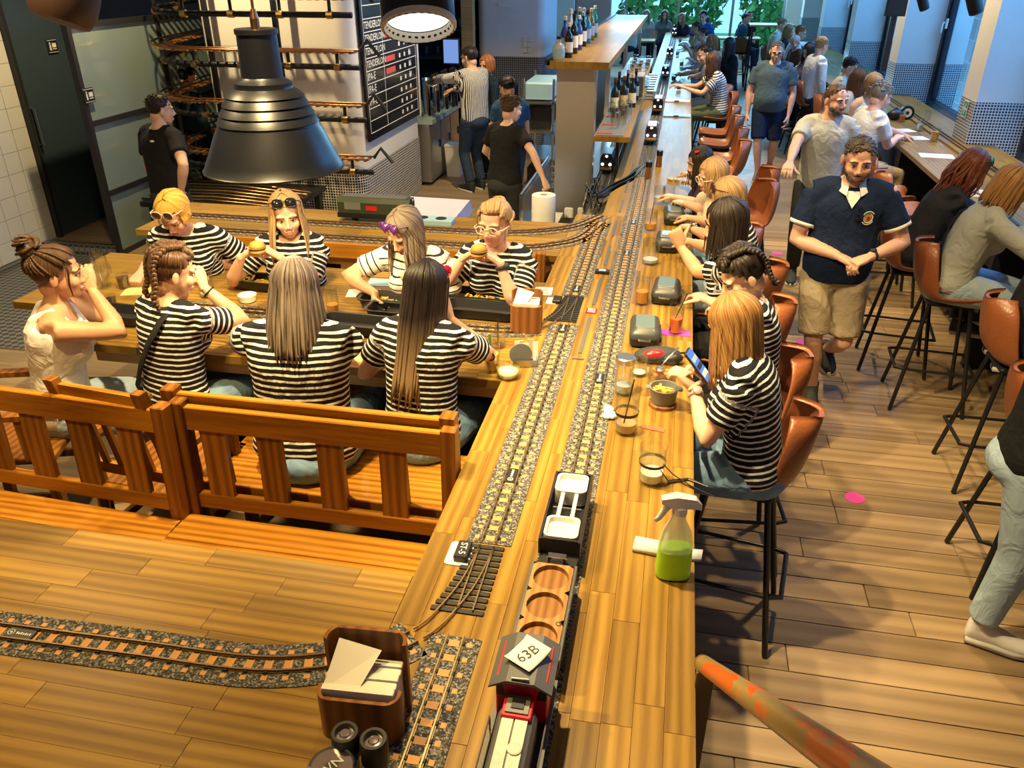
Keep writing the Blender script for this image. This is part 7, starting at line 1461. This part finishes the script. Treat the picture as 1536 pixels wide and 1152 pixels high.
# --- booth, far side of the table (facing the camera)
g = guest('yellow-haired woman with pale sunglasses bent over the booth table', 258, 276, 285, lean=16, s=1.0, hip=.88, hl=P3(318, 398, CZ + .03), hr=P3(212, 408, CZ + .03), hposeL='relax', hposeR='pinch', hd=(-14, 40, 0), hair='bob', haircol='yellow', hairargs=dict(length=.05, nl=70, spread=.6, wave=.25, r=.013, front=100), vox=BT, tone='pink', seed=1)
sunglasses(g, 'lens_brown', 'frame_pale', z=.088, y=.078, tilt=.45); watch(g, -1)
m = MB(); c_ = g['spine'](.62); rr_, ff_, up_ = g['frame'](.62); m.ell(c_ + ff_ * .155 + rr_ * -.05, (.013, .013, .013), 8, 6); on_body(g, m, 'badge', 'red_paint')
g = eat('woman with long brown-blonde hair and dark sunglasses holding a burger at the booth', 424, 283, 282, 386, 372, .20, 'burger held by the woman with dark sunglasses on her head', lean=9, s=1.0, hip=.87, hd=(14, 10, 3), hair='long', haircol='blonde', hairargs=dict(length=.27, nl=64, spread=.45, part=.02, front=82, r=.012), vox=BT, tone='fair', seed=2); sunglasses(g, 'lens_black', 'lens_black', z=.10, y=.07, tilt=.5)
g = guest('woman in a thin-striped white tee with violet heart glasses reaching into a tray', 612, 303, 262, lean=15, s=1.0, hip=.87, hr=P3(562, 440, CZ + .07), hl=P3(632, 425, CZ + .12), hposeR='pinch', hposeL='grip', hdirR=V3(.25, -.5, -.8), pr=V3(-1, .2, -.1), hd=(-22, 34, 0), top='striped_white', hair='long', haircol='ash', hairargs=dict(length=.26, nl=64, spread=.3, front=80, r=.012), vox=BT, tone='warm', seed=3); sunglasses(g, 'lens_violet', 'lens_violet', z=.098, y=.066, tilt=.5, heart=True, r=.033)
burger('half-eaten burger beside the tray of fries', P3(602, 418, CZ + .10), .036)
g = eat('woman in clear glasses with pinned-up blonde hair eating a burger beside the counter', 745, 294, 262, 718, 377, .17, 'burger held by the woman in clear glasses', lean=7, s=1.01, hip=.87, hd=(-6, 8, 0), hair='bun', haircol='blonde', hairargs=dict(bun=(.03, -.10, .06), r=.036, wisps=8), vox=BT, tone='pink', seed=4); sunglasses(g, 'lens_clear', 'frame_pale', z=-.002, y=.098, tilt=0.0, name='glasses', r=.024); watch(g, -1)
# --- booth, near side (backs)
g = guest('woman with two braids and a crossbody strap raising a burger, seen from behind', 243, 364, 72, lean=9, s=.98, hip=.87, hr=ahead(243, 364, 72, 9, .98, .87, .14, 306, 432), hl=ahead(243, 364, 72, 9, .98, .87, .16, 276, 440), hposeR='hold', hposeL='hold', hdirR=V3(-.4, .3, .8), pr=V3(.8, -.3, -.8), hd=(-24, 14, 0), hair='braids', haircol='brown', hairargs=dict(length=.10, r=.026), vox=BT, tone='warm', seed=5); burger('burger held by the braided woman', ahead(243, 364, 72, 9, .98, .87, .17, 289, 414), .04)
m = MB(); rr_, ff_, up_ = g['frame'](.5); pts = []
for t_, sd, bk in ((.96, .55, .55), (.88, .42, 1.02), (.65, .08, 1.08), (.40, -.42, 1.08), (.15, -.80, .8), (.02, -1.05, .2)):
    a_, b_ = g['sect'](t_); pts.append(g['spine'](t_) + rr_ * sd * (a_ * g['sx'] + .02) - ff_ * bk * (b_ * g['sx'] + .02))
m.tube(pts, [.022] * 6, 8, flat=.22, up=tuple(-ff_)); on_body(g, m, 'crossbody_strap', 'black')
m = MB(); w_ = g['wr'][1]; d_ = nrm(g['wr'][1] - g['el'][1]); m.tube([w_ - d_ * .03, w_ - d_ * .024], .031, 12); on_body(g, m, 'hair_tie', 'black')
g = guest('broad woman with long ash hair at the booth, seen from behind', 436, 385, 97, lean=9, s=1.05, wid=1.2, hip=.88, hr=P3(500, 505, CZ + .04), hl=P3(372, 500, CZ + .04), pr=V3(1, -.5, -.5), pl=V3(-1, -.5, -.5), hd=(4, 14, 0), hair='long', haircol='ash', hairargs=dict(length=.27, nl=90, spread=.5, front=40, r=.011, backdir=V3(0, -.45, 0)), vox=BT, tone='pink', seed=6); sunglasses(g, 'lens_red', 'lens_red', z=.06, y=.068, tilt=.35, heart=True, r=.03)
g = guest('woman with very long dark hair lightening at the ends, seen from behind', 634, 388, 80, lean=9, s=1.0, hip=.87, hr=ahead(634, 388, 80, 9, 1.0, .87, .12, 676, 480), hl=P3(600, 520, CZ + .04), hposeR='pinch', hdirR=V3(-.3, .1, .9), pr=V3(1, -.2, -.9), hd=(-10, 12, 0), hair='long', haircol='ombre', hairargs=dict(length=.50, nl=90, spread=.10, front=40, r=.010, backdir=V3(0, -.42, 0)), vox=BT, tone='warm', seed=7); sunglasses(g, 'lens_red', 'lens_red', z=.085, y=.066, tilt=.5, heart=True, r=.032)
# ends of the hair fade to light brown
g = guest('woman in a white tank top with a messy bun eating at the booth end', 74, 366, 30, lean=12, s=1.02, hip=.86, hr=PY(138, 436, 2.98), hl=PY(122, 436, 3.06), hposeR='hold', hposeL='hold', hdirR=V3(-.35, .25, .8), hdirL=V3(.2, .1, .9), palmR=V3(-.5, .8, 0), pr=V3(.9, -.5, -.8), pl=V3(.3, .6, -.9), hd=(6, 4, 0), top='white', topk='tank', bot='jeans_light', hair='bun', haircol='brown', hairargs=dict(bun=(0, -.095, .115), r=.05, wisps=4), vox=BT, tone='tan', seed=8); burger('burger held by the woman in the white tank top', PY(117, 412, 3.02), .032)
m = MB(); c_ = g['pel']; rr_, ff_, up_ = g['frame'](.06); a_, b_ = g['sect'](.06)
m.tube([g['spine'](.10) + rr_ * math.cos(q) * (a_ * g['sx'] + .014) + ff_ * math.sin(q) * (b_ * g['sx'] + .014) for q in [i * math.pi / 10 for i in range(21)]], .017, 8, flat=.3, up=(0, 0, 1)); on_body(g, m, 'belt', 'kraft')
# --- along the counter (backs to the aisle)
SZ = .89
g = guest('blonde woman in stripes and jeans looking at her phone on the counter stool', 1112, 436, 170, lean=14, s=.96, hip=.905, hr=P3(1068, 572, 1.22), hl=P3(1042, 585, 1.20), hposeL='hold', hposeR='hold', hdirL=V3(-.6, .2, .6), hdirR=V3(-.7, -.1, .5), pr=V3(.3, 1, -.6), pl=V3(.1, -1, -1.0), hd=(-14, 26, 0), bot='jeans', shoe='shoe_grey', hair='long', haircol='honey', hairargs=dict(length=.25, nl=86, spread=.2, front=60, r=.010, part=.01, backdir=V3(0, -.2, 0)), footz=.30, vox=BT, tone='fair', seed=9); watch(g, -1, 'frame_pink')
ph = P3(1047, 548, 1.30); t = thing('mobile_phone', 'phone with a lit photo screen held over the counter', 'phone', tuple(ph)); Rp = Matrix.Rotation(math.radians(168 - 90), 4, 'Z') @ Matrix.Rotation(math.radians(48), 4, 'X'); T(MB().box(-.037, .037, -.075, .075, -.005, .004, .003).xf(Rp), 'case', 'black_plastic', t); T(MB().box(-.034, .034, -.071, .071, .004, .0048).xf(Rp), 'screen', emit('phone_blue', (.10, .22, .65), .9), t)
for i in range(3): T(MB().box(-.03, .03, -.05 + i * .035, -.03 + i * .035, .0048, .0054).xf(Rp), 'screen_image', ['chalk', 'black_plastic', 'pale_blue'][i], t)
g = guest('woman with braided-back dark hair in stripes looking down beside the blonde with the phone', 1132, 360, 186, lean=8, s=1.0, hip=SZ, hl=P3(1070, 465, 1.15), hr=P3(1062, 450, 1.15), hd=(10, 32, 0), bot='black', hair='braids', haircol='dark', hairargs=dict(length=.02, r=.024, n=22), footz=.3, vox=BT, tone='fair', seed=10)
g = guest('tattooed woman with long dark hair and yellow earrings leaning on the counter', 1092, 294, 178, lean=16, s=1.03, hip=SZ, hl=P3(1022, 372, 1.30), hr=P3(1030, 362, 1.20), hposeL='fist', hdirL=V3(-.4, .1, .8), pl=V3(-.1, -.9, -1), hd=(10, 14, 0), bot='black', hair='long', haircol='dark', hairargs=dict(length=.17, nl=64, spread=.2, front=50, r=.013), footz=.3, vox=BT, tone='warm', seed=11)
m = MB(); m.box(-.006, .006, -.003, .003, -.03, .03)
for sd in (-1, 1): m2 = MB(); m2.ell((sd * .083, -.01, -.06), (.006, .006, .022), 8, 6); on_head(g, m2, 'earring', plain('earring_yellow', (.75, .45, .05), .4) and 'earring_yellow')
g = guest('blonde woman with sunglasses in her hair and a watch reaching over the counter', 1098, 262, 172, lean=14, s=.98, hip=SZ, hl=P3(1000, 335, 1.16), hr=P3(1010, 325, 1.16), hposeL='relax', pl=V3(.2, -.8, -.8), hd=(14, 22, 0), top='striped', bot='jeans_light', hair='bob', haircol='blonde', hairargs=dict(length=.12, nl=56, spread=.4, r=.015), footz=.3, vox=.016, tone='warm', seed=12); watch(g, -1, 'chrome'); sunglasses(g, 'lens_brown', 'lens_brown', z=.10, y=.06, tilt=.5)
g = guest('blonde woman in pale glasses holding a clear mug at the counter', 1072, 234, 190, lean=14, s=.93, hip=SZ, hl=P3(1008, 303, 1.18), hr=P3(1012, 296, 1.18), hposeL='hold', hd=(14, 14, 0), top='cream', bot='jeans', hair='bob', haircol='blonde', hairargs=dict(length=.12, nl=56, spread=.2, r=.014), footz=.3, vox=.016, tone='fair', seed=13); sunglasses(g, 'lens_clear', 'frame_pale', z=-.002, y=.098, tilt=0.0, name='glasses', r=.024)
g = guest('dark-haired woman with a pink flower in her hair at the counter', 1052, 217, 190, lean=16, s=.87, hip=SZ, hl=P3(1012, 268, 1.14), hr=P3(1018, 258, 1.14), hd=(10, 20, 0), top='dusk', bot='black', hair='long', haircol='dark', hairargs=dict(length=.2, nl=50, spread=.2, r=.014), footz=.3, vox=.018, tone='warm', seed=14)
m = MB(); 
for i in range(6): a = i * 1.047; m.ell((-.06 + .014 * math.cos(a), .02 + .012 * math.sin(a), .112), (.012, .012, .009), 8, 6)
on_head(g, m, 'hair_flower', 'redcloth')
FV = .022
g = guest('woman in grey stripes and olive trousers looking at a phone beyond the empty stools', 1072, 76, 185, lean=14, s=1.02, hip=SZ, hl=P3(1028, 132, 1.2), hr=P3(1020, 128, 1.2), hd=(0, 26, 0), top='striped_wide', bot='olive', hair='long', haircol='brown', hairargs=dict(length=.2, nl=44, spread=.2), footz=.3, vox=FV, seed=15)
g = guest('man with dark hair leaning in behind the woman in olive trousers', 1058, 68, 190, lean=20, s=1.05, male=True, hip=SZ, hl=P3(1030, 118, 1.15), hr=P3(1030, 112, 1.15), hd=(10, 20, 0), top='grey', bot='jeans_dark', hair='short', haircol='dark', footz=.3, vox=FV, seed=16)
g = guest('grey-haired person in fine vertical stripes eating at the counter', 1050, 66, 185, lean=18, s=1.0, hip=SZ, zt=1.62, hl=P3(1018, 112, 1.15), hr=P3(1020, 105, 1.15), hd=(0, 24, 0), top='striped_fine', bot='jeans_dark', hair='short', haircol='grey', footz=.3, vox=FV, seed=17)
g = person('auburn-haired diner far along the counter', (.62, 15.3, .87), 185, lean=14, top='mauve', bot='jeans', hair='long', haircol='ginger', hairargs=dict(length=.22, nl=40), hl=V3(.2, 15.2, 1.2), hr=V3(.2, 15.4, 1.2), footz=.3, vox=.026, seed=18)
g = person('diner in rust with raised hands far along the counter', (.5, 16.6, .87), 188, lean=14, male=True, top='peach', bot='jeans', hair='short', haircol='brown', hl=V3(.1, 16.5, 1.3), hr=V3(.1, 16.7, 1.3), footz=.3, vox=.026, seed=19)
g = person('tan-armed diner bent over a plate near the wooden crate', (.45, 18.6, .87), 190, lean=22, male=True, tone='tan', top='cream', bot='jeans', hair='short', haircol='brown', hl=V3(.05, 18.5, 1.15), hr=V3(.05, 18.7, 1.15), footz=.3, vox=.026, seed=20)
g = guest('long-haired waitress in black standing in the aisle by the counter', 1098, 52, 200, lean=4, s=1.0, hip=.9, zt=1.7, legs='stand', hl=P3(1090, 100, 1.12), hr=P3(1085, 98, 1.12), hd=(0, 16, 0), top='black', bot='black', hair='long', haircol='dark', hairargs=dict(length=.38, nl=48, spread=.1), vox=FV, seed=21)
# --- walking in the aisle
pb = P3(1288, 207, 1.80)
hipb = V3(1.10, 5.22, .955)
g = person('man in a navy crested polo shirt and khaki shorts walking down the aisle', hipb, 266, lean=3, s=1.075, male=True, wid=1.04, belly=.04, tone='pink', top='navy', topk='polo', bot='khaki', botk='shorts', shoe='shoe_dark', feet=[(hipb[0] + .11, hipb[1] + .30, .26, 268), (1.10, 5.22, .085, 262)], hl=P3(1306, 385, 1.14), hr=P3(1255, 383, 1.12), hposeL='pinch', hposeR='pinch', pl=V3(1, .5, -.4), pr=V3(-1, .5, -.4), hdirL=V3(-.8, -.4, -.25), hdirR=V3(.8, -.4, -.25), hd=(0, 12, 0), hair='short', haircol='greydark', hairargs=dict(L=.022), beard='greydark', vox=.012, seed=22); watch(g, -1)
def on_chest(rec, t, side, r, prof_extra=.012): rr_, ff_, up_ = rec['frame'](t); a_, b_ = rec['sect'](t); x = side; y = math.sqrt(max(0, 1 - (x) ** 2)) if abs(x) < 1 else 0; return rec['spine'](t) + rr_ * (x * (a_ * rec['sx'])) + ff_ * (y ** .92 * (b_ * rec['sx']) + .016 + prof_extra), rr_, ff_, up_
c_, rr_, ff_, up_ = on_chest(g, .70, -.50, 0, .006); nr = nrm(ff_ - rr_ * .45); rx = nrm(rr_ - nr * np.dot(rr_, nr)); ux = np.cross(nr, rx) * -1; ux = ux if ux[2] > 0 else -ux
for k, (r0, r1, mt) in enumerate(((.0, .021, 'earring_yellow'), (.024, .031, 'white'), (.0, .012, 'redcloth'))):
    m = MB(); n = 24; o1 = [c_ + nr * (.003 + .0012 * k) + rx * math.cos(a) * r1 + ux * math.sin(a) * r1 for a in [2 * math.pi * i / n for i in range(n)]]
    if r0: o0 = [c_ + nr * .003 + rx * math.cos(a) * r0 + ux * math.sin(a) * r0 for a in [2 * math.pi * i / n for i in range(n)]]; m.rings([o1, o0], cap=False)
    else: m.add(o1, [tuple(range(n))])
    on_body(g, m, 'crest', mt)
for sg in (1, -1):
    m = MB()
    for i in range(13): a = math.pi / 2 * sg + (-.95 + i * .158) ; q = c_ + nr * .003 + rx * math.cos(a) * .043 + ux * math.sin(a) * .043; q2 = c_ + nr * .003 + rx * math.cos(a) * .037 + ux * math.sin(a) * .037; m.tube([q, q2], .0022 + .001 * (i % 2), 5)
    on_body(g, m, 'crest_lettering', 'white')
# collar, placket and cuffs
m = MB(); nk = g['spine'](.985); rr_, ff_, up_ = g['frame'](.95); ri, ro, rt = [], [], []
for i in range(25):
    q = math.radians(20 + i * 320 / 24); e = abs(i - 12) / 12; d_ = ff_ * math.cos(q) + rr_ * math.sin(q)
    ri.append(nk + d_ * .064 + up_ * (.040 - .030 * e)); ro.append(nk + d_ * (.100 + .022 * e ** 4) + up_ * (.004 - .040 * e ** 2) + ff_ * .022 * e ** 3); rt.append(nk + d_ * .078 + up_ * (.046 - .030 * e))
m.rings([ri, rt, ro], cap=False, closed=False)
on_body(g, m, 'collar', 'white'); ce, _, _, _ = on_chest(g, .80, 0, 0, .012); tp_, _, _, _ = on_chest(g, .93, 0, 0, .004); m = MB(); m.add([tp_ - rr_ * .06 + up_ * .015 - ff_ * .01, tp_ + rr_ * .06 + up_ * .015 - ff_ * .01, ce + ff_ * .006 - up_ * .0], [(0, 2, 1)]); on_body(g, m, 'placket', 'white')
for sd in (-1, 1): a_, e_ = g['sh'][sd], g['el'][sd]; d_ = nrm(e_ - a_); L_ = np.linalg.norm(e_ - a_); m = MB(); m.tube([a_ + d_ * L_ * .60, a_ + d_ * L_ * .67], [.0795 * 1.02, .0825 * 1.0], 16); on_body(g, m, 'cuff', 'white')
m = MB(); q, rr_, ff_, up_ = on_chest(g, .80, -.22, 0, .02); m.tube([q + up_ * .02, q, q - up_ * .05], .006, 6); m.ell(q - up_ * .06, (.02, .01, .014), 8, 6); on_body(g, m, 'hanging_sunglasses', 'lens_black')
hp = V3(1.33, 7.72, .945)
g = person('man in a light grey tee and dark trousers walking behind the navy polo', hp, 262, lean=2, s=1.06, male=True, wid=1.0, tone='pink', top='lgrey', bot='charcoal', shoe='shoe_dark', feet=[(1.45, 7.95, .15, 262), (1.24, 7.75, .08, 262)], hr=P3(1162, 300, 1.0) * V3(1, 1, 1), hd=(42, 4, 0), hair='short', haircol='brown', hairargs=dict(L=.016, nl=60, line=.10), beard='greydark', vox=.015, seed=23)
hp = V3(1.24, 11.9, .96)
g = person('older man in a slate polo shirt and navy shorts walking by the far stools', hp, 262, lean=2, s=1.07, male=True, wid=1.08, belly=.05, tone='pink', top='slate', topk='polo', bot='navy', botk='shorts', shoe='shoe_grey', feet=[(1.38, 12.1, .12, 262), (1.20, 11.8, .08, 262)], hd=(4, 12, 0), hair='short', haircol='greydark', hairargs=dict(L=.018, nl=70), vox=.018, seed=24); sunglasses(g, 'lens_clear', 'lens_black', z=-.002, y=.10, tilt=0.0, name='glasses', r=.024)
pj = P3(1470, 955, .0); hp = V3(1.57, 3.12, .93)
g = person('woman in light jeans and white trainers striding past the window stools', hp, 350, lean=4, s=1.04, wid=1.08, tone='warm', top='black', bot='jeans_light', shoe='shoe_white', feet=[(1.93, 3.28, .09, 350), (1.53, 3.0, .08, 345)], hl=V3(1.80, 3.35, .96), hr=V3(1.66, 2.80, 1.0), hd=(0, 5, 0), hair='long', haircol='blonde', hairargs=dict(length=.45, nl=44, spread=.1), vox=.012, seed=25)
# --- at the window table
g = guest('auburn-haired woman in a black jacket with teal glasses reading at the window table', 1468, 228, 352, lean=24, s=1.02, hip=.88, zt=1.60, hl=P3(1475, 285, CZ + .05), hr=P3(1500, 320, CZ + .05), hd=(6, 26, 0), top='charcoal', topk='long', bot='black', hair='long', haircol='red', hairargs=dict(length=.26, nl=64, spread=.2, wave=.3, front=50, r=.014, backdir=V3(0, -.6, 0)), footz=.3, vox=.014, seed=26, hemlow=-.3); sunglasses(g, 'lens_teal', 'lens_black', z=.10, y=.062, tilt=.5)
g = guest('blonde woman in a pale grey denim jacket with a black strap at the window table', 1528, 252, 355, lean=20, s=1.03, hip=.88, zt=1.62, hl=V3(2.35, 5.2, 1.15), hr=V3(2.3, 4.8, 1.15), hd=(0, 24, 0), top='denim_grey', topk='long', bot='jeans_light', hair='long', haircol='honey', hairargs=dict(length=.16, nl=64, spread=.25, front=50, r=.014, backdir=V3(0, -.5, 0)), footz=.3, vox=.014, wid=1.08, seed=27)
m = MB(); rr_, ff_, up_ = g['frame'](.5); pts = []
for t_, sd, bk in ((.95, -.5, .5), (.82, -.35, 1.0), (.6, .0, 1.1), (.35, .4, 1.1), (.12, .85, .8)):
    a_, b_ = g['sect'](t_); pts.append(g['spine'](t_) + rr_ * sd * (a_ * g['sx'] + .024) - ff_ * bk * (b_ * g['sx'] + .024))
m.tube(pts, [.012] * 5, 8, flat=.4, up=tuple(-ff_)); on_body(g, m, 'crossbody_strap', 'black')
g = person('person in a black tee and dark jeans on the stool at the window table', (1.97, 4.42, .89), 0, lean=18, s=1.05, male=True, tone='warm', top='black', bot='jeans_dark', hair='short', haircol='dark', hl=V3(2.4, 4.3, 1.15), hr=V3(2.4, 3.9, 1.15), footz=.3, vox=.014, seed=28)
g = guest('grey-haired man in a white tee and khaki trousers at the window table', 1325, 126, 20, lean=16, s=1.05, male=True, hip=.88, hl=P3(1352, 202, CZ + .06), hr=P3(1345, 208, CZ + .06), hd=(6, 18, 0), top='white', bot='khaki', hair='short', haircol='grey', footz=.3, vox=.018, tone='pink', seed=29)
g = guest('woman in glasses with fair hair turned towards the man in the white tee', 1312, 112, 300, lean=8, s=1.0, hip=.88, zt=1.62, hd=(0, 10, 0), top='white', topk='tank', bot='jeans', hair='bob', haircol='blonde', hairargs=dict(length=.1, nl=40, spread=.3), footz=.3, vox=FV, seed=30); sunglasses(g, 'lens_clear', 'frame_pale', z=-.002, y=.098, tilt=0, name='glasses', r=.024)
g = guest('brown-haired woman in a pale blouse with a dark bag strap by the windows', 1288, 105, 340, lean=10, s=1.0, hip=.88, zt=1.62, hd=(0, 20, 0), top='lgrey', bot='black', hair='long', haircol='brown', hairargs=dict(length=.26, nl=44, spread=.3), footz=.3, vox=FV, seed=31)
g = guest('dark-haired person in a cream top by the windows', 1276, 86, 350, lean=12, s=1.0, hip=.88, zt=1.62, hd=(0, 18, 0), top='cream', bot='jeans', hair='short', haircol='dark', footz=.3, vox=FV, seed=32)
g = guest('young man in a white long-sleeved shirt standing by the window stools', 1233, 52, 20, lean=5, s=1.04, male=True, hip=.93, zt=1.78, legs='stand', hd=(10, 10, 0), top='white', topk='long', bot='charcoal', hair='short', haircol='blonde', hairargs=dict(top=.01), vox=FV, seed=33)
g = guest('black-haired woman in a peach top looking at her phone by the windows', 1217, 66, 215, lean=10, s=1.0, hip=.88, zt=1.60, hl=P3(1196, 106, 1.15), hr=P3(1190, 104, 1.15), hd=(0, 28, 0), top='peach', topk='tank', bot='black', hair='long', haircol='black', hairargs=dict(length=.25, nl=40), footz=.3, vox=FV, seed=34)
g = guest('bald man in a brown shirt by the far windows', 1193, 61, 200, lean=14, s=.95, male=True, hip=.88, zt=1.52, hd=(20, 20, 0), top='rust', bot='jeans_dark', hair=None, footz=.3, vox=FV, tone='pink', seed=35)
g = guest('ginger man in white beyond the bald man', 1200, 44, 350, lean=10, s=1.03, male=True, hip=.88, zt=1.62, hd=(0, 15, 0), top='white', bot='jeans', hair='short', haircol='ginger', footz=.3, vox=.026, seed=36)
g = guest('long-haired blonde with dark shoulders by the far windows', 1183, 38, 350, lean=10, s=1.0, hip=.88, zt=1.62, hd=(0, 15, 0), top='black', bot='jeans', hair='long', haircol='honey', hairargs=dict(length=.25, nl=36), footz=.3, vox=.026, seed=37)
g = guest('blond man in a pale beige shirt by the far windows', 1173, 29, 340, lean=10, s=1.03, male=True, hip=.88, zt=1.66, hd=(0, 15, 0), top='cream', bot='jeans', hair='short', haircol='blonde', footz=.3, vox=.026, seed=38)
# --- far end against the glazing
far = [('man in a teal tee seated side-on at the dark-legged table', 1.35, 21.9, 340, 'teal', 'short', 'brown', True), ('dark-haired person behind the teal tee', 1.55, 23.2, 300, 'black', 'short', 'black', True), ('person in grey-blue with short hair at the far table', .55, 23.2, 200, 'mauve', 'short', 'dark', True), ('long-haired blonde in a dark plum top by the far glazing', -.05, 22.3, 250, 'dusk', 'long', 'blonde', False), ('person in bright red seated at the counter end', .55, 21.3, 200, 'redcloth', 'long', 'brown', False), ('pale-haired guest in grey by the glazing', -1.0, 23.6, 270, 'lgrey', 'long', 'ash', False), ('guest in soft grey beside the pale-haired one', -.55, 23.7, 280, 'grey', 'long', 'brown', False), ('dark-clothed guest at the long far table', -1.6, 23.6, 260, 'navy', 'short', 'dark', True), ('sandy-haired guest in pale clothes at the long far table', -1.3, 22.0, 90, 'white', 'short', 'blonde', True)]
for k, (lab, x, y, f, top, hs_, hc_, ml) in enumerate(far):
    person(lab, (x, y, .85), f, lean=8, male=ml, top=top, bot='jeans_dark', hair=hs_, haircol=hc_, hairargs=dict(nl=36, length=.25) if hs_ == 'long' else dict(nl=50), footz=.3, vox=.028, seed=40 + k, face_detail=True)
person('tall waiter in a bright blue tee standing at the counter end', (.42, 20.4, .93), 250, lean=3, s=1.04, male=True, top='blue', bot='jeans_dark', legs='stand', hair='short', haircol='dark', vox=.026, seed=60)
# --- staff behind the bar and by the spiral
g = guest('bartender in a fine striped shirt pulling beer, seen from behind', 707, 66, 140, lean=4, s=1.07, male=True, hip=.95, zt=1.82, legs='stand', hl=PY(641, 118, 10.9), hr=PY(668, 140, 10.9), pl=V3(.2, -1, -.2), hposeL='grip', hd=(20, 10, 0), top='striped_fine', topk='long', bot='jeans_dark', hair='short', haircol='dark', hairargs=dict(L=.016), vox=.018, seed=70)
g = guest('red-haired staff woman in a dark hooded top facing the bartender', 732, 80, 215, lean=2, s=1.0, hip=.9, zt=1.68, legs='stand', hd=(25, 6, 0), top='ink_blue', topk='long', bot='black', hair='bob', haircol='ginger', hairargs=dict(length=.1, nl=48, spread=.2), vox=.018, seed=71)
g = guest('staff woman in a dark blue tee with a black ponytail behind the bar', 764, 110, 120, lean=6, s=.98, hip=.88, zt=1.64, legs='stand', hd=(25, 20, 0), top='steelblue', bot='jeans_dark', hair='pony', haircol='black', hairargs=dict(length=.22), vox=.018, tone='warm', seed=72)
g = guest('staff member in a black tee and dark gloves pushing the steel trolley', 764, 138, 60, lean=7, s=1.0, hip=.9, zt=1.68, legs='stand', hr=P3(815, 268, 1.0), hposeR='grip', pr=V3(.6, -.9, -.3), pl=V3(-.9, -.3, -.4), hl=P3(752, 240, 1.0), hd=(-15, 8, 0), top='black', bot='charcoal', hair='short', haircol='brown', hairargs=dict(L=.032), vox=.016, tone='fair', seed=73)
g = person('fair staff member by the back wall behind the bottle shelf', (-1.95, 14.9, .92), 280, lean=2, male=True, top='white', bot='charcoal', legs='stand', hair='short', haircol='dark', vox=.026, seed=74)
g = guest('dark-haired man in a black tee with a small logo beside the frosted screen', 230, 138, 70, lean=3, s=1.03, male=True, hip=.93, zt=1.76, legs='stand', hr=P3(272, 285, 1.0), hd=(-20, 6, 0), top='black', bot='charcoal', hair='short', haircol='dark', hairargs=dict(L=.016), vox=.016, tone='fair', seed=75)
m = MB(); rr_, ff_, up_ = g['frame'](.85); q = g['spine'](.83) - ff_ * .135 + rr_ * .06; m.ell(q, (.022, .006, .01), 8, 6); on_body(g, m, 'logo', 'chalk')
hp = PY(258, 100, 8.6); g = person('person in a dark teal jacket behind the spiral track', (hp[0], 8.75, hp[2] - .8), 60, lean=4, male=True, top='ink_blue', topk='long', bot='black', legs='stand', hair='short', haircol='black', hd=(-10, 10, 0), vox=.02, seed=76)
# settle the stools under their sitters
free = [o for o in COL.objects if o.name.startswith('bar_stool') and o.parent is None and 'empty' not in o['label']]
for g in PEOPLE:
    p = g['pel']
    if .85 < p[2] < .925 and g['kn'][1][2] > .7 and p[0] > .1 and free:
        o = min(free, key=lambda q: math.hypot(q.location.x - p[0], q.location.y - p[1]))
        if math.hypot(o.location.x - p[0], o.location.y - p[1]) < .9: o.location = (p[0] + g['f0'][0] * .02, p[1] + g['f0'][1] * .02, 0); o.rotation_euler.z = math.atan2(g['f0'][1], g['f0'][0]) - math.pi / 2; free.remove(o)
STOOL.location.y += .10
run_jobs()
bpy.data.scenes.remove(TMP)
